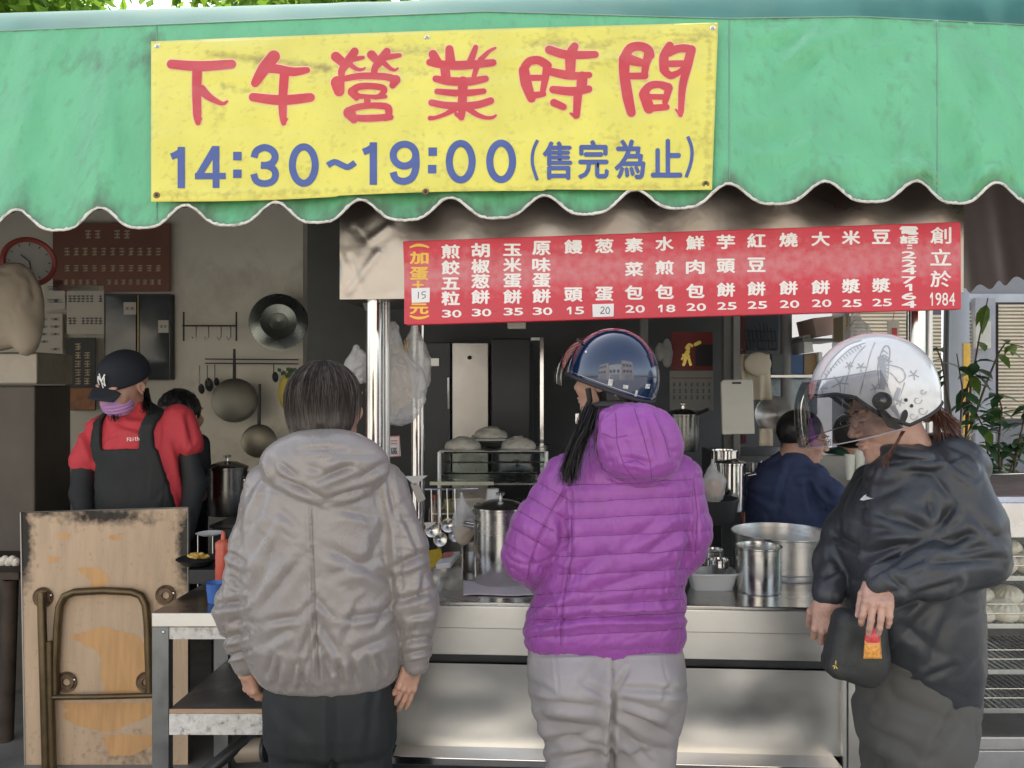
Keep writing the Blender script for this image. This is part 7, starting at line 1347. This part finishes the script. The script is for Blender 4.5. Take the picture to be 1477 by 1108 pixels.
# buns: one pleated bun, then copies
def bunf(P):
    a = np.arctan2(P[..., 1], P[..., 0]); r = np.hypot(P[..., 0], P[..., 1]); return ell(P, (0, 0, .022), (.043, .043, .032)) - .0
def bund(P, N):
    a = np.arctan2(P[:, 1], P[:, 0]); r = np.hypot(P[:, 0], P[:, 1]); top = np.clip((P[:, 2] - .02) / .03, 0, 1); return .0022 * np.sin(a * 14 + r * 90) * top * np.clip(r / .02, 0, 1) + .005 * np.exp(-(r / .007) ** 2) * top + .0025 * noise(P * 28)
bun0 = None; random.seed(4); bi = 0
nm_l = [('topmost shelf', 831), ('middle shelf', 900)]
for sh, (sn, y) in enumerate(nm_l):
    base = ap(1402, y, YG + .02)
    for row, (ry_, n_) in enumerate(((.05, 3), (.13, 3), (.09, 2), (.20, 3))):
        for k in range(n_):
            p = base + AX * (.035 + k * .082 + (.04 if row in (1, 2) else 0) + random.uniform(-.006, .006)) + AY * (ry_) + AZ * (.004 + (.042 if row == 2 else 0) + (.0 if row != 3 else .01))
            lab = 'steamed bun on the %s, %s, %s' % (sn, ['front row', 'second row', 'lying on top', 'back row'][row], ['at the left end', 'in the middle', 'towards the right'][k])
            if bun0 is None: bun0 = put('bun', sculpt(bunf, (-.055, -.055, -.02), (.055, .055, .07), .0042, bund), DOUGH, label=lab, cat='bun', group='buns in the steamer', smooth=180, origin=(0, 0, 0)); o = bun0
            else: o = bun0.copy(); C.objects.link(o); o['label'] = lab
            s = random.uniform(.92, 1.1); o.location = p; o.scale = (s, s * random.uniform(.95, 1.05), s * random.uniform(.85, 1.1)); o.rotation_euler = (random.uniform(-.25, .25), random.uniform(-.25, .25), random.uniform(0, 6))
# ============================================================ beyond the stall at the right
sh_ = thing('shutter_building', 'row of shops with closed cream roller shutters beyond the stall', 'building', at(1420, 720, 9)); GB = mat('grey_facade', (.24, .24, .25), .7, var=.1, vs=1)
def fbs(x0, y0, x1, y1, Y, d): return MB().slab([at(x0, y1, Y), at(x1, y1, Y), at(x1, y0, Y), at(x0, y0, Y)], (0, d, 0))
put('wall', fbs(1200, -120, 2150, 745, 9.1, 3), GB, sh_)
put('lintel', fbs(1200, 424, 2150, 436, 8.98, .1), mat('pale_lintel', (.45, .46, .48), .6), sh_)
SHT = mat('cream_shutter', (.66, .58, .44), .5, var=.05)
for x0, x1, yt_ in ((1225, 1308, 440), (1312, 1372, 452), (1376, 1404, 446), (1440, 1560, 437), (1570, 1700, 437)):
    put('shutter_frame', fbs(x0 - 3, yt_ - 4, x1 + 3, 612, 9.03, .05), mat('shutter_frame', (.10, .10, .11), .6), sh_)
    n_ = int((606 - yt_) / 5.2)
    slat = None
    for k in range(n_):
        y = yt_ + 2 + k * 5.2
        mb = MB().slab([at(x0, y + 4.7, 9.0), at(x1, y + 4.7, 9.0), at(x1, y + 2.4, 8.97), at(x1, y, 9.0), at(x0, y, 9.0), at(x0, y + 2.4, 8.97)], (0, .02, 0)) if 0 else MB().add([at(x0, y + 4.9, 9.01), at(x1, y + 4.9, 9.01), at(x1, y + 3.2, 8.975), at(x0, y + 3.2, 8.975), at(x1, y + 1.2, 8.98), at(x0, y + 1.2, 8.98), at(x1, y, 9.01), at(x0, y, 9.01)], [(0, 1, 2, 3), (3, 2, 4, 5), (5, 4, 6, 7)])
        put('slat', mb, SHT, sh_)
put('pilaster', fbs(1407, 430, 1436, 700, 8.9, .2), mat('pilaster_grey', (.33, .33, .35), .7), sh_); put('meter_box', fbs(1408, 463, 1430, 503, 8.84, .06), mat('meter_cream', (.5, .49, .42), .6), sh_, bevel=.01); put('plinth', fbs(1300, 613, 2100, 745, 8.95, .1), mat('plinth_grey', (.20, .20, .21), .8), sh_)
up = thing('utility_pole', 'grey utility pole with yellow and black warning band behind the plants', 'pole', at(1378, 800, 6)); c = at(1378, 554, 6.0); c.z = 0
put('shaft', MB().lathe(c, [(.10, 0), (.085, 6)], 24), mat('pole_concrete', (.33, .36, .40), .7, var=.1, vs=3), up, smooth=60)
put('warning_band', MB().grid(lambda a, b: c + Vector((.102 * math.cos(-1.55 + 1.5 * a), .102 * math.sin(-1.55 + 1.5 * a), at(0, 650, 6).z + (at(0, 496, 6).z - at(0, 650, 6).z) * b)), 12, 2), mat('warning_yellow', (.62, .36, .02), .5, dirt=.7, ds=9, dthr=.55, dirtcol=(.03, .03, .03)), up, smooth=60); put('cable', MB().tube([at(1366, 420, 5.85), at(1364, 520, 5.84), at(1366, 600, 5.84)], .02, 8), BLACKM, up); put('blue_band', MB().lathe(c, [(.101, at(0, 600, 6).z), (.1008, at(0, 545, 6).z)], 12, sx=1), mat('blue_tape', (.05, .16, .42), .5), up, smooth=60) if 0 else None
LEAF = mat('dark_leaf', (.035, .085, .035), .38, var=.5, vs=14, tl=.25); LEAF2 = mat('young_leaf', (.11, .19, .035), .4, var=.4, vs=14, tl=.35)
def leafgeo(mb, p, d, L, wd, droop=.3):
    d = Vector(d).normalized(); s = d.cross(Vector((random.uniform(-.3, .3), random.uniform(-.6, .2), 1))).normalized(); n = s.cross(d); vs = []; 
    for i, (t, w_) in enumerate(((0, .08), (.25, .8), (.55, 1), (.8, .6), (1, .02))): q = p + d * L * t - Vector((0, 0, droop * L * t * t)); vs += [q + s * wd * w_ + n * wd * .25 * w_, q - Vector((0, 0, 0)), q - s * wd * w_ + n * wd * .25 * w_]
    mb.add(vs, [(3 * i + k, 3 * i + k + 1, 3 * i + k + 4, 3 * i + k + 3) for i in range(4) for k in range(2)])
def plant(nm, lab, base, stems, nleaf, L, m, seed):
    random.seed(seed); t_ = thing(nm, lab, 'plant', base); st = MB(); pts_ = []
    for s in stems: st.tube([Vector(q) for q in s], [.006 * (1 - .6 * i / (len(s) - 1)) for i in range(len(s))], 6); pts_.append(s)
    put('stem', st, mat('bark', (.10, .075, .05), .8), t_, smooth=60)
    ms = [MB(), MB()]
    for k in range(nleaf):
        s = random.choice(pts_); i = random.randrange(1, len(s)); p = Vector(s[i - 1]).lerp(Vector(s[i]), random.random()); a = random.uniform(0, 6.28); leafgeo(ms[random.random() < .3], p, (math.cos(a), math.sin(a) * .7, random.uniform(-.5, .5)), L * random.uniform(.6, 1.2), L * .22 * random.uniform(.8, 1.2), random.uniform(.1, .7))
    for q, mm in zip(ms, m): put('leaves', q, mm, t_, smooth=180, kind='stuff')
YPp = 3.3
def A(x, y, dy=0): return tuple(at(x, y, YPp + dy))
plant('potted_shrub', 'dark broad-leaved potted shrub behind the black jacket hood', at(1400, 740, YPp), [[A(1395, 760), A(1390, 690), A(1385, 620), A(1388, 560), A(1380, 510)], [A(1395, 740), A(1372, 600), A(1358, 520), A(1350, 500)], [A(1392, 700), A(1395, 560, .1), A(1408, 520), A(1415, 545)]], 46, .10, (LEAF, LEAF2), 3)
plant('potted_shrub', 'bushy potted shrub with glossy leaves above the bun steamer', at(1450, 760, YPp), [[A(1440, 760), A(1430, 690), A(1420, 620), A(1400, 580)], [A(1445, 760), A(1440, 640), A(1445, 590), A(1440, 570)], [A(1450, 760), A(1465, 660), A(1478, 600), A(1490, 580)], [A(1440, 740), A(1420, 680), A(1405, 650), A(1398, 640)], [A(1450, 700), A(1470, 640, .2), A(1500, 620)], [A(1436, 720), A(1446, 660), A(1462, 640)]], 210, .085, (LEAF, LEAF2), 5)
plant('potted_shrub', 'tall thin twig with a few young leaves against the cream shutters', at(1400, 700, 3.5), [[A(1392, 640, .2), A(1400, 560, .2), A(1412, 490, .2), A(1425, 430, .2)], [A(1392, 640, .2), A(1420, 560, .2), A(1440, 510, .2), A(1450, 495, .2), A(1475, 500, .2)]], 12, .09, (LEAF2, LEAF2), 8)
sco = thing('scooter', 'parked scooter mostly hidden behind the potted shrubs', 'scooter', (at(1440, 554, 5).x, 5, 0)); sx = at(1440, 554, 5).x
put('body', sculpt(lambda P: smin(smin(ell(P, (sx, 5, .75), (.45, .16, .16)), ell(P, (sx - .45, 5, .85), (.13, .16, .30)), .08), ell(P, (sx + .35, 5, .55), (.3, .14, .16)), .08), (sx - .8, 4.7, .2), (sx + .85, 5.3, 1.3), .02), mat('scooter_silver', (.5, .5, .52), .25, .5), sco, smooth=180)
put('handlebar', MB().tube([(sx - .5, 4.7, 1.15), (sx - .45, 5, 1.12), (sx - .5, 5.3, 1.15)], .018, 8), CHROME, sco)
for dx in (-.62, .6): w0_ = put('tyre', MB().lathe((sx + dx, 5, .25), [(.15, .04), (.22, .05), (.25, .02), (.25, -.02), (.22, -.05), (.15, -.04)], 28, axis=(0, 1, 0)), RUBBER, sco, smooth=50); put('rim', MB().lathe((sx + dx, 5, .25), [(.15, .03), (.03, .05), (.03, -.05), (.15, -.03)], 20, axis=(0, 1, 0)), ALU, w0_, smooth=40)
# trees above the awning at the left
def tree(lab, bx_, by, h_, r_, n_, seed, m):
    random.seed(seed); t_ = thing('tree', lab, 'tree', (bx_, by, 0), 'trees behind the stall'); tk_ = MB(); tk_.tube([(bx_, by, 0), (bx_ + .1, by, h_ * .4), (bx_, by + .1, h_ * .75)], [.2, .16, .08], 10)
    for k in range(6): a = k * 1.05; tk_.tube([(bx_, by, h_ * .45 + k * .1), (bx_ + math.cos(a) * r_ * .4, by + math.sin(a) * r_ * .4, h_ * .65 + k * .1), (bx_ + math.cos(a) * r_ * .75, by + math.sin(a) * r_ * .75, h_ * .85)], [.08, .05, .02], 6)
    put('trunk', tk_, mat('tree_bark', (.10, .08, .06), .9), t_, smooth=60); rr_ = np.random.default_rng(seed)
    cl_ = rr_.normal(size=(70, 3)); cl_ /= np.linalg.norm(cl_, axis=1)[:, None]; cl_ = cl_ * (rr_.random((70, 1)) ** .4) * np.array([r_, r_, r_ * .7]) + np.array([bx_, by, h_ * .85])
    c = cl_[rr_.integers(0, 70, n_)] + rr_.normal(size=(n_, 3)) * r_ * .13; a = rr_.normal(size=(n_, 3)); a /= np.linalg.norm(a, axis=1)[:, None]; b = np.cross(a, rr_.normal(size=(n_, 3))); b /= np.linalg.norm(b, axis=1)[:, None]; s = (.07 * rr_.uniform(.6, 1.4, n_))[:, None]
    V = np.stack([c - a * s, c + b * s * .5, c + a * s, c - b * s * .5], 1).reshape(-1, 3); F = np.arange(n_ * 4).reshape(-1, 4); put('crown', (V, F.tolist()), m, t_, kind='stuff')
LT = mat('tree_leaf', (.17, .30, .03), .5, var=.5, vs=3, tl=.5)
tree('sunlit yellow-green tree rising behind the awning at far left', -4.4, 6.8, 4.75, 1.7, 16000, 1, LT); tree('green tree rising behind the awning left of centre', -1.5, 7.2, 4.85, 1.7, 14000, 2, LT)
# a few more things on the shelves and the rear worktop
random.seed(21)
zr = .817
for k, (px, Yk, h_, r_, c_, lab) in enumerate(((628, 3.55, .17, .03, (.10, .045, .02), 'brown soy sauce bottle on the rear worktop left of the dough rack'), (645, 3.62, .14, .035, (.35, .30, .10), 'squat yellow oil bottle on the rear worktop'),
    (1004, 3.62, .12, .04, (.45, .44, .42), 'white tub on the rear worktop right of the purple hood'), (1078, 3.55, .15, .03, (.30, .05, .04), 'red-capped bottle behind the stack of steel pots'), (812, 3.6, .16, .032, (.12, .15, .10), 'green bottle on the rear worktop near the navy helmet'))):
    t_ = thing('bottle', lab, 'bottle', on(px, Yk, zr)); b0 = on(px, Yk, zr)
    put('body', MB().lathe(b0, [(0, 0), (r_, 0), (r_, h_ * .6), (r_ * .4, h_ * .8), (r_ * .4, h_ * .95)], 20), mat('bottle_%d' % k, c_, .2, coat=.4), t_, smooth=40); put('cap', MB().lathe(b0, [(r_ * .45, h_ * .93), (r_ * .45, h_), (0, h_)], 16), mat('bottle_cap_%d' % k, ((.4, .05, .04), (.5, .4, .05), (.5, .5, .5), (.45, .04, .03), (.05, .2, .08))[k], .4), t_, smooth=40)
hr = thing('ladle_rail', 'rail behind the left of the dough rack from which steel ladles hang', 'rail', ap(650, 700, 3.35)); put('bar', MB().tube([ap(612, 706, 3.35), ap(690, 705, 3.35)], .005, 8), CHROME, hr)
for k, (x, y1) in enumerate(((622, 765), (634, 778), (645, 758), (656, 772))):
    ut = thing('ladle', ['first steel ladle from the left', 'second and longest ladle from the left', 'third and shortest ladle from the left', 'rightmost steel ladle'][k] + ' on the rail behind the counter', 'ladle', ap(x, y1, 3.33), 'ladles hanging behind the counter')
    put('handle', MB().tube([ap(x, 705, 3.34), ap(x + 1, y1, 3.33)], .003, 6), CHROME, ut); put('bowl', MB().lathe(ap(x + 1, y1, 3.33), [(0, 0), (.02, .005), (.03, .02), (.029, .02), (0, .006)], 18, axis=(.1, -.98, .2)), POT, ut, smooth=60)
